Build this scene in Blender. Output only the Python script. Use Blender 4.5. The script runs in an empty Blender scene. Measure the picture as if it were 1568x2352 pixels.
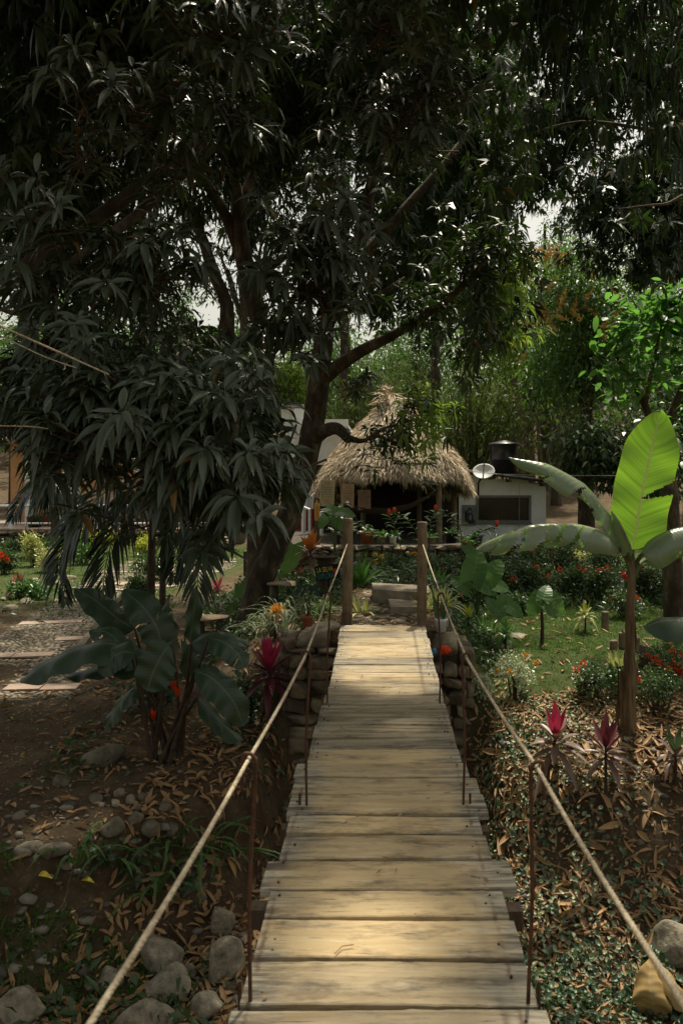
import bpy, bmesh, math, random
import numpy as np
from mathutils import Vector

# ------------------------------------------------------------------ camera, sky, sun, exposure
sc = bpy.context.scene
EYE, F = 1.6, 1829.0                    # eye height (m), focal length in photo pixels (1568 wide)
VX, VY = 878.0, 1090.0                  # vanishing point of the bridge
cam_d = bpy.data.cameras.new("camera"); cam = bpy.data.objects.new("camera", cam_d)
sc.collection.objects.link(cam); sc.camera = cam
cam.location = (0, 0, EYE); cam.rotation_euler = (math.radians(90), 0, 0)
cam_d.sensor_width = 36.0; cam_d.sensor_fit = 'AUTO'; cam_d.lens = 28.0
cam_d.shift_x = -(VX - 784) / 2352; cam_d.shift_y = (VY - 1176) / 2352
cam_d.clip_start = 0.05; cam_d.clip_end = 2000
cam_d.dof.use_dof = True; cam_d.dof.focus_distance = 9.5; cam_d.dof.aperture_fstop = 5.0
SUN_EL, SUN_AZ = math.radians(66), math.radians(18)
SV = np.array([math.sin(SUN_AZ) * math.cos(SUN_EL), math.cos(SUN_AZ) * math.cos(SUN_EL), math.sin(SUN_EL)])
world = bpy.data.worlds.new("World"); sc.world = world; world.use_nodes = True
wn = world.node_tree; wn.nodes.clear()
sky = wn.nodes.new('ShaderNodeTexSky'); sky.sky_type = 'NISHITA'; sky.sun_disc = False
sky.sun_elevation = SUN_EL; sky.sun_rotation = SUN_AZ; sky.air_density = 1.3; sky.dust_density = 4.0; sky.ozone_density = 1.0
bg = wn.nodes.new('ShaderNodeBackground'); bg.inputs['Strength'].default_value = 0.12
wo = wn.nodes.new('ShaderNodeOutputWorld')
hs = wn.nodes.new('ShaderNodeHueSaturation'); hs.inputs['Saturation'].default_value = .35; wn.links.new(sky.outputs[0], hs.inputs['Color']); tint = wn.nodes.new('ShaderNodeMix'); tint.data_type = 'RGBA'; tint.blend_type = 'MULTIPLY'; tint.inputs[0].default_value = 1; tint.inputs[7].default_value = (1.07, 1.0, .85, 1); wn.links.new(hs.outputs[0], tint.inputs[6]); wn.links.new(tint.outputs[2], bg.inputs[0]); wn.links.new(bg.outputs[0], wo.inputs[0])
sun_d = bpy.data.lights.new("sun", 'SUN'); sun_d.energy = 5.0; sun_d.angle = math.radians(2.2); sun_d.color = (1.0, 0.91, 0.75)
sun = bpy.data.objects.new("sun", sun_d); sc.collection.objects.link(sun)
sun.rotation_euler = Vector(SV).to_track_quat('Z', 'Y').to_euler(); sun.location = (6, 20, 30)
vs = sc.view_settings; vs.view_transform = 'Standard'; vs.look = 'None'; vs.gamma = 1.0; vs.exposure = 0.25
cy = sc.cycles
cy.max_bounces = 6; cy.diffuse_bounces = 3; cy.glossy_bounces = 2; cy.transmission_bounces = 4; cy.transparent_max_bounces = 4
cy.use_denoising = True; cy.caustics_reflective = False; cy.caustics_refractive = False

R = np.random.default_rng(7); random.seed(7)
Z3 = np.array([0, 0, 1.0])

# ------------------------------------------------------------------ helpers: points, terrain
def P(px, py, D):
    return np.array([(px - VX) / F * D, D, EYE - (py - VY) / F * D])
def unit(v):
    v = np.asarray(v, float); return v / np.maximum(np.linalg.norm(v, axis=-1, keepdims=True), 1e-9)
def sstep(a, b, x):
    t = np.clip((x - a) / (b - a), 0, 1); return t * t * (3 - 2 * t)
_nk = R.normal(size=(14, 2)) * np.array([[.35], [.5], [.8], [1.2], [1.7], [2.3], [3.1], [4.2], [5.5], [7], [.25], [1], [2], [3.6]]); _np = R.uniform(0, 6.28, 14)
def bumps(x, y):
    s = 0
    for (a, b), p in zip(_nk, _np):
        s = s + np.sin(a * x + b * y + p) / (1.2 + math.hypot(a, b))
    return s / 5
def gz(x, y):
    x = np.asarray(x, float); y = np.asarray(y, float)
    ye = np.interp(x, [-50, -2.9, -2.0, -1.25, -.95, .9, 1.15, 2, 3, 50], [5.6, 5.6, 6.2, 7.0, 8.45, 8.45, 7.6, 7.1, 7.0, 7.0])
    d = y - ye
    zl = np.interp(d, [-8.5, -7.4, -6, -5, -.75, -.08, .02, .5, 3.4, 7, 60], [-.12, -.9, -1.9, -2.05, -1.95, -1.5, -1.17, -1.1, -.97, -.9, -.9])
    zr = np.interp(d, [-9.8, -8.8, -7.4, -6, -1.5, -.5, 0, .72, 1.5, 3, 7, 60], [-.12, -.9, -1.9, -2.15, -2.15, -1.75, -1.25, -.93, -.77, -.62, -.6, -.7])
    zm = np.interp(y, [-4, -2.2, -1.2, 1, 6, 8.3, 8.5, 8.6, 12, 14.5, 17, 60], [-.1, -.1, -.9, -2.0, -2.0, -1.8, -1.0, -.09, -.09, -.3, -.72, -.8])
    w = sstep(-1.2, 1.2, x); z = zl * (1 - w) + zr * w
    lft = 1.25 + 1.15 * sstep(8.55, 9.3, y); wm = np.where(x < .05, 1 - np.clip((.05 - x - .65) / (lft - .65), 0, 1) ** 1.3, 1 - sstep(.65, 1.25, x - .05)); wm = np.clip(wm, 0, 1); z = z * (1 - wm) + zm * wm
    hill = np.interp(y, [27, 36, 60, 110, 400], [0, .6, 4, 14, 30]) + np.interp(x, [4, 8, 20, 60], [0, .25, 1.0, 4]) * sstep(14, 26, y)
    z = z + hill + bumps(x, y) * .10 * np.clip(1 - wm * .85, 0, 1) + bumps(x * 3.1 + 5, y * 3.1) * .035 * (1 - .8 * wm)
    return z
def hit(px, py):
    for D in np.arange(2.0, 70, .03):
        p = P(px, py, D)
        if p[2] <= gz(p[0], p[1]): return p
    return P(px, py, 70)
def G(x, y): return np.array([x, y, float(gz(x, y))])

# ------------------------------------------------------------------ mesh builder
class Geo:
    def __init__(s): s.v = []; s.f = []; s.n = 0; s.lv = []; s.has = False
    def add(s, v, f, m=0, lv=None):
        v = np.asarray(v, float).reshape(-1, 3); f = np.asarray(f, int)
        if len(v) == 0: return
        s.v.append(v); s.f.append((f + s.n, m)); s.n += len(v)
        if lv is not None: s.has = True
        s.lv.append(np.zeros((len(v), 3)) if lv is None else np.asarray(lv, float).reshape(-1, 3))
    def mesh(s, name, mats, org=(0, 0, 0), smooth=True):
        me = bpy.data.meshes.new(name)
        v = np.concatenate(s.v) - np.asarray(org, float)
        me.vertices.add(len(v)); me.vertices.foreach_set('co', v.astype(np.float32).ravel())
        loops = np.concatenate([f.ravel() for f, m in s.f])
        tot = np.concatenate([np.full(len(f), f.shape[1]) for f, m in s.f])
        mi = np.concatenate([np.full(len(f), m) for f, m in s.f])
        me.loops.add(len(loops)); me.loops.foreach_set('vertex_index', loops.astype(np.int32))
        me.polygons.add(len(tot))
        st = np.concatenate([[0], np.cumsum(tot)[:-1]])
        me.polygons.foreach_set('loop_start', st.astype(np.int32))
        me.polygons.foreach_set('material_index', mi.astype(np.int32))
        me.polygons.foreach_set('use_smooth', np.full(len(tot), bool(smooth)))
        if s.has:
            a = me.attributes.new('lv', 'FLOAT_VECTOR', 'POINT'); a.data.foreach_set('vector', np.concatenate(s.lv).astype(np.float32).ravel())
        for m in (mats if isinstance(mats, (list, tuple)) else [mats]): me.materials.append(m)
        me.update(calc_edges=True); me.validate()
        return me
ORG = {}
def props(o, label=None, cat=None, group=None, kind=None):
    if label: o['label'] = label
    if cat: o['category'] = cat
    if group: o['group'] = group
    if kind: o['kind'] = kind
    return o
def thing(name, label, cat, loc, group=None):
    o = bpy.data.objects.new(name, None); sc.collection.objects.link(o); o.empty_display_size = .1
    o.location = tuple(float(a) for a in loc); ORG[o.name] = np.asarray(loc, float)
    return props(o, label, cat, group)
def part(g, name, mats, parent, smooth=True, label=None):
    org = ORG[parent.name]
    o = bpy.data.objects.new(name, g.mesh(name, mats, org, smooth)); sc.collection.objects.link(o)
    o.parent = parent; ORG[o.name] = org
    if label: o['label'] = label
    return o
def solo(g, name, mats, label, cat, loc, group=None, kind=None, smooth=True):
    o = bpy.data.objects.new(name, g.mesh(name, mats, loc, smooth)); sc.collection.objects.link(o)
    o.location = tuple(float(a) for a in loc); ORG[o.name] = np.asarray(loc, float)
    return props(o, label, cat, group, kind)
def structure(g, name, mats, kind='structure', smooth=True, label=None):
    o = bpy.data.objects.new(name, g.mesh(name, mats, (0, 0, 0), smooth)); sc.collection.objects.link(o)
    o['kind'] = kind
    if label: o['label'] = label
    return o

# ------------------------------------------------------------------ shapes
BF = np.array([[0, 3, 2, 1], [4, 5, 6, 7], [0, 1, 5, 4], [1, 2, 6, 5], [2, 3, 7, 6], [3, 0, 4, 7]])
def box(g, lo, hi, m=0, rz=0, about=None):
    (a, b, c), (d, e, f) = lo, hi
    v = np.array([[a, b, c], [d, b, c], [d, e, c], [a, e, c], [a, b, f], [d, b, f], [d, e, f], [a, e, f]], float)
    if rz:
        o = np.array(about if about is not None else (np.asarray(lo) + np.asarray(hi)) / 2); cs, sn = math.cos(rz), math.sin(rz)
        w = v - o; v = np.stack([w[:, 0] * cs - w[:, 1] * sn, w[:, 0] * sn + w[:, 1] * cs, w[:, 2]], 1) + o
    g.add(v, BF, m)
def obox(g, c, ax, ay, az, m=0):
    c, ax, ay, az = (np.asarray(t, float) for t in (c, ax, ay, az)); s = np.array([[-1, -1, -1], [1, -1, -1], [1, 1, -1], [-1, 1, -1], [-1, -1, 1], [1, -1, 1], [1, 1, 1], [-1, 1, 1]])
    g.add(c + s[:, :1] * ax + s[:, 1:2] * ay + s[:, 2:] * az, BF, m)
def smooth_path(p, r, k=4):
    p = np.asarray(p, float); r = np.asarray(r, float); n = len(p)
    if n < 3: return p, r
    P0 = np.vstack([2 * p[0] - p[1], p, 2 * p[-1] - p[-2]]); out = []; rr = []
    for i in range(n - 1):
        a, b, c, d = P0[i], P0[i + 1], P0[i + 2], P0[i + 3]
        for t in np.arange(k) / k:
            out.append(.5 * (2 * b + (c - a) * t + (2 * a - 5 * b + 4 * c - d) * t * t + (3 * b - a - 3 * c + d) * t ** 3)); rr.append(r[i] * (1 - t) + r[i + 1] * t)
    out.append(p[-1]); rr.append(r[-1]); return np.array(out), np.array(rr)
def tube(g, path, rad, n=8, m=0, rough=0, k=4, cap=True):
    p = np.asarray(path, float); r = np.full(len(p), rad) if np.isscalar(rad) else np.asarray(rad, float)
    if k > 1: p, r = smooth_path(p, r, k)
    t = unit(np.gradient(p, axis=0)); a = np.array([1, 0, 0.]) if abs(t[0, 0]) < .8 else np.array([0, 1, 0.])
    N = []; u = unit(np.cross(t[0], a))
    for i in range(len(p)):
        u = unit(u - t[i] * np.dot(u, t[i])); N.append(u)
    N = np.array(N); B = np.cross(t, N); th = np.arange(n) * 2 * np.pi / n
    rr = r[:, None] * (1 + rough * R.normal(size=(len(p), n)) * .5)
    v = p[:, None] + rr[..., None] * (np.cos(th)[None, :, None] * N[:, None] + np.sin(th)[None, :, None] * B[:, None])
    i = np.arange(len(p) - 1)[:, None] * n; j = np.arange(n)[None]; j2 = (j + 1) % n
    f = np.stack([i + j, i + j2, i + n + j2, i + n + j], -1).reshape(-1, 4)
    g.add(v.reshape(-1, 3), f, m)
    if cap:
        c = np.arange(n)
        g.add(v[0], c[None, ::-1], m); g.add(v[-1], c[None], m)
def lathe(g, c, prof, n=24, m=0, sx=1, sy=1):
    c = np.asarray(c, float); prof = np.asarray(prof, float); th = np.arange(n) * 2 * np.pi / n
    v = np.stack([prof[:, None, 0] * np.cos(th) * sx, prof[:, None, 0] * np.sin(th) * sy, np.repeat(prof[:, 1:2], n, 1)], -1) + c
    i = np.arange(len(prof) - 1)[:, None] * n; j = np.arange(n)[None]; j2 = (j + 1) % n
    g.add(v.reshape(-1, 3), np.stack([i + j, i + j2, i + n + j2, i + n + j], -1).reshape(-1, 4), m)
def ico(sub):
    bm = bmesh.new(); bmesh.ops.create_icosphere(bm, subdivisions=sub, radius=1)
    v = np.array([x.co[:] for x in bm.verts]); f = np.array([[q.index for q in y.verts] for y in bm.faces]); bm.free(); return v, f
ICO = {k: ico(k) for k in (1, 2, 3, 4)}
def rock(g, c, s, sub=3, cuts=9, m=0, rz=None, soft=.75):
    v, f = ICO[sub]; v = v.copy()
    for _ in range(cuts):
        d = unit(R.normal(size=3)); cc = R.uniform(.42, .85); k = np.maximum(0, v @ d - cc); v = v - d * k[:, None] * soft
    if sub >= 3:
        for _ in range(10):
            d = R.normal(size=3) * 3.5; v = v * (1 + .018 * np.sin(v @ d + R.uniform(0, 6))[:, None])
    a = R.uniform(0, 6.28) if rz is None else rz; v = v * np.asarray(s, float)
    v = np.stack([v[:, 0] * math.cos(a) - v[:, 1] * math.sin(a), v[:, 0] * math.sin(a) + v[:, 1] * math.cos(a), v[:, 2]], 1)
    g.add(v + np.asarray(c, float), f, m)
def cubesphere(nn=5, p=6.0):
    bm = bmesh.new(); bmesh.ops.create_cube(bm, size=2); bmesh.ops.subdivide_edges(bm, edges=bm.edges[:], cuts=nn, use_grid_fill=True)
    v = np.array([x.co[:] for x in bm.verts]); f = np.array([[q.index for q in y.verts] for y in bm.faces]); bm.free()
    return v / (np.sum(np.abs(v) ** p, 1) ** (1 / p))[:, None], f
CS = cubesphere()
def block(g, c, s, ax=(1, 0, 0), m=0, jit=.06):
    """rounded, worn stone block; ax = horizontal direction of its length"""
    v, f = CS; v = v.copy()
    for _ in range(5):
        d = unit(R.normal(size=3)); cc = R.uniform(.6, 1.0); v = v - d * (np.maximum(0, v @ d - cc) * .95)[:, None]
    for _ in range(6): v = v * (1 + jit * .4 * np.sin(v @ (R.normal(size=3) * 3) + R.uniform(0, 6))[:, None])
    ax = unit(np.array([ax[0], ax[1], 0.])); ay = np.array([-ax[1], ax[0], 0])
    v = v * np.asarray(s, float); v = v[:, :1] * ax + v[:, 1:2] * ay + v[:, 2:] * Z3
    g.add(v + np.asarray(c, float), f, m)

def blades(g, base, d, nrm, L, W, droop=0., segs=3, fold=.15, prof='lance', m=0, curl=0.):
    """many leaf blades at once; each one is its own island"""
    base = np.asarray(base, float).reshape(-1, 3); N = max(len(base), len(np.asarray(d).reshape(-1, 3)))
    if len(base) == 0: return
    base = np.broadcast_to(base, (N, 3))
    d = unit(np.broadcast_to(d, (N, 3))); nrm = np.broadcast_to(nrm, (N, 3))
    L = np.broadcast_to(L, (N,)); W = np.broadcast_to(W, (N,)); dr = np.broadcast_to(droop, (N,))
    side = unit(np.cross(d, nrm) + 1e-6); up = np.cross(side, d)
    def cen(t): return base + d * (L * t * (1 - .35 * np.minimum(dr, 1.2) * t))[:, None] - Z3 * (dr * L * t * t)[:, None] + up * (curl * L * math.sin(math.pi * t))[:, None]
    def wid(t):
        if prof == 'lance': return math.sin(math.pi * t ** .8) ** .9
        if prof == 'oval': return math.sin(math.pi * t ** .85) ** .6
        if prof == 'strap': return min(1, .45 + 3 * t) * (1 - t ** 3.5)
        return math.sin(math.pi * t)
    if segs == 1:
        c = cen(.42); w = W[:, None] * .5
        v = np.stack([base, c + side * w, cen(1), c - side * w], 1); o = np.arange(N)[:, None] * 4
        g.add(v, o + np.array([0, 1, 2, 3]), m); return
    ts = np.linspace(0, 1, segs + 1)[1:-1]; cols = [base]
    for t in ts:
        c = cen(t); w = (W * .5 * wid(t))[:, None]; cols += [c + side * w, c - up * (fold * 2) * w, c - side * w]
    cols.append(cen(1.0)); K = len(cols); v = np.stack(cols, 1); o = np.arange(N)[:, None] * K
    tri = [[0, 1, 2], [0, 2, 3], [K - 4, K - 1, K - 3], [K - 3, K - 1, K - 2]]; quad = []
    for s in range(len(ts) - 1):
        a = 1 + 3 * s; quad += [[a, a + 3, a + 4, a + 1], [a + 1, a + 4, a + 5, a + 2]]
    n0 = g.n
    g.add(v, (o[:, None] + np.array(tri)[None]).reshape(-1, 3), m)
    if quad:
        g.f.append(((o[:, None] + np.array(quad)[None]).reshape(-1, 4) + n0, m))
def bigleaf(g, path, width, nrm, prof='paddle', nu=6, nv=22, hang=0., fold=.1, wav=.02, tears=(), m=0, notch=None, w2=None):
    """one large leaf; path = midrib points, hang = how far the halves hang down (1 = straight down)"""
    p, _ = smooth_path(path, np.zeros(len(path)), 8); s = np.concatenate([[0], np.cumsum(np.linalg.norm(np.diff(p, axis=0), axis=1))]); s /= s[-1]
    v = np.linspace(0, 1, nv + 1); c = np.stack([np.interp(v, s, p[:, i]) for i in range(3)], 1); t = unit(np.gradient(c, axis=0))
    nrm = np.asarray(nrm, float); side = unit(np.cross(t, nrm)); up = np.cross(side, t); Lg = np.linalg.norm(p[-1] - p[0])
    if prof == 'paddle': wv = np.minimum(1, (v / .16) ** .6) * (1 - np.maximum(0, (v - .55) / .45) ** 2.4) ** .75
    elif prof == 'heart': wv = np.sqrt(np.maximum(0, 1 - ((v - .36) / .64) ** 2)) * np.where(v < .36, 1, (1 - np.maximum(0, (v - .36) / .64) ** 1.5 * .35))
    else: wv = np.sin(np.pi * v ** .8)
    seg = {}
    for sd in (-1, 1):
        tv = sorted(q[1] for q in tears if q[0] == sd); seg[sd] = (np.array(tv), R.uniform(.72, 1.3, len(tv) + 1) if len(tv) > 1 else np.ones(len(tv) + 1))
    wv = wv * width * .5; ph = R.uniform(0, 6, 2); us = np.linspace(-1, 1, 2 * nu + 1); rows = []; lv = []
    for u in us:
        a = abs(u); sg = np.sign(u); sd_ = 1 if u >= 0 else -1; h = hang * a * seg[sd_][1][np.searchsorted(seg[sd_][0], v - a * .12)]
        out = side * (sg * wv * a * np.cos(h * 1.35))[:, None] - Z3 * (wv * a * np.sin(h * 1.35))[:, None] * (1 if hang else 0) + up * (fold * wv * a)[:, None]
        if prof == 'heart': out = out - t * (np.where(v < .3, (.3 - v) / .3, 0) * .28 * width * a)[:, None]
        ripple = wav * Lg * a * np.sin(v * 21 + ph[0 if sg < 0 else 1]) * np.minimum(1, v * 4)
        rows.append(c + out + up * ripple[:, None]); lv.append(np.stack([np.full(nv + 1, u), v, np.zeros(nv + 1)], 1))
    V = np.stack(rows, 1); nuu = len(us); fa = []
    for i in range(nv):
        for j in range(nuu - 1):
            um = (us[j] + us[j + 1]) / 2; vm = (v[i] + v[i + 1]) / 2
            if any(sd * um > 0 and abs(vm - tv - abs(um) * .12) < tw * abs(um) ** .7 for sd, tv, tw in tears): continue
            a = i * nuu + j; fa.append([a, a + 1, a + nuu + 1, a + nuu])
    g.add(V.reshape(-1, 3), np.array(fa), m, np.stack(lv, 1).reshape(-1, 3)); return c

# ------------------------------------------------------------------ materials
def nodes(name):
    m = bpy.data.materials.new(name); m.use_nodes = True; nt = m.node_tree; nt.nodes.clear()
    return m, nt, nt.nodes.new('ShaderNodeOutputMaterial')
def nd(nt, t, **kw):
    n = nt.nodes.new(t)
    for k, v in kw.items():
        if k in n.inputs: n.inputs[k].default_value = v
        else: setattr(n, k, v)
    return n
def mixc(nt, fac, a, b, bt='MIX'):
    n = nt.nodes.new('ShaderNodeMix'); n.data_type = 'RGBA'; n.blend_type = bt
    for s, x in ((0, fac), (6, a), (7, b)):
        if isinstance(x, (int, float)): n.inputs[s].default_value = x
        elif isinstance(x, tuple): n.inputs[s].default_value = x if len(x) == 4 else (*x, 1)
        else: nt.links.new(x, n.inputs[s])
    return n.outputs[2]
def ramp(nt, fac, stops):
    n = nt.nodes.new('ShaderNodeValToRGB'); nt.links.new(fac, n.inputs[0]); e = n.color_ramp.elements
    while len(e) < len(stops): e.new(.5)
    for q, (p, c) in zip(e, stops): q.position = p; q.color = (*c, 1) if len(c) == 3 else c
    return n.outputs[0]
def noise(nt, vec, scale, detail=5, rough=.6, dist=0.):
    n = nd(nt, 'ShaderNodeTexNoise', Scale=scale, Detail=detail, Roughness=rough, Distortion=dist)
    if vec is not None: nt.links.new(vec, n.inputs['Vector'])
    return n.outputs['Fac']
def mapping(nt, vec, scale):
    n = nt.nodes.new('ShaderNodeMapping'); n.inputs['Scale'].default_value = scale; nt.links.new(vec, n.inputs[0]); return n.outputs[0]
def bump(nt, h, st=.4, dist=.02):
    n = nd(nt, 'ShaderNodeBump', Strength=st, Distance=dist); nt.links.new(h, n.inputs['Height']); return n.outputs[0]
def leafmat(name, c1, c2, tr=(.2, .35, .05), trans=.3, rough=.42, spec=.5, old=None, oldf=.0):
    m, nt, out = nodes(name); geo = nt.nodes.new('ShaderNodeNewGeometry'); rnd = geo.outputs['Random Per Island']
    tc = nt.nodes.new('ShaderNodeTexCoord')
    col = mixc(nt, rnd, c1, c2)
    col = mixc(nt, mixc(nt, .6, (.3, .3, .3), noise(nt, tc.outputs['Object'], 6, 3)), col, tuple(x * 1.35 for x in c2))
    if old:
        q = nd(nt, 'ShaderNodeMath', operation='GREATER_THAN'); nt.links.new(rnd, q.inputs[0]); q.inputs[1].default_value = 1 - oldf
        col = mixc(nt, q.outputs[0], col, old)
    b = nd(nt, 'ShaderNodeBsdfPrincipled', Roughness=rough); b.inputs['Specular IOR Level'].default_value = spec
    nt.links.new(col, b.inputs['Base Color'])
    t = nt.nodes.new('ShaderNodeBsdfTranslucent'); nt.links.new(mixc(nt, rnd, tr, tuple(x * .6 for x in tr)), t.inputs[0])
    mx = nt.nodes.new('ShaderNodeMixShader'); mx.inputs[0].default_value = trans
    nt.links.new(b.outputs[0], mx.inputs[1]); nt.links.new(t.outputs[0], mx.inputs[2]); nt.links.new(mx.outputs[0], out.inputs[0]); return m
def bigleafmat(name, c1, c2, tr, trans=.4, rough=.35, rib=(.35, .42, .15), spec=.5, freq=150, edge=None, bst=.25):
    m, nt, out = nodes(name); at = nd(nt, 'ShaderNodeAttribute', attribute_name='lv'); sp = nt.nodes.new('ShaderNodeSeparateXYZ'); nt.links.new(at.outputs['Vector'], sp.inputs[0])
    ab = nd(nt, 'ShaderNodeMath', operation='ABSOLUTE'); nt.links.new(sp.outputs[0], ab.inputs[0])
    md = nd(nt, 'ShaderNodeMath', operation='MULTIPLY_ADD'); nt.links.new(ab.outputs[0], md.inputs[0]); md.inputs[1].default_value = -.12; nt.links.new(sp.outputs[1], md.inputs[2])
    ml = nd(nt, 'ShaderNodeMath', operation='MULTIPLY'); nt.links.new(md.outputs[0], ml.inputs[0]); ml.inputs[1].default_value = freq
    sn = nd(nt, 'ShaderNodeMath', operation='SINE'); nt.links.new(ml.outputs[0], sn.inputs[0])
    cb = nt.nodes.new('ShaderNodeCombineXYZ'); nt.links.new(md.outputs[0], cb.inputs[0])
    st = noise(nt, mapping(nt, cb.outputs[0], (26, 1, 1)), 1.0, 5, .7)
    col = mixc(nt, st, c1, c2); trc = mixc(nt, ramp(nt, st, [(.36, (0, 0, 0)), (.66, (1, 1, 1))]), tr, tuple(x * .42 for x in tr))
    gm = ramp(nt, ab.outputs[0], [(0, (1, 1, 1)), (.035, (1, 1, 1)), (.06, (0, 0, 0))])
    col = mixc(nt, gm, col, rib); trc = mixc(nt, gm, trc, tuple(x * .5 for x in rib))
    if edge:
        ge = ramp(nt, ab.outputs[0], [(.93, (0, 0, 0)), (.99, (1, 1, 1))]); col = mixc(nt, ge, col, edge)
    b = nd(nt, 'ShaderNodeBsdfPrincipled', Roughness=rough); b.inputs['Specular IOR Level'].default_value = spec; nt.links.new(col, b.inputs['Base Color'])
    nt.links.new(bump(nt, sn.outputs[0], bst, .004), b.inputs['Normal'])
    t = nt.nodes.new('ShaderNodeBsdfTranslucent'); nt.links.new(trc, t.inputs[0])
    mx = nt.nodes.new('ShaderNodeMixShader'); mx.inputs[0].default_value = trans
    nt.links.new(b.outputs[0], mx.inputs[1]); nt.links.new(t.outputs[0], mx.inputs[2]); nt.links.new(mx.outputs[0], out.inputs[0]); return m
def surf(name, stops, scale=4, detail=6, rough=.85, spec=.3, bst=.4, bdist=.02, stretch=(1, 1, 1), isl=.0, bscale=None, metal=0., nr=.6):
    """noise-coloured solid; isl = tone spread between separate pieces"""
    m, nt, out = nodes(name); tc = nt.nodes.new('ShaderNodeTexCoord'); v = mapping(nt, tc.outputs['Object'], stretch)
    geo = nt.nodes.new('ShaderNodeNewGeometry')
    if isl:
        cb = nt.nodes.new('ShaderNodeVectorMath'); cb.operation = 'ADD'; nt.links.new(v, cb.inputs[0])
        ml = nd(nt, 'ShaderNodeMath', operation='MULTIPLY'); nt.links.new(geo.outputs['Random Per Island'], ml.inputs[0]); ml.inputs[1].default_value = 37.
        nt.links.new(ml.outputs[0], cb.inputs[1]); v = cb.outputs[0]
    n1 = noise(nt, v, scale, detail, nr); col = ramp(nt, n1, stops)
    if isl:
        mr = nd(nt, 'ShaderNodeMapRange'); nt.links.new(geo.outputs['Random Per Island'], mr.inputs[0]); mr.inputs[3].default_value = 1 - isl; mr.inputs[4].default_value = 1 + isl
        col = mixc(nt, 1., col, mr.outputs[0], 'MULTIPLY')
    b = nd(nt, 'ShaderNodeBsdfPrincipled', Roughness=rough, Metallic=metal); b.inputs['Specular IOR Level'].default_value = spec
    nt.links.new(col, b.inputs['Base Color'])
    if bst: nt.links.new(bump(nt, noise(nt, v, bscale or scale * 3, 6, .65), bst, bdist), b.inputs['Normal'])
    nt.links.new(b.outputs[0], out.inputs[0]); return m
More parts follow.
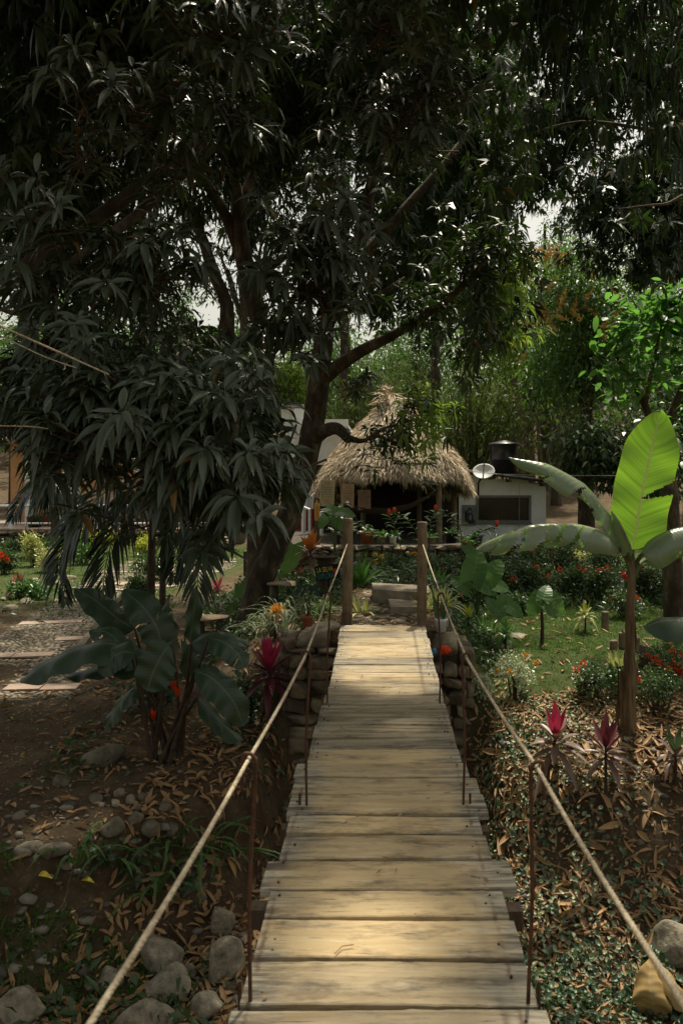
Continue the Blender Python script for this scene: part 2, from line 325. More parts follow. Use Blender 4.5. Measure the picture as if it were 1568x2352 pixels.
# ------------------------------------------------------------------ material set
def woodmat(name, gray, tan, dark, wear=True, along='X', scale=1.0):
    m, nt, out = nodes(name); tc = nt.nodes.new('ShaderNodeTexCoord'); geo = nt.nodes.new('ShaderNodeNewGeometry'); rnd = geo.outputs['Random Per Island']
    st = {'X': (.9, 14, 14), 'Z': (14, 14, .9), 'Y': (14, .9, 14)}[along]
    ad = nd(nt, 'ShaderNodeVectorMath'); ad.operation = 'ADD'; nt.links.new(tc.outputs['Object'], ad.inputs[0])
    ml = nd(nt, 'ShaderNodeMath', operation='MULTIPLY'); nt.links.new(rnd, ml.inputs[0]); ml.inputs[1].default_value = 53.; nt.links.new(ml.outputs[0], ad.inputs[1])
    v = ad.outputs[0]; g1 = noise(nt, mapping(nt, v, tuple(s * scale for s in st)), 1.6, 8, .68, .6)
    g2 = noise(nt, mapping(nt, v, tuple(s * scale for s in st)), 7, 6, .7, .3); big = noise(nt, v, 3.2 * scale, 4, .55); blot = noise(nt, mapping(nt, v, (1.6, 5, 5)), 2.4, 6, .7)
    c = mixc(nt, ramp(nt, g1, [(.40, (0, 0, 0)), (.56, (1, 1, 1))]), dark, gray)
    if wear:
        sp = nt.nodes.new('ShaderNodeSeparateXYZ'); nt.links.new(tc.outputs['Object'], sp.inputs[0])
        ab = nd(nt, 'ShaderNodeMath', operation='ABSOLUTE'); nt.links.new(sp.outputs[0], ab.inputs[0])
        sm = nd(nt, 'ShaderNodeMath', operation='MULTIPLY_ADD'); nt.links.new(big, sm.inputs[0]); sm.inputs[1].default_value = -.55; nt.links.new(ab.outputs[0], sm.inputs[2])
        f = ramp(nt, sm.outputs[0], [(-.0, (1, 1, 1)), (.16, (0, 0, 0))]); f2 = mixc(nt, 1., f, mixc(nt, rnd, (.25, .25, .25), (1., 1., 1.)), 'MULTIPLY')
        c = mixc(nt, f2, c, mixc(nt, g1, tuple(x * .78 for x in tan), tan))
    else:
        c = mixc(nt, ramp(nt, big, [(.4, (0, 0, 0)), (.65, (1, 1, 1))]), c, tan)
    if wear:
        pale = noise(nt, mapping(nt, v, (1.2, 9, 9)), 3.1, 6, .75); c = mixc(nt, ramp(nt, pale, [(.55, (0, 0, 0)), (.68, (.55, .55, .55))]), c, (.56, .52, .41))
        d2 = nd(nt, 'ShaderNodeMath', operation='SUBTRACT'); nt.links.new(ab.outputs[0], d2.inputs[0]); d2.inputs[1].default_value = .405
        d3 = nd(nt, 'ShaderNodeMath', operation='MULTIPLY_ADD'); nt.links.new(noise(nt, mapping(nt, v, (1, 6, 1)), 6, 3), d3.inputs[0]); d3.inputs[1].default_value = .03; nt.links.new(d2.outputs[0], d3.inputs[2])
        c = mixc(nt, mixc(nt, 1., ramp(nt, d3.outputs[0], [(.006, (0, 0, 0)), (.013, (1, 1, 1)), (.021, (1, 1, 1)), (.028, (0, 0, 0))]), ramp(nt, noise(nt, v, 9, 4), [(.45, (0, 0, 0)), (.6, (.7, .7, .7))]), 'MULTIPLY'), c, (.11, .045, .02))
    c = mixc(nt, ramp(nt, blot, [(.50, (0, 0, 0)), (.68, (.8, .8, .8))]), c, dark)
    c = mixc(nt, ramp(nt, g2, [(.30, (.9, .9, .9)), (.42, (0, 0, 0))]), c, tuple(x * .35 for x in dark))
    mr = nd(nt, 'ShaderNodeMapRange'); nt.links.new(rnd, mr.inputs[0]); mr.inputs[3].default_value = .68; mr.inputs[4].default_value = 1.15
    c = mixc(nt, 1., c, mr.outputs[0], 'MULTIPLY')
    b = nd(nt, 'ShaderNodeBsdfPrincipled', Roughness=.72); b.inputs['Specular IOR Level'].default_value = .35
    nt.links.new(c, b.inputs['Base Color']); nt.links.new(bump(nt, g2, .5, .006), b.inputs['Normal']); nt.links.new(b.outputs[0], out.inputs[0]); return m

M = {}
M['deck'] = woodmat('deck_wood', (.40, .36, .265), (.56, .415, .215), (.085, .07, .05))
M['post'] = woodmat('post_wood', (.20, .15, .09), (.25, .19, .12), (.09, .065, .04), wear=False, along='Z', scale=1.2)
M['plainwood'] = surf('rough_timber', [(.3, (.05, .035, .022)), (.7, (.14, .10, .065))], 6, stretch=(6, 6, .6))
M['slabwood'] = woodmat('slab_wood', (.34, .24, .15), (.42, .29, .18), (.12, .08, .05), wear=False, along='X')
M['rust'] = surf('rusty_steel', [(.3, (.03, .014, .008)), (.6, (.09, .035, .016)), (.8, (.14, .06, .03))], 40, rough=.75, spec=.4, bst=.3, bdist=.002)
M['stone'] = surf('wall_stone', [(.2, (.06, .05, .035)), (.5, (.17, .14, .09)), (.75, (.30, .25, .17)), (.9, (.38, .34, .27))], 7, isl=.5, bst=.6, bdist=.02)
M['darkstone'] = surf('mossy_stone', [(.2, (.03, .028, .02)), (.5, (.09, .08, .055)), (.8, (.20, .17, .12))], 7, isl=.5, bst=.6)
M['boulder'] = surf('river_boulder', [(.3, (.06, .05, .035)), (.44, (.17, .15, .105)), (.56, (.25, .22, .16)), (.68, (.38, .345, .27))], 9, isl=.4, bst=.9, bdist=.02, bscale=22, nr=.8)
M['mortar'] = surf('earth_mortar', [(.3, (.03, .025, .018)), (.7, (.09, .075, .05))], 9)
M['cement'] = surf('weathered_cement', [(.3, (.15, .125, .09)), (.7, (.36, .305, .22))], 6, bst=.5)
M['pebble'] = surf('pebbles', [(.2, (.08, .07, .055)), (.8, (.26, .23, .18))], 9, isl=.6)
M['cobble'] = surf('cobbles', [(.2, (.16, .14, .10)), (.8, (.36, .31, .23))], 9, isl=.45)
M['tile'] = surf('terracotta_tile', [(.3, (.28, .20, .15)), (.7, (.40, .30, .23))], 5, isl=.25, rough=.75, bst=.2)
M['pot'] = surf('terracotta_pot', [(.3, (.26, .085, .04)), (.7, (.40, .14, .07))], 9, rough=.8, bst=.2)
M['darkpot'] = surf('dark_plastic_pot', [(.3, (.012, .011, .01)), (.7, (.03, .025, .022))], 9, rough=.5, bst=.1)
M['white'] = surf('white_paint', [(.25, (.64, .67, .68)), (.5, (.79, .82, .83)), (.7, (.84, .86, .86))], 2.2, rough=.8, bst=.25, bdist=.01, bscale=20)
M['bucket'] = surf('white_plastic', [(.3, (.62, .63, .62)), (.7, (.78, .78, .77))], 8, rough=.45, bst=.05)
M['orange'] = surf('ochre_wall', [(.3, (.50, .26, .12)), (.7, (.62, .35, .17))], 2, rough=.85, bst=.15)
M['cream'] = surf('cream_wall', [(.3, (.55, .40, .26)), (.7, (.66, .5, .34))], 2, rough=.85, bst=.15)
M['roofsheet'] = surf('corrugated_sheet', [(.3, (.16, .15, .13)), (.6, (.30, .28, .25)), (.8, (.42, .40, .36))], 3, rough=.6, bst=.2)
M['darksheet'] = surf('dark_roof_sheet', [(.3, (.018, .016, .014)), (.7, (.055, .048, .042))], 4, rough=.7)
M['red'] = surf('red_sheet', [(.3, (.16, .016, .016)), (.7, (.28, .035, .03))], 4, rough=.5, bst=.1)
M['tank'] = surf('black_plastic', [(.3, (.008, .008, .009)), (.7, (.022, .022, .024))], 3, rough=.32, spec=.5, bst=.05, stretch=(4, 4, .5))
M['dish'] = surf('dish_metal', [(.3, (.52, .54, .54)), (.7, (.66, .67, .66))], 4, rough=.5, bst=.03)
M['grayframe'] = surf('grey_frame', [(.3, (.12, .12, .115)), (.7, (.26, .26, .25))], 6, rough=.7, stretch=(3, 3, 3))
M['thatch'] = surf('dry_palm_thatch', [(.2, (.34, .265, .165)), (.5, (.60, .50, .35)), (.8, (.80, .70, .52))], 3, isl=.45, rough=.7, bst=0, spec=.3)
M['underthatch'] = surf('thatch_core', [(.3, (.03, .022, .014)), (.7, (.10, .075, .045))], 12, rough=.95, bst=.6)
M['paper'] = surf('sign_board', [(.3, (.42, .36, .20)), (.7, (.52, .45, .27))], 3, rough=.8, bst=.02)
M['pinkpaper'] = surf('old_sign_board', [(.3, (.34, .25, .16)), (.7, (.42, .31, .2))], 3, rough=.8, bst=.02)
M['ink'] = surf('dark_ink', [(.3, (.03, .03, .035)), (.7, (.05, .05, .05))], 5, bst=0)
M['redink'] = surf('red_ink', [(.3, (.35, .06, .03)), (.7, (.42, .10, .05))], 5, bst=0)
M['yellowpaint'] = surf('yellow_paint', [(.3, (.60, .50, .08)), (.7, (.72, .62, .14))], 15, bst=0)
M['tealpaint'] = surf('teal_paint', [(.3, (.06, .24, .24)), (.7, (.10, .34, .32))], 15, bst=0)
M['blackboard'] = surf('black_board', [(.3, (.008, .008, .01)), (.7, (.02, .02, .024))], 9, bst=.05)
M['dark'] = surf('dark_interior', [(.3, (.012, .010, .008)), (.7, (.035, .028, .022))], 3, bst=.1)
M['cloth'] = surf('hammock_cloth', [(.3, (.05, .045, .035)), (.7, (.12, .105, .08))], 5, stretch=(1, 12, 12), bst=.3)
M['extinguisher'] = surf('yellow_cylinder', [(.3, (.40, .20, .03)), (.7, (.52, .28, .05))], 5, rough=.4, bst=0)
M['bark'] = surf('mango_bark', [(.25, (.018, .013, .008)), (.48, (.055, .042, .027)), (.60, (.12, .095, .06)), (.74, (.27, .23, .165))], 5, stretch=(1, 1, .45), rough=.92, bst=.9, bdist=.03, nr=.7)
M['bark2'] = surf('grey_bark', [(.25, (.05, .04, .028)), (.6, (.13, .105, .07)), (.8, (.22, .18, .13))], 5, stretch=(1, 1, .35), rough=.92, bst=.8, bdist=.03)
M['bananabark'] = surf('banana_stem', [(.25, (.035, .022, .012)), (.45, (.10, .065, .035)), (.6, (.19, .13, .065)), (.8, (.14, .15, .05))], 5, stretch=(7, 7, .7), rough=.7, bst=.6, bdist=.01)
M['stem'] = surf('green_stem', [(.3, (.05, .08, .025)), (.7, (.11, .14, .05))], 8, rough=.6, bst=.1)
M['brownstem'] = surf('brown_stem', [(.3, (.035, .024, .015)), (.7, (.10, .07, .045))], 12, rough=.85)
M['bamboo'] = surf('bamboo_culm', [(.3, (.06, .065, .02)), (.7, (.17, .15, .05))], 4, stretch=(1, 1, .5), rough=.55, bst=.1)
M['glass'] = surf('dark_glass', [(.3, (.010, .009, .008)), (.7, (.025, .02, .017))], 2, rough=.15, spec=.5, bst=0)
M['wire'] = surf('cable', [(.3, (.25, .25, .24)), (.7, (.4, .4, .38))], 2, bst=0)
M['skin'] = surf('skin', [(.3, (.16, .09, .06)), (.7, (.2, .115, .075))], 3, rough=.6, bst=0)
M['shirt'] = surf('dark_shirt', [(.3, (.018, .014, .016)), (.7, (.03, .024, .026))], 8, bst=.1)
M['hair'] = surf('black_hair', [(.3, (.006, .005, .005)), (.7, (.012, .01, .01))], 30, stretch=(1, 1, .2), rough=.5)
def ropemat():
    m, nt, out = nodes('twisted_rope'); at = nd(nt, 'ShaderNodeAttribute', attribute_name='lv'); sp = nt.nodes.new('ShaderNodeSeparateXYZ'); nt.links.new(at.outputs['Vector'], sp.inputs[0])
    tc = nt.nodes.new('ShaderNodeTexCoord'); n = noise(nt, tc.outputs['Object'], 60, 4)
    n = mixc(nt, .5, n, noise(nt, tc.outputs['Object'], 5, 5, .7)); c = ramp(nt, n, [(.36, (.20, .155, .095)), (.5, (.42, .35, .235)), (.64, (.60, .52, .38))])
    b = nd(nt, 'ShaderNodeBsdfPrincipled', Roughness=.85); nt.links.new(c, b.inputs['Base Color']); nt.links.new(b.outputs[0], out.inputs[0]); return m
M['rope'] = ropemat()
# leaves
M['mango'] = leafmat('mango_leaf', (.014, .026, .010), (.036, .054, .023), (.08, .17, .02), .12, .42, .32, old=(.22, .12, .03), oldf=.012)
M['mangosheen'] = leafmat('mango_leaf_sheen', (.028, .042, .024), (.066, .084, .050), (.08, .16, .02), .10, .35, .5, old=(.2, .11, .03), oldf=.01)  # near mango leaf, its grey sky highlights painted in as paler colour
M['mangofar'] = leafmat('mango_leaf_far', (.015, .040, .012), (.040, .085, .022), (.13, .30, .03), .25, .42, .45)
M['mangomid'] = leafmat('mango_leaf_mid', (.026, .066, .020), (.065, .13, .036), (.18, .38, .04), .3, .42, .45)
M['mangobright'] = leafmat('bright_mango_leaf', (.06, .11, .02), (.12, .20, .03), (.34, .52, .07), .45, .45, .4)
M['broad'] = leafmat('broad_leaf', (.030, .085, .028), (.065, .15, .045), (.18, .46, .06), .45, .34, .5)
M['bambooleaf'] = leafmat('bamboo_leaf', (.016, .036, .010), (.045, .075, .018), (.18, .29, .03), .27, .5, .3)
M['hedge'] = leafmat('hedge_leaf', (.024, .048, .02), (.06, .10, .035), (.12, .24, .04), .22, .34, .5)
M['paleleaf'] = leafmat('pale_glint_leaf', (.14, .20, .09), (.50, .54, .36), (.34, .42, .18), .25, .4, .4)  # pale leaves; the white sun gloss on the bush is painted in
M['limeleaf'] = leafmat('lime_leaf', (.22, .28, .03), (.42, .44, .06), (.48, .52, .06), .35, .4, .4)
M['greenstrap'] = leafmat('strap_leaf', (.030, .075, .022), (.06, .13, .035), (.14, .34, .05), .28, .36, .5)
M['yellowstrap'] = leafmat('yellow_strap_leaf', (.28, .32, .10), (.52, .52, .22), (.45, .5, .14), .3, .4, .4)
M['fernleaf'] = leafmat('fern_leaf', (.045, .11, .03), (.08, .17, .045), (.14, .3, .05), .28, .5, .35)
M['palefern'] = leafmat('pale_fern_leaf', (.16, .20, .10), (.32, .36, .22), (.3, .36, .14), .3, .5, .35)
M['palmleaf'] = leafmat('palm_leaflet', (.015, .024, .014), (.032, .048, .026), (.05, .10, .02), .12, .4, .5)
M['magenta'] = leafmat('magenta_leaf', (.26, .018, .055), (.42, .035, .09), (.45, .035, .08), .3, .4, .4)
M['maroon'] = leafmat('maroon_leaf', (.06, .018, .022), (.14, .035, .045), (.2, .03, .04), .25, .4, .5)
M['dullred'] = leafmat('bronze_leaf', (.09, .06, .045), (.24, .17, .13), (.22, .1, .06), .22, .4, .5)
M['orangeleaf'] = leafmat('orange_leaf', (.42, .10, .02), (.55, .20, .03), (.6, .2, .03), .35, .4, .4)
M['redflower'] = leafmat('red_petals', (.55, .035, .015), (.72, .08, .025), (.6, .05, .02), .25, .6, .2)
M['orangeflower'] = leafmat('orange_petals', (.62, .22, .03), (.78, .40, .06), (.6, .3, .04), .25, .6, .2)
M['blossom'] = leafmat('mango_blossom', (.42, .27, .09), (.60, .42, .16), (.4, .28, .07), .3, .7, .2)
M['yellowflower'] = leafmat('yellow_petals', (.62, .48, .04), (.75, .6, .08), (.6, .5, .05), .25, .6, .2)
M['pinkflower'] = leafmat('pale_petals', (.62, .45, .48), (.75, .6, .6), (.6, .4, .4), .25, .6, .2)
M['litter'] = leafmat('dry_leaf', (.08, .042, .019), (.40, .25, .115), (.3, .17, .06), .14, .62, .3)
M['bigdry'] = bigleafmat('big_dry_leaf', (.34, .22, .075), (.46, .32, .12), (.4, .26, .08), .12, .7, rib=(.4, .3, .15), freq=60)
M['grass'] = leafmat('grass_blade', (.030, .080, .015), (.075, .15, .03), (.15, .32, .04), .35, .5, .3)
M['ivy'] = leafmat('creeper_leaf', (.030, .058, .032), (.07, .12, .06), (.10, .2, .05), .18, .42, .5)
M['paleivy'] = leafmat('pale_creeper_leaf', (.10, .16, .075), (.32, .38, .22), (.3, .36, .16), .2, .42, .5)
M['banana'] = bigleafmat('banana_leaf', (.06, .17, .025), (.10, .24, .04), (.30, .58, .04), .6, .42, rib=(.40, .50, .14), edge=(.26, .20, .05), freq=170, bst=.2)
M['bananasheen'] = bigleafmat('banana_leaf_sheen', (.17, .22, .13), (.27, .31, .21), (.22, .50, .04), .34, .30, rib=(.34, .38, .16), spec=1.0, bst=.12)  # arched banana leaf, near white sky glare painted in as pale colour
M['heliconia'] = bigleafmat('heliconia_leaf', (.020, .046, .020), (.040, .074, .033), (.05, .10, .03), .14, .40, rib=(.09, .12, .07), spec=.5, freq=110, bst=.10)
M['taro'] = bigleafmat('taro_leaf', (.05, .12, .03), (.08, .17, .05), (.24, .50, .08), .45, .42, rib=(.2, .3, .1), freq=40)
M['darktaro'] = bigleafmat('dark_alocasia_leaf', (.025, .04, .03), (.04, .06, .045), (.05, .1, .04), .15, .35, rib=(.35, .42, .3), freq=40)

# ------------------------------------------------------------------ ground
def grassmask(x, y):
    lawn = sstep(.75, 1.3, x) * sstep(7.9, 9.0, y + .3 * bumps(x * 2, y * 2)) * (1 - sstep(24, 27, y))
    lawn2 = sstep(5.0, 6.3, -x + .25 * (y - 12)) * sstep(14, 16, y) * (1 - sstep(27, 28, y))
    low = .55 * sstep(1.8, 2.6, -x) * sstep(3.6, 4.4, y) * (1 - sstep(5.2, 5.6, y))
    return np.clip(np.maximum(np.maximum(lawn, lawn2), low) + .25 * bumps(x * 4 + 3, y * 4), 0, 1)
xs = np.unique(np.concatenate([-np.geomspace(9, 400, 26)[::-1], np.arange(-9, -4, .25), np.arange(-4, 4.5, .085), np.arange(4.5, 9, .25), np.geomspace(9, 400, 26)]))
ys = np.unique(np.concatenate([-np.geomspace(4, 400, 16)[::-1], np.arange(-4, 2, .3), np.arange(2, 11, .085), np.arange(11, 30, .3), np.geomspace(30, 700, 34)]))
gx, gy = np.meshgrid(xs, ys); zz = gz(gx, gy); nx, ny = len(xs), len(ys)
g = Geo(); idx = np.arange(nx * ny).reshape(ny, nx)
g.add(np.stack([gx, gy, zz], -1).reshape(-1, 3), np.stack([idx[:-1, :-1], idx[:-1, 1:], idx[1:, 1:], idx[1:, :-1]], -1).reshape(-1, 4), 0,
      np.stack([grassmask(gx, gy), np.zeros_like(gx), np.zeros_like(gx)], -1).reshape(-1, 3))
def groundmat():
    m, nt, out = nodes('garden_soil'); at = nd(nt, 'ShaderNodeAttribute', attribute_name='lv'); sp = nt.nodes.new('ShaderNodeSeparateXYZ'); nt.links.new(at.outputs['Vector'], sp.inputs[0])
    tc = nt.nodes.new('ShaderNodeTexCoord'); o = tc.outputs['Object']
    d = ramp(nt, noise(nt, o, 2.2, 9, .72), [(.25, (.04, .027, .015)), (.5, (.095, .066, .038)), (.72, (.17, .125, .075)), (.85, (.26, .205, .13))])
    d = mixc(nt, ramp(nt, noise(nt, o, 30, 4, .7), [(.55, (0, 0, 0)), (.7, (.7, .7, .7))]), d, (.24, .19, .125))
    gr = ramp(nt, noise(nt, o, 5, 8, .7), [(.3, (.030, .042, .012)), (.6, (.07, .09, .025)), (.8, (.13, .11, .05))])
    c = mixc(nt, sp.outputs[0], d, gr)
    b = nd(nt, 'ShaderNodeBsdfPrincipled', Roughness=.95); b.inputs['Specular IOR Level'].default_value = .15
    nt.links.new(c, b.inputs['Base Color']); nt.links.new(bump(nt, noise(nt, o, 14, 9, .75), .9, .05), b.inputs['Normal']); nt.links.new(b.outputs[0], out.inputs[0]); return m
structure(g, 'ground', groundmat())

# ------------------------------------------------------------------ footbridge
bridge = thing('footbridge', 'weathered plank footbridge with rusty rod hangers leading to the garden', 'footbridge', (0, 3.4, 0))
ED = [(1437, 1451, 780, 979), (1451, 1466, 776, 981), (1466, 1480, 776, 988), (1480, 1511, 770, 994), (1511, 1527, 766, 996), (1527, 1544, 763, 1001), (1544, 1561, 760, 1007), (1561, 1578, 756, 1010),
      (1578, 1597, 750, 1016), (1597, 1617, 742, 1020), (1617, 1640, 733, 1027), (1640, 1665, 728, 1034), (1665, 1692, 718, 1043), (1692, 1720, 712, 1049), (1720, 1752, 706, 1060), (1752, 1785, 674, 1077),
      (1785, 1825, 669, 1103), (1825, 1870, 658, 1121), (1870, 1914, 657, 1108), (1914, 1972, 641, 1128), (1972, 2041, 597, 1187), (2041, 2110, 606, 1169), (2110, 2201, 583, 1204), (2201, 2314, 549, 1237), (2314, 2440, 500, 1288)]
g = Geo(); nails = Geo(); ylast = None
pl = []
for (a, b, xl, xr) in ED:
    D0 = F * EYE / (a - VY); D1 = F * EYE / (b - VY); Dm = F * EYE / (b - 2 - VY)
    pl.append((D0, D1, (xl - VX) / F * Dm, (xr - VX) / F * Dm))
yy = pl[-1][1]
while yy > -1.7:
    w = R.uniform(.18, .27); pl.append((yy, yy - w, -.46 + R.uniform(-.03, .03), .46 + R.uniform(-.03, .03))); yy -= w
for i, (D0, D1, xa, xb) in enumerate(pl):
    gap = R.uniform(.006, .010) if i < 15 else (R.uniform(.012, .02) if i < 18 else R.uniform(.018, .034)); n = 36; X = np.linspace(xa, xb, n)
    jag = lambda s: s * np.cumsum(R.normal(size=n)) * .16 + s * .5 * R.normal(size=n) * (R.random(n) < .25)
    sc_ = .0036 if i > 16 else .0012
    y0 = D0 - gap / 2 + np.clip(jag(sc_), -.011, .005); y1 = D1 + gap / 2 + np.clip(jag(sc_), -.005, .011)
    tz = R.uniform(-.004, .004); tl = R.uniform(-.004, .004); zt = tz + tl * np.linspace(-1, 1, n) + .002 * np.sin(np.linspace(0, 5, n) + R.uniform(0, 6))
    ch = .004; rows = [(y0, zt - .035), (y0, zt - ch), (y0 - ch, zt), ((y0 * 2 + y1) / 3, zt + .001), ((y0 + 2 * y1) / 3, zt + .001), (y1 + ch, zt), (y1, zt - ch), (y1, zt - .035)]
    V = np.stack([np.stack([X, y, np.broadcast_to(z, n)], 1) for y, z in rows], 0); m = len(rows); id_ = np.arange(m * n).reshape(m, n)
    q = np.stack([id_[:-1, :-1], id_[1:, :-1], id_[1:, 1:], id_[:-1, 1:]], -1).reshape(-1, 4)
    ends = np.array([id_[::-1, 0], id_[:, -1]]); n0 = g.n
    g.add(V.reshape(-1, 3), q); g.f.append((ends + n0, 0)); g.f.append((np.stack([id_[0, :-1], id_[0, 1:], id_[-1, 1:], id_[-1, :-1]], -1).reshape(-1, 4) + n0, 0))
    for xx in (xa + .055, xb - .055):
        for _ in range(R.integers(1, 3)):
            c = np.array([xx + R.uniform(-.02, .02), R.uniform(D1 + .03, D0 - .03) if D0 - D1 > .08 else (D0 + D1) / 2, tz + .003])
            lathe(nails, c, [(.0, .003), (.004, .002), (.005, .0), (.005, -.01)], 8)
for (f_, m_) in nails.f: g.f.append((f_ + g.n, 1))
g.v += nails.v; g.lv += nails.lv; g.n += nails.n
deck = part(g, 'deck', [M['deck'], M['rust']], bridge, smooth=False)
for s in (-1, 1):
    g = Geo(); box(g, (s * .33 - .045, -1.6, -.16), (s * .33 + .045, 8.5, -.046)); part(g, 'support_beam', M['plainwood'], bridge, smooth=False)
for (x0, x1, y) in ((.40, .49, F * EYE / (1880 - VY)), (-.5, -.40, F * EYE / (2052 - VY)), (.40, .53, F * EYE / (2055 - VY)), (-.47, -.4, F * EYE / (1876 - VY))):
    g = Geo(); box(g, (x0, y - .035, -.12), (x1, y + .035, -.045)); part(g, 'cross_bearer', M['plainwood'], bridge, smooth=False)
ropeL = [(-.46, -1.5, .86), (-.462, 0, .78), (-.462, 1.26, .73), (-.407, 2.42, .733), (-.372, 3.85, .726), (-.385, 5.57, .755), (-.378, 8.55, .856)]
ropeR = [(.50, -1.5, .85), (.50, 0, .77), (.498, 1.32, .722), (.47, 2.42, .708), (.405, 3.85, .716), (.41, 5.57, .752), (.432, 8.55, .852)]
for sd, D, xb, xt, zt in ((-1, 2.42, -.401, -.407, .733), (-1, 3.85, -.366, -.372, .726), (-1, 5.57, -.385, -.385, .755), (1, 2.42, .442, .472, .708), (1, 3.85, .39, .407, .716), (1, 5.57, .40, .41, .752)):
    g = Geo(); h = .028; zt2 = zt + .014
    tube(g, [(xb, D, -.19), (xb, D, 0), ((xb * .6 + xt * .4), D, zt * .45), (xt - sd * .022, D, zt - .04), (xt - sd * .016, D, zt2 - .006), (xt, D, zt2 + .005), (xt + sd * .015, D, zt2 - .008), (xt + sd * .018, D - .005, zt - .09)], .0062, 8, 0, k=5)
    part(g, 'hanger_rod', M['rust'], bridge)
    g = Geo(); tube(g, [(xb + sd * .034, D + .01, -.18), (xb + sd * .034, D + .01, .055)], .006, 8, 0, k=1); part(g, 'rod_end', M['rust'], bridge)
def rope(g, path, r, m=0, twist=330.):
    p, _ = smooth_path(path, np.zeros(len(path)), 40); t = unit(np.gradient(p, axis=0)); s = np.concatenate([[0], np.cumsum(np.linalg.norm(np.diff(p, axis=0), axis=1))]); s = s + .004 * np.sin(s * 31) + .003 * np.sin(s * 83)
    n1 = unit(np.cross(t, Z3 + np.array([.01, 0, 0]))); n2 = np.cross(t, n1)
    for q in range(3):
        a = s * twist / 2 + q * 2.094; c = p + (np.cos(a)[:, None] * n1 + np.sin(a)[:, None] * n2) * r * .40; tube(g, c, r * .62 * (1 + .07 * np.sin(s * 17 + q)), 6, m, k=1)
for nm, pp, lb in (('l', ropeL, 'pale twisted handrail rope on the side of the dark shaded bank'), ('r', ropeR, 'pale twisted handrail rope on the side of the banana plant')):
    path = []
    for a, b in zip(pp[:-1], pp[1:]):
        for t in np.linspace(0, 1, 7)[:-1]: path.append(np.array(a) * (1 - t) + np.array(b) * t - Z3 * .012 * math.sin(math.pi * t))
    path.append(np.array(pp[-1])); g = Geo(); rope(g, path, .0066)
    c = np.array(pp[-1]); w = [c + np.array([.055 * math.cos(a) + (.002 if a else 0), .055 * math.sin(a) + .055, .004 * a]) for a in np.linspace(0, 9, 40)]
    solo(g, 'handrail_rope', M['rope'], lb, 'rope', pp[-1], group='handrail ropes of the footbridge')
for px, top, rad, lb in ((798, 1195, .056, 'round wooden post tied to the rope, with a short block at its foot'), (969, 1203, .053, 'round brown wooden post tied to the rope, standing free beside the white bucket')):
    c = P(px, 1440, 8.62); zt = EYE - (top - VY) / F * 8.62; t = thing('bridge_post', lb, 'post', (c[0], 8.62, -.1), 'wooden posts at the far end of the footbridge')
    g = Geo(); tube(g, [(c[0], 8.62, -.6), (c[0] - .004, 8.62, .2), (c[0] + .003, 8.62, .7), (c[0], 8.62, zt - .006), (c[0], 8.62, zt)], [rad * 1.03, rad * 1.02, rad, rad * .99, rad * .93], 20, 0, .008)
    part(g, 'post', M['post'], t)
    if px < 900: g = Geo(); box(g, (c[0] - .068, 8.535, -.12), (c[0] + .045, 8.575, .11)); part(g, 'foot_block', M['plainwood'], t, smooth=False)
# ------------------------------------------------------------------ stone abutment
def stonewall(g, x0, x1, z0, z1, yf, sz=.16, depth=.12, m=0, zt=None):
    """courses of uneven stones on a face looking to -Y at y = yf(x)"""
    z = z0
    while z < z1 - .03:
        h = min(sz * R.uniform(.6, 1.25), z1 - z); x = x0
        while x < x1 - .02:
            w = min(sz * R.uniform(.8, 2.2), x1 - x)
            block(g, (x + w / 2, yf(x + w / 2) + depth * .45 + R.uniform(-.02, .02), z + h / 2 + R.uniform(-.01, .01)), (w / 2 * .99, depth, h / 2 * 1.0), m=m, jit=.10); x += w
        z += h
ab = thing('stone_abutment', 'rubble stone abutment carrying the far end of the plank footbridge', 'abutment', (0, 8.9, -1.8))
g = Geo(); stonewall(g, -1.0, -.38, -1.95, -.24, lambda x: 8.44, .17); stonewall(g, .42, .88, -1.95, -.40, lambda x: 8.40, .17); stonewall(g, -.4, .44, -1.95, -.3, lambda x: 8.52, .2)
for sx, yy0 in ((-1.02, 8.5), (.9, 8.46)):
    z = -1.9
    while z < -.28:
        h = R.uniform(.12, .2); y = yy0
        while y < 9.3:
            w = R.uniform(.2, .36); block(g, (sx, y + w / 2, z + h / 2), (w / 2, .09, h / 2), ax=(0, 1, 0), jit=.1); y += w
        z += h
part(g, 'stones', M['stone'], ab)
g = Geo(); box(g, (-.98, 8.56, -2.0), (.86, 9.4, -.3)); part(g, 'mortar_core', M['mortar'], ab, smooth=False)
for a, b, y, zt, zb in ((-.93, -.475, 8.38, -.045, -.26), (.50, .80, 8.34, -.10, -.40)):
    g = Geo(); block(g, ((a + b) / 2, y + .38, (zt + zb) / 2), ((b - a) / 2, .38, (zt - zb) / 2), jit=.05); part(g, 'cap_slab', M['cement'], ab)
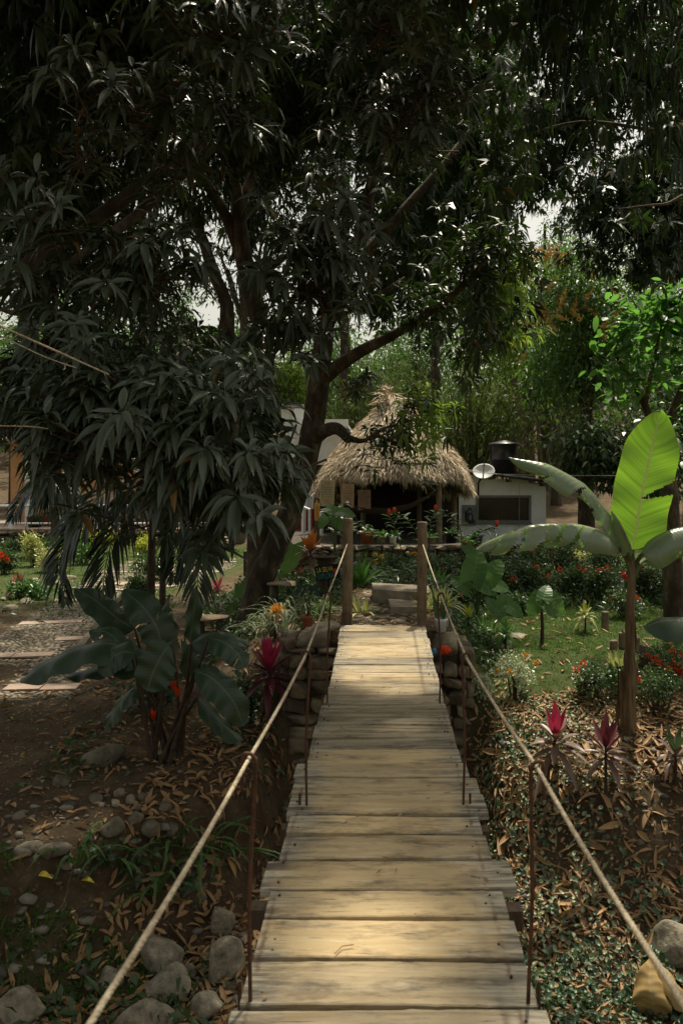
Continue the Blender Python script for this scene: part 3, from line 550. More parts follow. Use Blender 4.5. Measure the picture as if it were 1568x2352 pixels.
# ------------------------------------------------------------------ paths
g = Geo(); gm = Geo()
def cobbles(g, gt, pts, wd, band=None, size=.065, dens=.9, gap_t=None, zoff=0.):
    p = np.array([q[:2] for q in pts]); p, _ = smooth_path(np.c_[p, np.zeros(len(p))], np.zeros(len(p)), 10); p = p[:, :2]
    s = np.concatenate([[0], np.cumsum(np.linalg.norm(np.diff(p, axis=0), axis=1))]); S = 0; nb = band or 1e9; nextb = .3
    v0, f0 = ICO[1]
    while S < s[-1]:
        c = np.array([np.interp(S, s, p[:, i]) for i in (0, 1)]); t = unit(np.array([np.interp(min(S + .1, s[-1]), s, p[:, i]) - np.interp(S - .05, s, p[:, i]) for i in (0, 1)])); nn = np.array([-t[1], t[0]])
        if S >= nextb and band:
            for k in range(2):
                q = c + nn * (k - .5) * wd * .5 + t * .12; z = float(gz(*q)) + .03 + zoff
                obox(gt, (q[0], q[1], z - .015), np.r_[nn * wd * .245, 0], np.r_[t * .13, 0], (0, 0, .012))
            nextb += band; S += .27; continue
        u = -wd / 2
        while u < wd / 2:
            w = size * R.uniform(.7, 1.7)
            if R.random() < dens:
                q = c + nn * (u + w / 2) + t * R.uniform(-.012, .012); z = float(gz(*q)) + zoff
                v = v0 * np.array([w / 2 * .95, size * .42, size * .4]) * (1 + .12 * R.normal(size=(len(v0), 1)))
                v = np.c_[v[:, 0] * nn[0] + v[:, 1] * t[0], v[:, 0] * nn[1] + v[:, 1] * t[1], np.minimum(v[:, 2], size * .22)]
                g.add(v + np.array([q[0], q[1], z + .0]), f0)
            u += w
        S += size * .85
H = lambda *a: [hit(*q) for q in a]
gt = Geo()
cobbles(g, gt, H((10, 1530), (110, 1440), (205, 1370), (285, 1312), (345, 1288)), 1.05, 2.3)
cobbles(g, gt, H((70, 1605), (160, 1520), (215, 1440), (250, 1395), (300, 1350)), .85, 2.6, dens=.8)
cobbles(g, gt, H((300, 1350), (400, 1325), (470, 1300), (480, 1283)), 1.6, 2.4)
structure(g, 'cobbled_path', M['cobble']); structure(gt, 'path_tiles', M['tile'], smooth=False)
g = Geo()
kp = H((40, 1550), (120, 1465), (190, 1400), (250, 1350), (300, 1318)); kp = np.array([q + np.array([.62, 0, 0]) for q in kp]); kp[:, 2] = gz(kp[:, 0], kp[:, 1])
for a, b in zip(kp[:-1], kp[1:]):
    n = 4
    for i in range(n):
        q = a + (b - a) * (i + .5) / n; obox(g, q + Z3 * .05, (b - a) / n * .49, np.r_[unit(np.array([-(b - a)[1], (b - a)[0]])) * .05, 0], (0, 0, .08))
structure(g, 'path_kerb', M['darkstone'], smooth=False)
g = Geo(); gt = Geo(); cobbles(g, gt, [(.05, 8.7), (.06, 9.6), (.12, 10.6), (.2, 11.6)], .80, None, .13, .8, zoff=-.012)
structure(g, 'stone_path', M['cobble'])
g = Geo()
for (x0, x1, ya, yb, zt, sk) in ((.10, .52, 9.75, 10.45, -.02, .0), (-.12, .60, 10.5, 11.15, .085, -.28)):
    v = np.array([[x0, ya, -.3], [x1, ya + sk, -.3], [x1 + .03, yb + sk, -.3], [x0 - .03, yb, -.3]]); top = v.copy(); top[:, 2] = zt
    g.add(np.vstack([v, top]), BF)
solo(g, 'stone_steps', M['cement'], 'two low stone slab steps at the end of the path between the posts', 'steps', (.1, 11.5, -.1), smooth=False)
# ------------------------------------------------------------------ terrace wall, hut
floor = Geo(); box(floor, (-3.2, 18.35, -1.2), (2.3, 25.9, -.17)); structure(floor, 'hut_floor', M['mortar'], smooth=False)
t = thing('terrace_wall', 'low rubble stone terrace wall in front of the thatched hut', 'stone wall', (.3, 18.1, -.9))
g = Geo(); stonewall(g, -2.0, 1.75, -1.0, -.01, lambda x: 18.0, .17, .13); part(g, 'stones', M['stone'], t)
g = Geo(); box(g, (-2.0, 18.1, -1.2), (1.75, 18.34, -.02)); part(g, 'mortar_core', M['mortar'], t, smooth=False)
t = thing('dry_stone_wall', 'dark dry stacked stone wall below the white hut wall', 'stone wall', (2.3, 18.0, -.9))
g = Geo(); stonewall(g, 1.72, 3.1, -1.0, .0, lambda x: 17.9 + .12 * (x - 1.7), .085, .13); part(g, 'stones', M['darkstone'], t)
g = Geo(); box(g, (1.77, 18.03, -1.2), (3.0, 18.3, -.06)); part(g, 'mortar_core', M['mortar'], t, smooth=False)

HC = np.array([.33, 22.5]); hut = thing('thatched_hut', 'open sided round hut under a shaggy dry palm thatch roof', 'hut', (HC[0], HC[1], -.17))
prof = [(3.80, .05), (3.62, .22), (3.38, .48), (3.08, .80), (2.8, 1.08), (2.5, 1.36), (2.2, 1.62), (1.92, 1.84), (1.62, 2.0), (1.35, 2.09), (1.0, 2.15), (.8, 2.17)]
pz = np.array([q[0] for q in prof])[::-1]; pr = np.array([q[1] for q in prof])[::-1]
def zb(th):
    fr = np.clip(-np.sin(th), -1, 1); return 1.12 + .44 * sstep(.15, .8, fr) + .03 * np.sin(th * 7)
def roofpt(th, s):
    z = 3.79 + (zb(th) - 3.79) * s; r = np.interp(z, pz, pr) + .05 * np.sin(th * 9 + z * 4) * s
    return np.stack([HC[0] + r * np.cos(th), HC[1] + r * np.sin(th) * .98, z], -1)
g = Geo(); th = np.linspace(0, 2 * np.pi, 73)[:-1]; ss = np.linspace(0, 1, 14); tt, s2 = np.meshgrid(th, ss); V = roofpt(tt, s2) - Z3 * .03
i = np.arange(13)[:, None] * 72; j = np.arange(72)[None]; j2 = (j + 1) % 72
g.add(V.reshape(-1, 3), np.stack([i + j, i + 72 + j, i + 72 + j2, i + j2], -1).reshape(-1, 4))
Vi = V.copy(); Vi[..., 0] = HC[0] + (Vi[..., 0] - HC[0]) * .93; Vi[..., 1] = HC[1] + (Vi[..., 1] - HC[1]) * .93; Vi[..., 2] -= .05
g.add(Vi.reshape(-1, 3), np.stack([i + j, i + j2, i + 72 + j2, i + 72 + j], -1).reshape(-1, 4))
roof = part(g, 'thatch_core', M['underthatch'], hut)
g = Geo(); n = 44000; th = R.uniform(0, 2 * np.pi, n); s = R.random(n) ** .62
a = roofpt(th, s); b = roofpt(th + R.normal(size=n) * .02, np.minimum(s + .03, 1.03)); d = unit(b - a); out = np.stack([np.cos(th), np.sin(th), np.full(n, .7)], 1)
d = unit(d + out * R.uniform(-.03, .42, n)[:, None] + R.normal(size=(n, 3)) * .13)
blades(g, a + out * R.uniform(0, .05, n)[:, None], d, out + R.normal(size=(n, 3)) * .5, R.uniform(.12, .34, n), R.uniform(.008, .022, n), .12, segs=1)
n = 7500; th = R.uniform(0, 2 * np.pi, n); a = roofpt(th, R.uniform(.93, 1.0, n)); out = np.stack([np.cos(th), np.sin(th), np.zeros(n)], 1)
cl = .5 + .5 * np.sin(th * 23) * np.sin(th * 11 + 2)
d = unit(-Z3 * R.uniform(.7, 1.5, n)[:, None] + out * R.uniform(.05, .5, n)[:, None] + R.normal(size=(n, 3)) * .12)
blades(g, a - out * R.uniform(0, .18, n)[:, None], d, out + R.normal(size=(n, 3)) * .5, R.uniform(.08, .22, n) + .30 * cl ** 2 * R.random(n), R.uniform(.008, .022, n), .1, segs=1)
part(g, 'thatch', M['thatch'], hut)
g = Geo(); n = 380; th = R.uniform(0, 6.28, n); rr = R.uniform(0, .24, n); a = np.stack([HC[0] - .1 + rr * np.cos(th), HC[1] + rr * np.sin(th), 3.9 - rr * .9 + R.uniform(-.28, .06, n)], 1)
d = unit(np.stack([np.cos(th), np.sin(th), R.uniform(-2.2, .5, n)], 1)); blades(g, a, d, R.normal(size=(n, 3)), R.uniform(.25, .7, n), R.uniform(.03, .07, n), R.uniform(.1, .5, n), segs=3, fold=.3)
n = 60; th = R.uniform(0, 6.28, n); a = np.stack([HC[0] - .22 + .1 * np.cos(th), HC[1] - .2 + .05 * np.sin(th), R.uniform(3.82, 4.0, n)], 1)
blades(g, a, unit(np.stack([R.normal(size=n) * .5 - .3, R.normal(size=n) * .4, R.uniform(.2, 1, n)], 1)), R.normal(size=(n, 3)), R.uniform(.2, .42, n), .04, .3, segs=3)
part(g, 'ridge_tuft', M['thatch'], hut)
for (x, y) in ((1.49, 21.0), (-1.05, 21.1), (2.05, 22.9), (-1.4, 22.9), (1.1, 24.1), (-.6, 24.1)):
    g = Geo(); tube(g, [(x, y, -.3), (x + R.uniform(-.03, .03), y, .7), (x + R.uniform(-.03, .03), y, 1.72)], [.085, .08, .075], 10, 0, .03); part(g, 'roof_post', M['post'], hut)
for pp_ in ([(-1.1, 21.05, 1.6), (1.5, 20.95, 1.6)], [(-.8, 24.1, 1.5), (1.3, 24.1, 1.5)]): g = Geo(); tube(g, pp_, .05, 8, k=1); part(g, 'eave_beam', M['plainwood'], hut)
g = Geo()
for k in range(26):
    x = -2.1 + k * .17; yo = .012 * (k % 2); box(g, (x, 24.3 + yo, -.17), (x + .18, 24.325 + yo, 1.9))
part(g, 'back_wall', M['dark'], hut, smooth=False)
# hanging sign boards with rows of handwriting
for px0, px1, py0, py1, D, mt, lb, tilt in ((735, 768, 1103, 1163, 20.05, 'paper', 'yellowish handwritten notice board hanging beside the mango trunk', .05), (785, 813, 1111, 1166, 20.7, 'pinkpaper', 'pale handwritten notice board half hidden behind the seated person', .02), (822, 851, 1125, 1171, 21.2, 'pinkpaper', 'faded pinkish handwritten notice board in the shade of the hut', 0.)):
    a = P(px0, py1, D); b = P(px1, py0, D); c = (a + b) / 2; w = (b[0] - a[0]) / 2; h = (b[2] - a[2]) / 2; X = np.array([math.cos(tilt), 0, -math.sin(tilt)]); Zv = np.array([math.sin(tilt), 0, math.cos(tilt)])
    t = thing('notice_board', lb, 'notice board', c, 'handwritten notice boards on the hut')
    g = Geo(); obox(g, c, X * w, (0, .006, 0), Zv * h); nl = 13
    for i in range(nl):
        u = -w * R.uniform(.7, .85); y = h * (.84 - 1.6 * i / (nl - 1)); e = w * R.uniform(.4, .85) if i not in (0, 1, nl - 1) else w * .3
        if i in (0, 1, nl - 1): u = -w * .4
        mi = 2 if i in (2, 9, 10, 11, 12) or mt == 'pinkpaper' and i % 3 == 0 else 1
        while u < e:
            l = R.uniform(.02, .06)
            obox(g, c + X * (u + l / 2) + Zv * (y + R.uniform(-.004, .004)) + np.array([0, -.008, 0]), X * l / 2, (0, .0012, 0), Zv * R.uniform(.004, .008), mi); u += l + .016
    part(g, 'board', [M[mt], M['ink'], M['redink']], t, smooth=False)
# hammock
h0 = P(1003, 1121, 21.0); h1 = P(766, 1150, 21.6); g = Geo(); nu, nv = 26, 9; V = []
for i in range(nu + 1):
    u = i / nu; c = h0 * (1 - u) + h1 * u; c = c - Z3 * (3.0 * .62 * u * (1 - u) * (1.25 - .35 * u)); w = .34 * math.sin(math.pi * min(max(u, .06), .94)) ** .7
    for j in range(nv + 1):
        v = j / nv * 2 - 1; V.append(c + np.array([0, v * w, w * .55 * v * v + .012 * math.sin(v * 9 + u * 30) - .05]))
V = np.array(V); id_ = np.arange(len(V)).reshape(nu + 1, nv + 1); t = thing('hammock', 'dark grey cloth hammock slung across the hut', 'hammock', (h0 + h1) / 2)
g.add(V, np.stack([id_[:-1, :-1], id_[1:, :-1], id_[1:, 1:], id_[:-1, 1:]], -1).reshape(-1, 4)); part(g, 'sling', M['cloth'], t)
g = Geo(); tube(g, [h0 + np.array([-.25, 0, -.26]), h0, h0 + np.array([.12, -.1, .15])], .014, 6, k=1); part(g, 'hanging_cord', M['rope'], t); g = Geo(); tube(g, [h1 + np.array([.1, 0, -.1]), h1, h1 + np.array([-.3, 0, .2])], .014, 6, k=1); part(g, 'hanging_cord', M['rope'], t)
# seated person, dark hair and dark shirt, only head and shoulders clear of the plants
pb = P(797, 1166, 20.25); hx, hy, hz = pb
J = [(0, 0, -.66), (0, .02, -.42), (0, .03, -.22), (0, .01, -.12), (0, -.01, 0), (0, -.01, .10), (.19, .02, -.25), (.27, -.12, -.48), (.16, -.36, -.5), (-.19, .02, -.25), (-.27, -.12, -.48), (-.10, -.36, -.5), (.12, -.04, -.70), (.2, -.44, -.62), (.2, -.42, -.9), (-.12, -.04, -.70), (-.2, -.44, -.62), (-.2, -.42, -.9), (.2, -.52, -.93), (-.2, -.52, -.93)]
E_ = [(0, 1), (1, 2), (2, 3), (3, 4), (4, 5), (2, 6), (6, 7), (7, 8), (2, 9), (9, 10), (10, 11), (0, 12), (12, 13), (13, 14), (0, 15), (15, 16), (16, 17), (14, 18), (17, 19)]
rad = [.15, .14, .13, .055, .09, .075, .06, .045, .035, .06, .045, .035, .085, .07, .045, .085, .07, .045, .04, .04]
me = bpy.data.meshes.new('body'); me.from_pydata([Vector(j) + Vector(pb) for j in J], E_, []); ob = bpy.data.objects.new('tmp', me); sc.collection.objects.link(ob)
sk = ob.modifiers.new('s', 'SKIN'); sb = ob.modifiers.new('b', 'SUBSURF'); sb.levels = 2; sb.render_levels = 2
for v, r in zip(me.skin_vertices[0].data, rad): v.radius = (r, r)
me.skin_vertices[0].data[0].use_root = True
ev = ob.evaluated_get(bpy.context.evaluated_depsgraph_get()); m2 = bpy.data.meshes.new_from_object(ev)
vv = np.array([v.co[:] for v in m2.vertices]); polys = [tuple(p.vertices) for p in m2.polygons]; bpy.data.objects.remove(ob)
pt = thing('person', 'seated person with dark hair and a dark shirt in the shade of the hut', 'person', (hx, hy, -.17))
g = Geo(); q4 = np.array([p for p in polys if len(p) == 4]); cz = vv[q4].mean(1)[:, 2] - hz; cy_ = vv[q4].mean(1)[:, 1] - hy
sel = (cz > -.13) | ((cy_ < -.2) & (cz > -.56) & (cz < -.42)); fc = vv.copy()
g.add(fc, q4[sel], 0); n0 = g.n; g.f.append((q4[~sel], 1)); part(g, 'body', [M['skin'], M['shirt']], pt)
g = Geo(); v, f = ICO[3]; v = v * np.array([.105, .115, .12]); k = (v[:, 2] > -.035) | (v[:, 1] > .0); v2 = v.copy(); v2[~k] *= .8
g.add(v2 + pb + np.array([0, .015, .045]), f); part(g, 'hair', M['hair'], pt)
g = Geo()
rock(g, pb + np.array([0, -.108, -.005]), (.014, .02, .022), 2, 0); part(g, 'nose', M['skin'], pt)
g = Geo(); lathe(g, (hx, hy + .02, -.17), [(.17, 0), (.17, .03), (.15, .04), (.14, .22), (.17, .24), (.17, .27), (0, .27)], 16)
solo(g, 'stool', M['plainwood'], 'low dark stool under the seated person in the hut', 'stool', (hx, hy, -.17))
# fire extinguisher beside the first board
c = P(728, 1195, 19.6); g = Geo(); lathe(g, c, [(0, -.02), (.06, 0), (.065, .04), (.065, .36), (.05, .42), (.02, .45), (.02, .5), (0, .5)], 16); t = thing('fire_extinguisher', 'yellow fire extinguisher bottle under the first notice board', 'extinguisher', c)
part(g, 'bottle', M['extinguisher'], t); g = Geo(); obox(g, c + Z3 * .53, (.05, .01, -.02), (0, .012, 0), (.006, 0, .02)); tube(g, [c + np.array([.02, 0, .48]), c + np.array([.09, 0, .4]), c + np.array([.08, 0, .2])], .008, 6); part(g, 'valve', M['darkpot'], t)
g = Geo(); tube(g, [(c[0], c[1] + .09, -.6), (c[0], c[1] + .09, 1.0)], .06, 10, k=1); solo(g, 'support_post', M['plainwood'], 'dark timber post behind the yellow extinguisher bottle', 'post', (c[0], c[1] + .09, -.6))
# ------------------------------------------------------------------ white house on the right
t = thing('white_house', 'low white painted house with a grey framed window beside the hut', 'house', (3.7, 25.0, -.8))
wl, wr = 2.2, P(1253, 1100, 25)[0]; D = 25.0
w0 = P(1098, 1195, D); w1 = P(1213, 1143, D); zt = 1.34
g = Geo(); box(g, (wl, 25, -1.2), (w0[0], 25.18, zt + .25)); box(g, (w1[0], 25, -1.2), (wr, 25.18, zt - .02)); box(g, (w0[0], 25, -1.2), (w1[0], 25.18, w0[2])); box(g, (w0[0], 25, w1[2]), (w1[0], 25.18, zt + .12))
box(g, (wr - .18, 25.18, -1.2), (wr, 28.5, zt - .02)); box(g, (wl, 25.18, -1.2), (wl + .18, 28.5, zt + .25)); box(g, (wl + .18, 28.32, -1.2), (wr - .18, 28.5, zt)); part(g, 'wall', M['white'], t, smooth=False)
g = Geo(); f = .075
for lo, hi in (((w0[0] - f, 24.95, w0[2] - f), (w1[0] + f, 25.04, w0[2])), ((w0[0] - f, 24.95, w1[2]), (w1[0] + f, 25.04, w1[2] + f)), ((w0[0] - f, 24.95, w0[2]), (w0[0], 25.04, w1[2])), ((w1[0], 24.95, w0[2]), (w1[0] + f, 25.04, w1[2]))): box(g, lo, hi)
wf = part(g, 'window', M['grayframe'], t, smooth=False)
g = Geo(); box(g, (w0[0] + .002, 25.07, w0[2] + .002), (w1[0] - .002, 25.08, w1[2] - .002)); part(g, 'pane', M['glass'], wf, smooth=False)
g = Geo(); box(g, (w0[0] - .1, 24.9, w0[2] - .12), (w1[0] + .1, 25.02, w0[2] - f - .003)); part(g, 'sill', M['grayframe'], wf, smooth=False)
a = P(1068, 1081, 24.4); b = P(1276, 1108, 24.4); g = Geo()
v = np.array([[a[0], 24.4, a[2] - .05], [b[0], 24.4, b[2] - .05], [b[0], 29, b[2] + .05], [a[0], 29, a[2] + .1]]); g.add(np.vstack([v, v + Z3 * .05]), BF)
n = 42
for k in range(n):
    u = (k + .5) / n; q = a * (1 - u) + b * u; tube(g, [(q[0], 24.38, q[2] + .0), (q[0], 29, q[2] + .13)], .028, 6, k=1)
rf = part(g, 'roof', M['darksheet'], t)
for px, py in ((1124, 1099), (1166, 1105), (1243, 1114)):
    q = P(px, py, 24.8); g = Geo(); box(g, (q[0] - .04, 24.42, q[2] - .03), (q[0] + .04, 25, q[2] + .06)); part(g, 'rafter', M['plainwood'], t, smooth=False)
q = P(1214, 1102, 24.93); g = Geo(); tube(g, [P(1193, 1106, 24.94), P(1192, 1150, 24.93), P(1191, 1195, 24.93), P(1193, 1222, 24.94)], .008, 5); part(g, 'wall_cable', M['wire'], t)
c = P(1157, 1087, 26.5); t = thing('water_tank', 'black plastic water tank with a lid on the white house roof', 'water tank', c)
g = Geo(); lathe(g, c, [(0, 0), (.43, .0), (.45, .05), (.45, .42), (.465, .44), (.465, .47), (.45, .49), (.46, .86), (.485, .9), (.485, .93), (0, .93)], 40); part(g, 'body', M['tank'], t)
g = Geo(); lathe(g, c, [(.0, .925), (.52, .925), (.55, .945), (.54, .97), (.42, 1.02), (.22, 1.055), (.2, 1.075), (0, 1.08)], 40); part(g, 'lid', M['tank'], t)
g = Geo(); box(g, (c[0] - .7, 26.0, 1.55), (c[0] + .7, 27.1, c[2] - .002)); solo(g, 'tank_stand', M['plainwood'], 'dark timber platform carrying the black water tank', 'platform', (c[0], 26.5, 1.55), smooth=False)
c = P(1110, 1082, 24.1); t = thing('satellite_dish', 'pale grey oval satellite dish on a pole at the hut eave', 'satellite dish', c)
nrm = unit(np.array([-.15, -.75, .62])); sx = unit(np.cross(Z3, nrm)) * -1; sy = np.cross(nrm, sx); g = Geo(); rr = np.linspace(0, 1, 9); th = np.arange(40) * 2 * np.pi / 40; V = []
for off in (0, -.012):
    for r_ in rr:
        for a in th: V.append(c + sx * .335 * r_ * math.cos(a) + sy * .29 * r_ * math.sin(a) + nrm * (.075 * r_ * r_ - .07 + off))
V = np.array(V); i = np.arange(8)[:, None] * 40; j = np.arange(40)[None]; j2 = (j + 1) % 40; q = np.stack([i + j, i + j2, i + 40 + j2, i + 40 + j], -1).reshape(-1, 4)
g.add(V, np.vstack([q, q[:, ::-1] + 360])); n0 = 0; g.f.append((np.stack([320 + j, 320 + j2, 680 + j2, 680 + j], -1).reshape(-1, 4), 0)); part(g, 'reflector', M['dish'], t)
g = Geo(); tube(g, [c - sy * .36 + nrm * .03, c + nrm * .02, c + sy * .34 + nrm * .03], .018, 8, k=1); tube(g, [c - sy * .33, c - sy * .35 + nrm * .12 - Z3 * .05, c - sy * .22 + nrm * .42], .014, 8); part(g, 'feed_arm', M['darkpot'], t)
g = Geo(); tube(g, [c - nrm * .07, c + np.array([-.06, .25, -.25]), (c[0] - .07, 24.85, c[2] - .35), (c[0] - .07, 24.9, c[2] - .75)], .03, 8, k=1); part(g, 'pole', M['darkpot'], t)
g = Geo(); tube(g, [P(1000, 1078, 21.0), P(1085, 1083, 23.8), P(1160, 1090, 23.5), P(1300, 1092, 23), P(1500, 1093, 22)], .009, 5); solo(g, 'cable', M['wire'], 'thin pale cable strung from the hut eave past the satellite dish', 'cable', P(1085, 1083, 23.8))
# wall picture of a dark hooded figure
a = P(1061, 1207, 24.93); b = P(1092, 1160, 24.93); c = (a + b) / 2; t = thing('wall_picture', 'dark painting of a crouching figure hung on the white wall by the hut', 'painting', c)
M['canvas'] = surf('painted_canvas', [(.3, (.07, .09, .09)), (.5, (.18, .2, .19)), (.7, (.32, .22, .12))], 2.2, bst=0)
M['figure'] = surf('dark_paint', [(.3, (.012, .014, .016)), (.7, (.05, .055, .055))], 9, bst=0)
M['face'] = surf('grey_paint', [(.3, (.16, .17, .17)), (.7, (.26, .26, .25))], 9, bst=0)
g = Geo(); box(g, (a[0], 24.94, a[2]), (b[0], 24.985, b[2])); part(g, 'canvas', M['canvas'], t, smooth=False)
g = Geo(); X = lambda u, v: np.array([c[0] + u * (b[0] - a[0]) / 2, 24.936, c[2] + v * (b[2] - a[2]) / 2])
def disc(g, u, v, ru, rv, m=0, y=0., n=22):
    th = np.arange(n) * 2 * np.pi / n; p = np.array([X(u + ru * math.cos(q), v + rv * math.sin(q)) for q in th]); p[:, 1] -= y; g.add(p, np.arange(n)[None], m)
disc(g, .12, .45, .34, .3, 0, .001); disc(g, .15, -.3, .5, .55, 0, .0005); disc(g, -.42, -.1, .22, .6, 0, .0008); disc(g, .5, -.62, .42, .22, 0, .0015); disc(g, .14, .4, .2, .19, 1, .003); disc(g, .2, -.22, .2, .3, 1, .003); disc(g, .14, .47, .15, .035, 0, .004); disc(g, .14, .28, .06, .02, 0, .004)
part(g, 'painted_figure', [M['figure'], M['face']], t, smooth=False)
# ------------------------------------------------------------------ white building behind the trunk, its low red sheet wall and railing
t = thing('white_building', 'tall white building with a corrugated roof behind the mango trunk', 'building', (-2.6, 27, -.6))
a = P(646, 938, 27); b = P(706, 938, 27); e = P(792, 985, 27)
g = Geo(); box(g, (a[0], 27, -1), (b[0], 31, a[2])); box(g, (b[0], 27.15, -1), (e[0], 31, e[2])); box(g, (b[0] - .5, 26.9, .2), (b[0] - .42, 27, a[2] - .02)); part(g, 'wall', M['white'], t, smooth=False)
g = Geo(); n = 13
for k in range(n):
    x = a[0] - .12 + k * .095; tube(g, [(x, 26.55, a[2] + .06), (x, 31.2, a[2] + .22)], .045, 7, k=1)
part(g, 'roof', M['roofsheet'], t)
g = Geo(); box(g, (b[0] - .1, 26.2, e[2] + .002), (e[0] + .15, 31, e[2] + .09)); box(g, (b[0] - .1, 26.17, e[2] + .03), (e[0] + .15, 26.2, e[2] + .27)); part(g, 'porch_roof', M['white'], t, smooth=False)
g = Geo(); a = P(640, 1228, 25.5); b = P(748, 1171, 25.5); n = 17
for k in range(n):
    z = a[2] + (b[2] - a[2]) * k / (n - 1); tube(g, [(a[0], 25.5, z), (b[0], 25.5, z)], .035, 6, k=1)
solo(g, 'sheet_fence', M['red'], 'low dark red corrugated sheet fence behind the white railing', 'fence', (a + b) / 2)
t = thing('railing', 'short white metal railing in front of the red corrugated fence', 'railing', P(715, 1225, 23.5))
for px, py, q in ((697, 1166, 1225), (711, 1172, 1235), (738, 1175, 1240)):
    g = Geo(); tube(g, [P(px, q, 23.5), P(px, py, 23.5)], .065 if px != 711 else .04, 10, k=1); part(g, 'rail_post', M['white'], t)
g = Geo(); tube(g, [P(676, 1166, 23.6), P(699, 1165, 23.5), P(713, 1171, 23.3)], .035, 8, k=1); part(g, 'top_rail', M['white'], t)
# ------------------------------------------------------------------ ochre house on the left with its terrace
D = 31.; X0, X1 = P(25, 0, D)[0], P(575, 0, D)[0]
g = Geo(); box(g, (X0 - 6, 28.05, -1.3), (X1 + .3, 36, -.36)); structure(g, 'terrace', M['cement'], smooth=False)
g = Geo(); box(g, (X0 - 6, 27.9, -.358), (X1 + .3, 31, -.30)); structure(g, 'terrace_floor_tiles', M['tile'], smooth=False)
t = thing('ochre_house', 'ochre walled house with a dark doorway behind the white terrace railing', 'house', ((X0 + X1) / 2, D, -.3))
dx = [P(q, 0, D)[0] for q in (352, 425, 283, 322)]
g = Geo(); box(g, (X0, D, -.3), (dx[0], D + .25, 3.1)); box(g, (dx[1], D, -.3), (X1, D + .25, 3.1)); box(g, (dx[0], D, 1.75), (dx[1], D + .25, 3.1)); box(g, (X1 - .25, D + .25, -.3), (X1, D + 4.5, 3.1)); part(g, 'wall', M['orange'], t, smooth=False)
g = Geo(); box(g, (X0 + 1.2, D - .02, -.3), (dx[0] - 1.4, D - .002, .9)); part(g, 'cream_panel', M['cream'], t, smooth=False)
g = Geo(); box(g, (dx[0], D - .03, -.3), (dx[0] - .5, D - .002, .25)); box(g, (dx[1], D - .03, -.3), (X1, D - .004, .12)); part(g, 'wainscot', M['tile'], t, smooth=False)
g = Geo(); box(g, (dx[0] + .002, D + .1, -.3), (dx[1] - .002, D + .14, 1.75)); part(g, 'door', M['plainwood'], t, smooth=False)
g = Geo(); box(g, (dx[2], D - .03, .05), (dx[3], D + .0, .62)); w_ = part(g, 'window', M['grayframe'], t, smooth=False)
g = Geo(); box(g, (dx[2] + .06, D - .036, .1), (dx[3] - .06, D - .032, .57)); part(g, 'pane', M['glass'], w_, smooth=False)
g = Geo()
for k in range(64):
    x = X0 - .6 + k * (X1 - X0 + 1.2) / 63; tube(g, [(x, D - 1.0, 2.85), (x, D + 2.4, 4.3)], .085, 6, k=1)
part(g, 'roof', M['tile'], t)
g = Geo(); q = P(68, 0, 30)[0]; box(g, (q - .12, 29.9, -.3), (q + .12, 30.1, 2.9)); part(g, 'porch_pillar', M['white'], t, smooth=False)
t = thing('retaining_wall', 'dark rounded stone retaining wall under the ochre house terrace', 'stone wall', (-10.5, 27.8, -1))
g = Geo(); stonewall(g, X0 - 1.5, P(425, 0, 27.6)[0], -1.1, -.37, lambda x: 27.62, .2, .15); part(g, 'stones', M['darkstone'], t)
g = Geo(); box(g, (X0 - 1.5, 27.75, -1.3), (P(425, 0, 27.6)[0], 28.04, -.4)); part(g, 'mortar_core', M['mortar'], t, smooth=False)
t = thing('railing', 'long white pipe railing along the edge of the ochre house terrace', 'railing', P(160, 1215, 28.1))
zt = EYE - 72 * 28.1 / F; g = Geo(); tube(g, [(P(-120, 0, 28.1)[0], 28.1, zt), (P(565, 0, 28.1)[0], 28.1, zt)], .045, 8, k=1); part(g, 'top_rail', M['white'], t)
g = Geo(); tube(g, [(P(-120, 0, 28.1)[0], 28.1, -.12), (P(565, 0, 28.1)[0], 28.1, -.12)], .03, 8, k=1); part(g, 'lower_rail', M['white'], t)
for px in (-95, 27, 143, 265, 390, 550):
    x = P(px, 0, 28.1)[0]; g = Geo(); box(g, (x - .075, 28.03, -.3), (x + .075, 28.17, zt - .02)); part(g, 'rail_post', M['white'], t, smooth=False)
g = Geo()
for k in range(6):
    z1 = -.40 - k * .095; D1 = 27.9 - k * .34
    xa, xb = P(432, 0, 27)[0], P(530, 0, 27)[0]
    stonewall(g, xa, xb, z1 - .09, z1, lambda x: D1 - .34, .09, .19)
solo(g, 'garden_stairs', M['stone'], 'rough stone stairs climbing to the ochre house terrace', 'stairs', (P(480, 0, 26.5)[0], 26.5, -.9))
for px, py, D, s, mt, lb in ((81, 1192, 28.8, .3, 'darkpot', 'low black bowl pot by the white pillar on the terrace'), (162, 1188, 29.2, .36, 'pot', 'big terracotta pot behind the terrace railing'), (310, 1203, 28.8, .26, 'darkpot', 'dark pot near the terrace window'), (505, 1190, 28.8, .3, 'darkpot', 'dark planter pot at the right end of the terrace'), (112, 1185, 29.5, .34, 'pot', 'brick red planter left of the slim terrace tree'), (316, 1180, 30.0, .3, 'pot', 'terracotta pot standing under the ochre house window')):
    c = P(px, 0, D); c[2] = -.3; t = thing('planter', lb, 'planter', c); g = Geo(); lathe(g, c, [(0, 0), (s * .7, 0), (s * .95, s * 1.1), (s, s * 1.15), (s, s * 1.25), (s * .9, s * 1.25), (s * .85, s * 1.1), (0, s * 1.05)], 18); part(g, 'pot', M[mt], t)
    n = 50; g = Geo(); d = unit(np.c_[R.normal(size=(n, 2)) * .6, R.uniform(.3, 1, n)]); blades(g, c + Z3 * s + d * .05, d, R.normal(size=(n, 3)), R.uniform(.2, .5, n), .05, .4); part(g, 'foliage', M['greenstrap'], t)
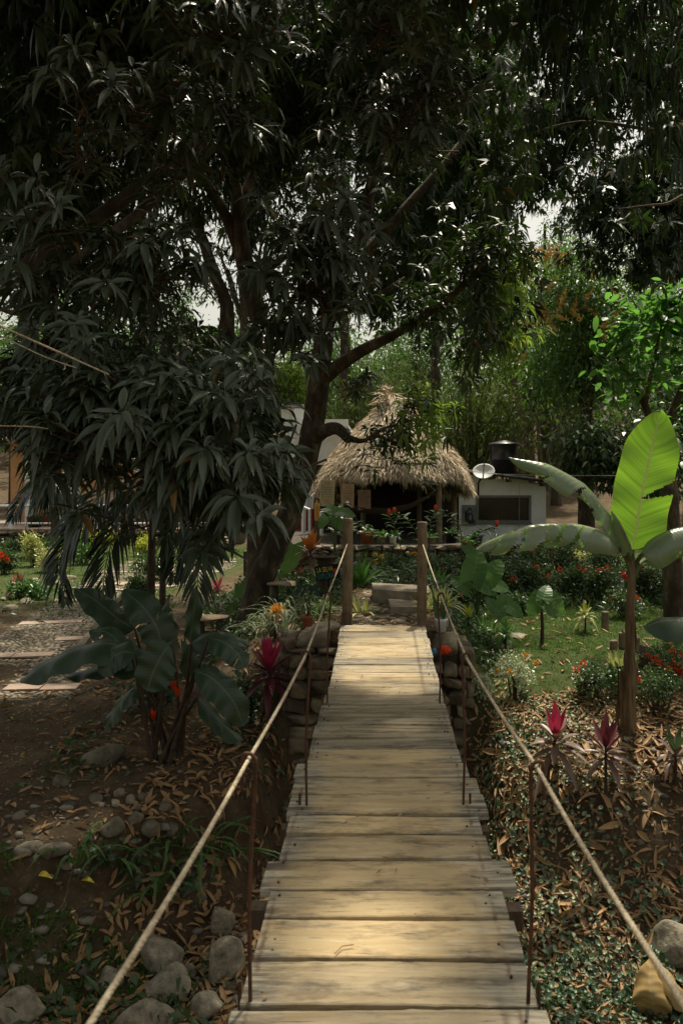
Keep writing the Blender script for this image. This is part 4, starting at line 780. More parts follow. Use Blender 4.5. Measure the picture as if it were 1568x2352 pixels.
# ------------------------------------------------------------------ trees
# chosen sun spots: crown leaves are left out to let sunlight reach them (x, y, z, rx, ry, share of leaves missing)
LIT = [(.1, 7.4, 0, .85, 1.7, .95), (0, 4.9, 0, .85, .8, .3), (1.7, 7.2, -1.2, 1.3, 1.5, .97), (1.7, 5.6, -1.9, .8, .8, .6), (1.7, 9.0, -.75, .8, .9, .85), (3.2, 10.8, -.6, 2.0, 1.8, .88), (.1, 10.6, 0, .7, 2.2, .97), (.33, 21.9, 2.2, 2.7, 2.3, .985),
       (-1.35, 9.7, -.4, .8, 1.0, .97), (-8.5, 20, -.5, 4.8, 7.0, .95), (-6.0, 13.0, -.9, 2.2, 2.6, .85), (-2.2, 12.6, -.9, 1.2, 1.4, .85), (2.4, 7.75, 1.6, 1.3, .9, .985), (1.3, 7.9, .9, 1.2, .7, .97), (3.6, 8, .9, .9, .6, .9), (1.6, 13, -.2, 1.4, 1.8, .85), (3.5, 15, -.2, 2.8, 2.4, .9), (-1.8, 14.5, -.7, 1.1, 1.5, .85), (3.9, 10.9, 3.4, 2.1, 1.9, .985), (-3.9, 9.6, -1., 1.0, .9, .85), (-2.4, 6.1, -1.2, .4, .35, .8), (.8, 11.2, 3., 1.0, .8, .8), (-3.2, 30, 4, 3, 3, .95)]
# holes in the crowns where the sky shows (photo px, py, rx, ry)
GAP = [(482, 722, 48, 34, .97), (410, 590, 46, 52, .72), (350, 480, 50, 34, .6), (575, 435, 30, 26, .75), (655, 450, 40, 30, .6), (1208, 520, 34, 40, .9), (1240, 470, 50, 40, .6), (255, 455, 34, 34, .6), (1430, 310, 70, 60, .6), (1300, 300, 60, 80, .45), (1500, 420, 50, 60, .45), (520, 620, 40, 40, .5), (1200, 120, 110, 110, .35), (1530, 100, 40, 130, .5), (130, 620, 60, 30, .45), (640, 560, 50, 40, .4)]
VIEW = [(664, 900, 40, 110, .93), (890, 830, 120, 60, .6), (1340, 760, 170, 150, .9), (1180, 690, 40, 60, .4)]   # background seen past the near crowns
def keep(C, gaps=True, lit=True, view=True):
    C = np.asarray(C); k = np.ones(len(C), bool)
    if lit:
        for (cx, cy_, z, rx, ry, p) in LIT:
            h = C[:, 2] - z; x = C[:, 0] - SV[0] / SV[2] * h; y = C[:, 1] - SV[1] / SV[2] * h
            e = ((x - cx) / rx) ** 2 + ((y - cy_) / ry) ** 2
            k &= ~((e < 1) & (h > .8) & (R.random(len(C)) < p))
    D = np.maximum(C[:, 1], .1); px = VX + F * C[:, 0] / D; py = VY - F * (C[:, 2] - EYE) / D
    for L_ in ([GAP] if gaps else []) + ([VIEW] if view else []):
        for (cx, cy_, rx, ry, p) in L_:
            e = ((px - cx) / rx) ** 2 + ((py - cy_) / ry) ** 2; k &= ~((C[:, 1] > .5) & (e < R.uniform(.5, 1.3, len(C))) & (R.random(len(C)) < p))
    return k
def clumps(c, r, n, per=8, spread=.33, shell=.55):
    m = max(1, n // per); d = unit(R.normal(size=(m, 3))); rad = (shell + (1 - shell) * R.random(m)) ** .8 * R.random(m) ** .18
    sc_ = c + d * rad[:, None] * np.asarray(r)
    q = np.repeat(sc_, per, 0) + R.normal(size=(m * per, 3)) * spread; return q
def lobes_pts(lobes, per=8, spread=.3):
    out = []
    for (px, py, D, rx, ry, rd, n) in lobes:
        c = P(px, py, D); s = D / F; q = clumps(c, (rx * s, rd, ry * s), n, per, spread); out.append(np.c_[q, unit(q - c)])
    return np.vstack(out)
def rosettes(g, Q, A, L=.2, W=.042, n=11, segs=3, m=0, droop=(.15, .75), tilt=(.7, 1.7), fold=.25):
    N = len(Q); A = unit(A); ref = unit(np.cross(A, R.normal(size=(N, 3)))); bi = np.cross(A, ref)
    ph = (np.arange(n)[None] * 2.4 + R.uniform(0, 6.28, (N, 1)) + R.normal(size=(N, n)) * .25); ti = R.uniform(*tilt, (N, n))
    rad = np.cos(ph)[..., None] * ref[:, None] + np.sin(ph)[..., None] * bi[:, None]
    d = np.cos(ti)[..., None] * A[:, None] + np.sin(ti)[..., None] * rad
    nrm = A[:, None] + .25 * R.normal(size=(N, n, 3)) + .3 * Z3
    base = Q[:, None] + A[:, None] * R.uniform(-.06, .03, (N, n))[..., None] + d * .015
    ll = L * R.uniform(.65, 1.15, N * n)
    blades(g, base.reshape(-1, 3), d.reshape(-1, 3), nrm.reshape(-1, 3), ll, W * R.uniform(.8, 1.15, N * n) * ll / L, R.uniform(*droop, N * n), segs=segs, fold=fold, m=m)
def twigs(g, Q, A, L=.35, r=.006):
    for q, a in zip(Q, A):
        tube(g, [q, q - a * L * .5 - Z3 * .02, q - a * L + R.normal(size=3) * .06], [r * .7, r, r * 1.4], 4, 0, k=1, cap=False)
def limbs(g, specs, rough=.05, n=12):
    for pts, rp in specs:
        path = [P(*q) for q in pts]; rad = [r * q[2] / F for r, q in zip(rp, pts)]; tube(g, path, rad, n, 0, rough, k=6)

# --- the big mango tree on the far bank
tb = P(585, 1440, 13.0); tb[2] = float(gz(tb[0], tb[1])); mango = thing('mango_tree', 'big dark mango tree with a forked scarred trunk standing before the white building', 'tree', tb)
g = Geo(); D = 13.
limbs(g, [([(575, 1475, D), (582, 1430, D), (592, 1370, D), (606, 1310, D), (640, 1240, D), (668, 1170, 12.9), (700, 1070, 12.8), (718, 980, 12.8), (732, 880, 12.8), (741, 800, 12.8), (755, 700, 12.8), (785, 610, 12.8), (832, 530, 12.8), (850, 430, 12.8), (872, 300, 12.7), (880, 180, 12.6)], [46, 39, 33, 31, 28, 27, 27, 26, 25, 22, 20, 19, 15, 12, 9, 6]),
          ([(590, 1390, D), (592, 1300, 13.1), (596, 1180, 13.1), (604, 1020, 13.1), (608, 880, 13.1), (602, 770, 13), (576, 660, 13), (554, 560, 12.9), (546, 460, 12.8), (528, 360, 12.7), (515, 230, 12.6)], [30, 27, 25, 24, 23, 23, 22, 19, 15, 12, 8]),
          ([(738, 870, 12.8), (775, 842, 12.6), (830, 806, 12.2), (890, 776, 11.8), (960, 735, 11.3), (1050, 670, 10.8), (1120, 590, 10.4)], [20, 16, 14, 12, 9, 7, 4]),
          ([(775, 640, 12.8), (850, 570, 13), (920, 490, 13.2), (1000, 400, 13.4), (1080, 300, 13.6)], [17, 15, 12, 9, 5]),
          ([(750, 740, 12.8), (790, 715, 12.9), (850, 690, 13), (930, 640, 13.2)], [12, 10, 8, 5]),
          ([(560, 600, 13), (520, 500, 12.8), (480, 430, 12.4), (420, 340, 12), (360, 250, 11.5)], [16, 13, 11, 8, 5]),
          ([(548, 480, 12.9), (580, 400, 13), (600, 300, 13), (610, 180, 13)], [13, 11, 8, 5]),
          ([(520, 770, 14.5), (520, 700, 14.5), (492, 630, 14.5), (462, 540, 14.3), (420, 440, 14), (390, 330, 13.5)], [20, 15, 14, 12, 9, 6]),
          ([(555, 900, 14.4), (528, 830, 14.5), (520, 770, 14.5)], [18, 19, 20]), ([(600, 1000, 13.2), (570, 930, 13.9), (550, 880, 14.4)], [15, 16, 18]),
          ([(716, 1010, 12.8), (745, 990, 12.5), (775, 985, 12.2), (800, 1010, 12)], [20, 16, 14, 10]), ([(795, 1005, 12), (835, 1012, 11.7), (880, 985, 11.4), (960, 960, 11.1)], [9, 5, 4, 2]), ([(860, 1000, 11.5), (920, 1020, 11.3), (960, 1040, 11.2)], [4, 3, 2]),
          ([(580, 650, 13), (640, 600, 11), (690, 560, 8.5), (730, 520, 6.9)], [10, 8, 6, 4]), ([(610, 800, 13), (640, 740, 10.5), (670, 690, 8), (690, 660, 6.8)], [9, 8, 6, 4]), ([(850, 430, 12.8), (880, 330, 10), (900, 260, 7.5)], [9, 7, 5]), ([(528, 360, 12.7), (470, 200, 10), (430, 60, 7.5), (400, -80, 6)], [10, 9, 8, 7])])
part(g, 'trunk', M['bark'], mango)
near = [(740, 520, 6.6, 110, 70, .5, 40), (690, 640, 6.8, 120, 80, .5, 44), (680, 730, 7.0, 70, 60, .4, 22), (770, 590, 7, 60, 60, .3, 14), (830, 870, 12.2, 60, 30, .4, 8), (740, 770, 7.2, 30, 50, .3, 8), (900, 250, 6.8, 170, 80, .6, 56), (1000, 170, 7.4, 150, 90, .7, 50), (520, 60, 5.5, 200, 70, .6, 40), (880, 30, 6.0, 160, 60, .6, 36), (1020, 310, 8, 110, 70, .6, 30), (520, 240, 6.4, 90, 60, .4, 20), (300, 230, 5.6, 110, 90, .5, 26), (420, 330, 6.2, 90, 60, .5, 18)]
branch = [(890, 985, 11.3, 80, 40, .4, 26), (960, 960, 11.1, 70, 50, .4, 22), (900, 1040, 11.3, 60, 30, .3, 10), (960, 1050, 11.2, 40, 20, .3, 6)]
mid = [(300, 250, 10.5, 420, 230, 1.8, 900), (760, 200, 11.5, 330, 200, 1.8, 900), (1050, 330, 11, 240, 190, 1.8, 560), (520, 420, 15, 200, 120, 1.2, 150), (980, 620, 13.8, 180, 160, .9, 480), (1080, 700, 12, 120, 130, 1.1, 280), (860, 420, 15, 170, 130, 1.2, 260), (180, 560, 10, 260, 140, 1.3, 230), (250, 700, 10.5, 200, 80, 1.2, 110), (1010, 780, 11, 90, 40, .8, 46), (700, 30, 10, 700, 120, 2.5, 700), (420, 800, 13.5, 110, 90, .8, 110), (300, 60, 8, 330, 140, 1.4, 420), (40, 200, 8, 200, 260, 1.3, 300)]
over = [(700, -350, 9, 700, 300, 2.5, 600), (200, -420, 7, 600, 300, 2.2, 460)]
A = lobes_pts(near, 5, .16); k = keep(A[:, :3]); A = A[k]; g = Geo(); rosettes(g, A[:, :3], A[:, 3:] * .4 + R.normal(size=(len(A), 3)) * .4 + Z3 * .9 - np.array([0, .5, 0]), .235, .05, 14, 5, 2, droop=(.25, .85), tilt=(.75, 1.6))
A2 = lobes_pts(branch, 4, .16); rosettes(g, A2[:, :3], A2[:, 3:] * .4 + Z3 * .3 + R.normal(size=(len(A2), 3)) * .4, .2, .042, 10, 3); tw = Geo(); twigs(tw, np.vstack([A, A2])[:, :3], unit(np.vstack([A, A2])[:, 3:] + Z3 * .4), .4)
A = lobes_pts(mid, 8, .26); A = A[keep(A[:, :3])]; rosettes(g, A[:, :3], A[:, 3:] * .7 + R.normal(size=(len(A), 3)) * .5 + Z3 * .2, .24, .06, 11, 2)
A = lobes_pts(over, 8, .3); A = A[keep(A[:, :3])]; rosettes(g, A[:, :3], A[:, 3:] + Z3 * .2, .28, .075, 11, 2)
shade_lobes = [(np.array(c), r_, n_) for c, r_, n_ in (((-1, 4.2, 7.2), (4.5, 2.0, 1.0), 560), ((1.1, 6.8, 7.0), (2.2, 2.4, 1.2), 760), ((-3.8, 2, 6.5), (2.5, 2.5, 1.2), 420), ((-3.2, 6.5, 6.8), (2, 2, 1), 300), ((-4.5, 4.5, 5.5), (2, 2.5, 1.2), 300))]  # leaf lobes added overhead, out of view, to shade deck and left bank
for c, r_, n_ in shade_lobes:
    Q = clumps(c, r_, n_, 8, .3, .2); Q = Q[keep(Q, False, True, False)]; rosettes(g, Q, unit(Q - c) + Z3 * .3, .28, .08, 10, 1)
far_ = lobes_pts([(1250, 40, 20.5, 150, 110, 1.2, 330), (1310, 270, 20.5, 130, 110, 1.2, 330), (1450, 470, 20.5, 170, 80, 1.2, 420), (1540, 250, 20.5, 130, 200, 1.2, 420), (1230, 400, 21, 60, 60, .8, 90), (950, 60, 19.5, 170, 120, 1.2, 420), (1120, 150, 19.5, 150, 130, 1.2, 420), (1000, 300, 19.5, 150, 120, 1.2, 330), (1180, 330, 19.5, 110, 110, 1.0, 260), (1400, 120, 20, 150, 120, 1.2, 380), (1500, 60, 20, 120, 120, 1.2, 260), (1090, 450, 19.5, 110, 80, 1., 200), (700, 200, 19.5, 180, 150, 1.2, 380), (450, 200, 19.5, 200, 150, 1.2, 380), (1150, 700, 17, 70, 60, .6, 80)], 9, .3)
rosettes(g, far_[:, :3], far_[:, 3:] * .7 + R.normal(size=(len(far_), 3)) * .5, .28, .09, 10, 1)
deep = [(350, 330, 15, 480, 330, 2.2, 1500), (900, 250, 16, 420, 330, 2.2, 1500), (700, 480, 16.5, 330, 200, 1.6, 420), (1000, 620, 15, 220, 190, 1.5, 520), (150, 620, 14, 260, 170, 1.5, 330), (420, 800, 15, 120, 80, 1.0, 120), (1080, 420, 14, 170, 200, 1.4, 420), (600, -150, 14, 900, 250, 3, 900), (1150, 330, 18.5, 330, 260, 2.0, 1300), (1050, 600, 18, 170, 170, 1.5, 420), (1400, 250, 18, 320, 300, 2, 1000), (1180, 60, 18, 320, 200, 2, 700), (1470, 520, 17, 170, 90, 1.2, 240), (1330, 380, 20, 220, 150, 1.5, 600), (1450, 560, 20, 160, 80, 1.2, 420), (1180, 620, 20, 80, 120, 1.0, 260), (1540, 400, 20, 120, 220, 1.2, 420)]
A = lobes_pts(deep, 9, .3); A = A[keep(A[:, :3])]; rosettes(g, A[:, :3], A[:, 3:] * .7 + R.normal(size=(len(A), 3)) * .5, .27, .085, 10, 1)
g.f += [(f_ + g.n, 1) for f_, m_ in tw.f]; g.v += tw.v; g.lv += tw.lv; g.n += tw.n; g_c = g
A = lobes_pts([(1000, 690, 11.1, 60, 40, .4, 26), (1085, 620, 10.6, 60, 60, .4, 36), (930, 725, 11.5, 40, 30, .3, 12), (1140, 560, 10.4, 50, 50, .4, 26)], 4, .18); rosettes(g_c, A[:, :3], A[:, 3:] * .4 + Z3 * .7 + R.normal(size=(len(A), 3)) * .3, .23, .05, 12, 4)
part(g_c, 'crown', [M['mango'], M['brownstem'], M['mangosheen']], mango)
g = Geo(); A = lobes_pts([(1150, 640, 12.6, 50, 70, .5, 46), (1165, 760, 12.6, 40, 60, .4, 30), (1110, 800, 12.2, 40, 30, .4, 14), (985, 955, 11, 50, 40, .3, 16), (950, 1055, 11.2, 30, 14, .2, 5), (1010, 925, 11, 25, 20, .2, 5)], 4, .2); rosettes(g, A[:, :3], A[:, 3:] + Z3 * .4, .22, .045, 10, 3); part(g, 'sun_painted_sprays', M['mangobright'], mango)  # crown edge lit from behind, its sunlight painted by a brighter leaf colour

# --- mango branches reaching in from a tree left of the picture
b0 = G(-5.2, 7.2); nt_ = thing('mango_tree', 'mango tree whose low grey green branches hang over the left bank', 'tree', b0)
g = Geo(); w = lambda px, py, D: P(px, py, D)
tube(g, [b0 - Z3 * .3, b0 + Z3 * .6, b0 + np.array([.1, -.2, 1.8]), b0 + np.array([.2, -.5, 3.2]), b0 + np.array([.1, -.6, 5.2])], [.3, .25, .22, .18, .1], 14, 0, .05, 6)
s0 = b0 + np.array([.12, -.25, 2.0])
for tgt, rr in ((([(-60, 860, 5.9), (60, 900, 5.4), (200, 930, 5.1), (360, 960, 4.9), (520, 1000, 5.1)]), .06), (([(-40, 1000, 6.2), (90, 1050, 5.6), (300, 1080, 5.4)]), .05)):
    tube(g, [s0] + [w(*q) for q in tgt], np.linspace(rr, .01, len(tgt) + 1), 8, 0, .04, 6)
tube(g, [b0 + np.array([.2, -.45, 3.0]), w(470, 330, 7.4), w(330, 480, 6.4), w(190, 585, 5.9), w(120, 650, 5.8), w(88, 690, 5.8), w(40, 720, 5.8), w(-40, 690, 5.9)], [.1, .05, .042, .036, .034, .030, .02, .014], 8, 0, .04, 6)
tube(g, [w(88, 690, 5.8), w(82, 740, 5.75), w(70, 800, 5.7)], [.022, .016, .01], 7, 0, .03, 4); tube(g, [w(88, 690, 5.8), w(128, 720, 5.7), w(140, 780, 5.6), w(142, 840, 5.6)], [.02, .018, .014, .01], 7, 0, .03, 4)
part(g, 'trunk', M['bark'], nt_)
near = [(340, 955, 4.9, 280, 110, .45, 110), (110, 890, 5.2, 190, 90, .5, 60), (520, 1060, 5.2, 150, 120, .45, 70),  (570, 860, 5.6, 45, 30, .2, 5), (300, 860, 4.9, 190, 60, .4, 26), (640, 1060, 5.4, 36, 50, .3, 8), (330, 610, 5.8, 190, 70, .5, 36), (130, 760, 5.4, 160, 60, .4, 20), (120, 480, 5.2, 110, 90, .4, 18), (500, 1120, 5.4, 90, 40, .4, 18), (400, 1095, 5.2, 110, 40, .4, 20), (500, 1020, 4.6, 100, 80, .3, 20), (180, 340, 5.6, 60, 60, .3, 8), (80, 640, 5.6, 60, 60, .3, 10)]
A = lobes_pts(near, 4, .14); k = keep(A[:, :3]); A = A[k]; g = Geo(); rosettes(g, A[:, :3], A[:, 3:] * .35 + R.normal(size=(len(A), 3)) * .35 + Z3 * .9 - np.array([0, .45, 0]), .215, .046, 14, 6, 2, droop=(.25, .85), tilt=(.75, 1.6))
tw = Geo(); twigs(tw, A[:, :3], unit(A[:, 3:] + Z3 * .5), .4)
back = [(330, 930, 6.8, 300, 90, .8, 200), (520, 1000, 7.2, 120, 150, .8, 120), (90, 960, 7.0, 180, 50, .7, 50), (330, 870, 7.6, 330, 70, .8, 90)]
A = lobes_pts(back, 7, .24); A = A[keep(A[:, :3])]; rosettes(g, A[:, :3], A[:, 3:] * .6 + Z3 * .2 + R.normal(size=(len(A), 3)) * .4, .23, .05, 11, 2)
over = [(-700, 300, 7.5, 500, 500, 1.8, 600), (-300, -500, 5.0, 600, 300, 1.8, 300)]
A = lobes_pts(over, 8, .3); A = A[keep(A[:, :3])]; rosettes(g, A[:, :3], A[:, 3:] + Z3 * .2, .27, .06, 11, 2)
g.f += [(f_ + g.n, 1) for f_, m_ in tw.f]; g.v += tw.v; g.lv += tw.lv; g.n += tw.n; part(g, 'crown', [M['mango'], M['brownstem'], M['mangosheen']], nt_)
# --- mango canopy hanging in from a tree right of the picture
b0 = G(6.6, 10.5); rt = thing('mango_tree', 'tall mango tree whose drooping dark branches close the upper right sky', 'tree', b0)
g = Geo(); tube(g, [b0 - Z3 * .3, b0 + Z3 * 1, b0 + np.array([-.1, -.1, 3.5]), b0 + np.array([-.5, -.3, 6.5]), b0 + np.array([-1.4, -.6, 9])], [.38, .3, .26, .2, .1], 14, 0, .05, 6)
for tgt in ([(1640, 330, 9.8), (1500, 300, 9.4), (1330, 280, 9.3), (1180, 320, 9.2)], [(1640, 470, 10), (1520, 470, 9.6), (1420, 480, 9.4)], [(1600, 100, 10), (1400, 60, 9.5), (1250, 20, 9.3)]):
    tube(g, [b0 + np.array([-.2, -.15, 4.2])] + [w(*q) for q in tgt], np.linspace(.04, .006, len(tgt) + 1), 8, 0, .04, 6)
part(g, 'trunk', M['bark'], rt)
ro = [(1420, 420, 9.0, 190, 130, 1.0, 210), (1330, 230, 9.4, 200, 150, 1.1, 230), (1520, 230, 8.8, 150, 220, 1.1, 240), (1480, 560, 9.4, 150, 90, .9, 170), (1230, 400, 9.6, 120, 110, .9, 110), (1420, 50, 9, 260, 120, 1.2, 260), (1180, 60, 9.4, 180, 120, 1.2, 140), (1370, 520, 9.2, 70, 60, .5, 36), (1530, 660, 9.6, 70, 40, .5, 22)]
A = lobes_pts(ro, 7, .24); A = A[keep(A[:, :3])]; g = Geo(); rosettes(g, A[:, :3], A[:, 3:] * .5 + R.normal(size=(len(A), 3)) * .5 - Z3 * .1, .23, .04, 11, 3, droop=(.6, 1.4))
over = [(1900, 100, 10, 500, 400, 2.0, 520), (1600, -450, 9, 500, 300, 2.2, 420)]
A = lobes_pts(over, 8, .3); A = A[keep(A[:, :3])]; rosettes(g, A[:, :3], A[:, 3:] + Z3 * .1, .28, .07, 11, 2)
deep = [(1400, 220, 12.5, 300, 280, 2.0, 1100), (1480, 500, 12, 170, 130, 1.2, 330), (1200, 350, 12.5, 150, 190, 1.3, 420), (1350, -150, 12, 400, 220, 2.2, 500), (1560, 350, 11.5, 120, 300, 1.4, 420)]
A = lobes_pts(deep, 9, .3); A = A[keep(A[:, :3])]; rosettes(g, A[:, :3], A[:, 3:] * .7 + R.normal(size=(len(A), 3)) * .5 - Z3 * .2, .25, .07, 10, 1)
part(g, 'crown', M['mango'], rt)

# --- trees behind
def leafcloud(g, c, r, n, L, W, per=14, spread=.35, m=0, up=.5, shell=.5, segs=1, droop=(.2, .7), lit=True):
    Q = clumps(np.asarray(c), r, n, per, spread, shell); o = unit(Q - np.asarray(c))
    kk = keep(Q, True, lit, False); Q = Q[kk]; o = o[kk]
    d = unit(o * .5 + R.normal(size=Q.shape) * .7 + Z3 * up * .2); blades(g, Q, d, Z3 + R.normal(size=Q.shape) * .5, L * R.uniform(.6, 1.2, len(Q)), W * R.uniform(.7, 1.2, len(Q)), R.uniform(*droop, len(Q)), segs=segs, m=m)
def bgtree(label, px, D, top, bot, rpx, n, mat, L=.24, W=.08, trunk=.16, lob=9, name='forest_tree', lean=0., base_py=None, bark='bark', group=None, blossom=0, per=14):
    x = (px - VX) / F * D; b = G(x, D); s = D / F; t = thing(name, label, 'tree', b, group)
    zt = EYE - (top - VY) * s; zb_ = EYE - (bot - VY) * s; cz = (zt + zb_) / 2; rz = (zt - zb_) / 2; rx = rpx * s
    g = Geo(); h = cz - b[2] + rz * .5; q = [b - Z3 * .3, b + np.array([lean * .1, 0, h * .3]), b + np.array([lean * .5, 0, h * .65]), b + np.array([lean, 0, h])]
    tube(g, q, [trunk * 1.3, trunk, trunk * .8, trunk * .3], 10, 0, .05, 5); g2 = Geo()
    for i in range(lob):
        d = unit(R.normal(size=3)); c = np.array([x + lean, D, cz]) + d * np.array([rx, min(rx, 2.6), rz]) * R.uniform(.35, .8)
        tube(g, [q[2] * .5 + q[1] * .5, (q[2] + c) / 2 + R.normal(size=3) * .15, c], [trunk * .5, trunk * .3, trunk * .1], 6, 0, .05, 4)
        leafcloud(g2, c, np.array([rx * .55, min(rx, 2.4) * .55, rz * .5]), n // lob, L, W, per)
    part(g, 'trunk', M[bark], t); part(g2, 'crown', M[mat], t)
    BP = [(1218, 585), (1240, 570), (1198, 632), (1262, 722), (1290, 706), (1203, 762), (1240, 748), (1305, 745), (1188, 812), (1345, 640), (1412, 700), (1256, 655), (1225, 610), (1380, 760), (1275, 600), (1330, 705)][:blossom]
    for (bx, by) in BP:
        c = P(bx, by, D - 2.0); gb = Geo(); m = 54
        for _ in range(R.integers(2, 5)):
            ax = unit(np.array([R.normal() * .5, R.normal() * .3, R.uniform(-.1, .8)])); tt = R.random(m); c2 = c + R.normal(size=3) * .22
            dd = unit(R.normal(size=(m, 3)) + ax); blades(gb, c2 + ax * tt[:, None] * .55, dd, R.normal(size=(m, 3)), .16 * (1.2 - tt), .05, 0, segs=1)
        part(gb, 'blossom', M['blossom'], t)
    return t
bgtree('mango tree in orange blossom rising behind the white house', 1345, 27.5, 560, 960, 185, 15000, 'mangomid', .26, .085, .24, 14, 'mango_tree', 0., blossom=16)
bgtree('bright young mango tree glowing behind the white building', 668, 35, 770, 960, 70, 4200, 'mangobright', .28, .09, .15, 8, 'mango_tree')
FT = 'background trees of the wood'
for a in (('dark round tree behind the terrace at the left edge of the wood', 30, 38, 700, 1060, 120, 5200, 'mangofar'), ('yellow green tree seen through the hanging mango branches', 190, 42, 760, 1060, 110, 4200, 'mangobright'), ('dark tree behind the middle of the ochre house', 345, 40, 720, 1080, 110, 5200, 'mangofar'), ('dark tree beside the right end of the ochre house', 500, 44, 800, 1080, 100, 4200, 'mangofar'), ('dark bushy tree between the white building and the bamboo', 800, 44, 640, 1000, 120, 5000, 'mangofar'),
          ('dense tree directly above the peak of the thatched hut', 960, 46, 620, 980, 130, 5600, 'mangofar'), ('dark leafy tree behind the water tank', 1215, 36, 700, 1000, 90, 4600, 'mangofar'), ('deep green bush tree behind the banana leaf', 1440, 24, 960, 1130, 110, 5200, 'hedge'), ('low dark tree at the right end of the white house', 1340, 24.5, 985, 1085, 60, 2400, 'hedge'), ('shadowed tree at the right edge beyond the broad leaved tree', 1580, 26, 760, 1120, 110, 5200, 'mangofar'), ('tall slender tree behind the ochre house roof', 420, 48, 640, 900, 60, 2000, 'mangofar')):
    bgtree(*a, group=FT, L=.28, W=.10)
TT = 'tall trees closing the view behind the mango'
for a in (('tall dark tree rising behind the left end of the ochre house', 60, 33, -60, 800, 190, 9000, 'mango'), ('tall tree filling the gaps above the middle of the ochre house', 330, 36, 60, 800, 170, 8000, 'mango'), ('tall tree standing behind the white building', 560, 38, 120, 820, 150, 7500, 'mango'), ('tall tree behind the bamboo left of the hut peak', 790, 40, 100, 800, 150, 7500, 'mango'), ('tall tree behind the bamboo right of the hut peak', 1000, 38, 60, 800, 150, 8000, 'mango'), ('tall tree just behind the blossoming mango', 1250, 44, 420, 800, 130, 6500, 'mango'), ('tall tree at the right edge behind the broad leaved tree', 1520, 33, 120, 820, 170, 8000, 'mango')):
    bgtree(*a, group=TT, L=.26, W=.095, trunk=.22, lob=12)
# tall straight trunks
for px, D, wd, top, lb in ((1191, 33, 30, 780, 'thickest straight trunk right behind the water tank'), (1277, 36, 24, 800, 'thick reddish trunk of the grove right of the water tank'), (1240, 38, 10, 840, 'slim pale trunk between the two thick grove trunks'), (1256, 40, 8, 840, 'thinnest dark trunk touching the thick reddish trunk'), (1224, 40, 9, 850, 'slim trunk next to the thickest grove trunk'), (1300, 41, 8, 850, 'slim leaning trunk at the right end of the grove')):
    x = (px - VX) / F * D; b = G(x, D); t = thing('tall_tree', lb, 'tree', b, 'straight trunks of the grove'); g = Geo(); r_ = wd / 2 * D / F; zt = EYE - (top - VY) * D / F
    tube(g, [b - Z3 * .3, b + Z3 * 1.5, [x + R.normal() * .1, D, (b[2] + zt) / 2], [x + R.normal() * .2, D, zt]], [r_ * 1.2, r_, r_ * .95, r_ * .7], 12, 0, .05, 5); part(g, 'trunk', M['bark2'], t)
    g = Geo(); leafcloud(g, (x, D, zt + .3), (1.6, 1.4, 1.3), 1500, .3, .11); part(g, 'crown', M['mangofar'], t)
# bamboo clumps
for px, D, n, spr, seed, lb in ((1075, 30, 46, 1.0, 1, 'wide fanning bamboo clump between the hut roof and the water tank'), (850, 33, 30, .8, 2, 'feathery bamboo clump behind the hut peak'), (1290, 42, 26, .7, 3, 'distant sunlit bamboo clump behind the grove trunks'), (1180, 44, 26, .7, 4, 'pale bamboo clump deep behind the thickest trunk')):
    b = G((px - VX) / F * D, D); t = thing('bamboo_clump', lb, 'bamboo', b); g = Geo(); gl = Geo()
    for i in range(n):
        a = R.uniform(0, 6.28); o = np.array([math.cos(a) * R.uniform(0, .9), math.sin(a) * .6 * R.random(), 0]); ln = R.uniform(4.2, 7.5); dx = np.array([R.normal() * 1.5 * spr + o[0] * .8, R.normal() * .6, 0])
        pth = [b + o - Z3 * .2, b + o + dx * .18 + Z3 * ln * .33, b + o + dx * .55 + Z3 * ln * .68, b + o + dx * 1.15 + Z3 * ln * .9]
        tube(g, pth, [.05, .046, .036, .012], 6, 0, .02, 5); pp, _ = smooth_path(pth, np.zeros(4), 14); kq = 46
        q = pp[R.integers(12, len(pp), kq)] + R.normal(size=(kq, 3)) * .36; kq2 = np.repeat(q, 5, 0) + R.normal(size=(kq * 5, 3)) * .06
        kq2 = kq2[keep(kq2, True, True, False)]
        blades(gl, kq2, unit(R.normal(size=kq2.shape) * .7 - Z3 * .35), R.normal(size=kq2.shape), R.uniform(.18, .34, len(kq2)), .035, .3, segs=1)
    part(g, 'culms', M['bamboo'], t); part(gl, 'foliage', M['bambooleaf'], t)
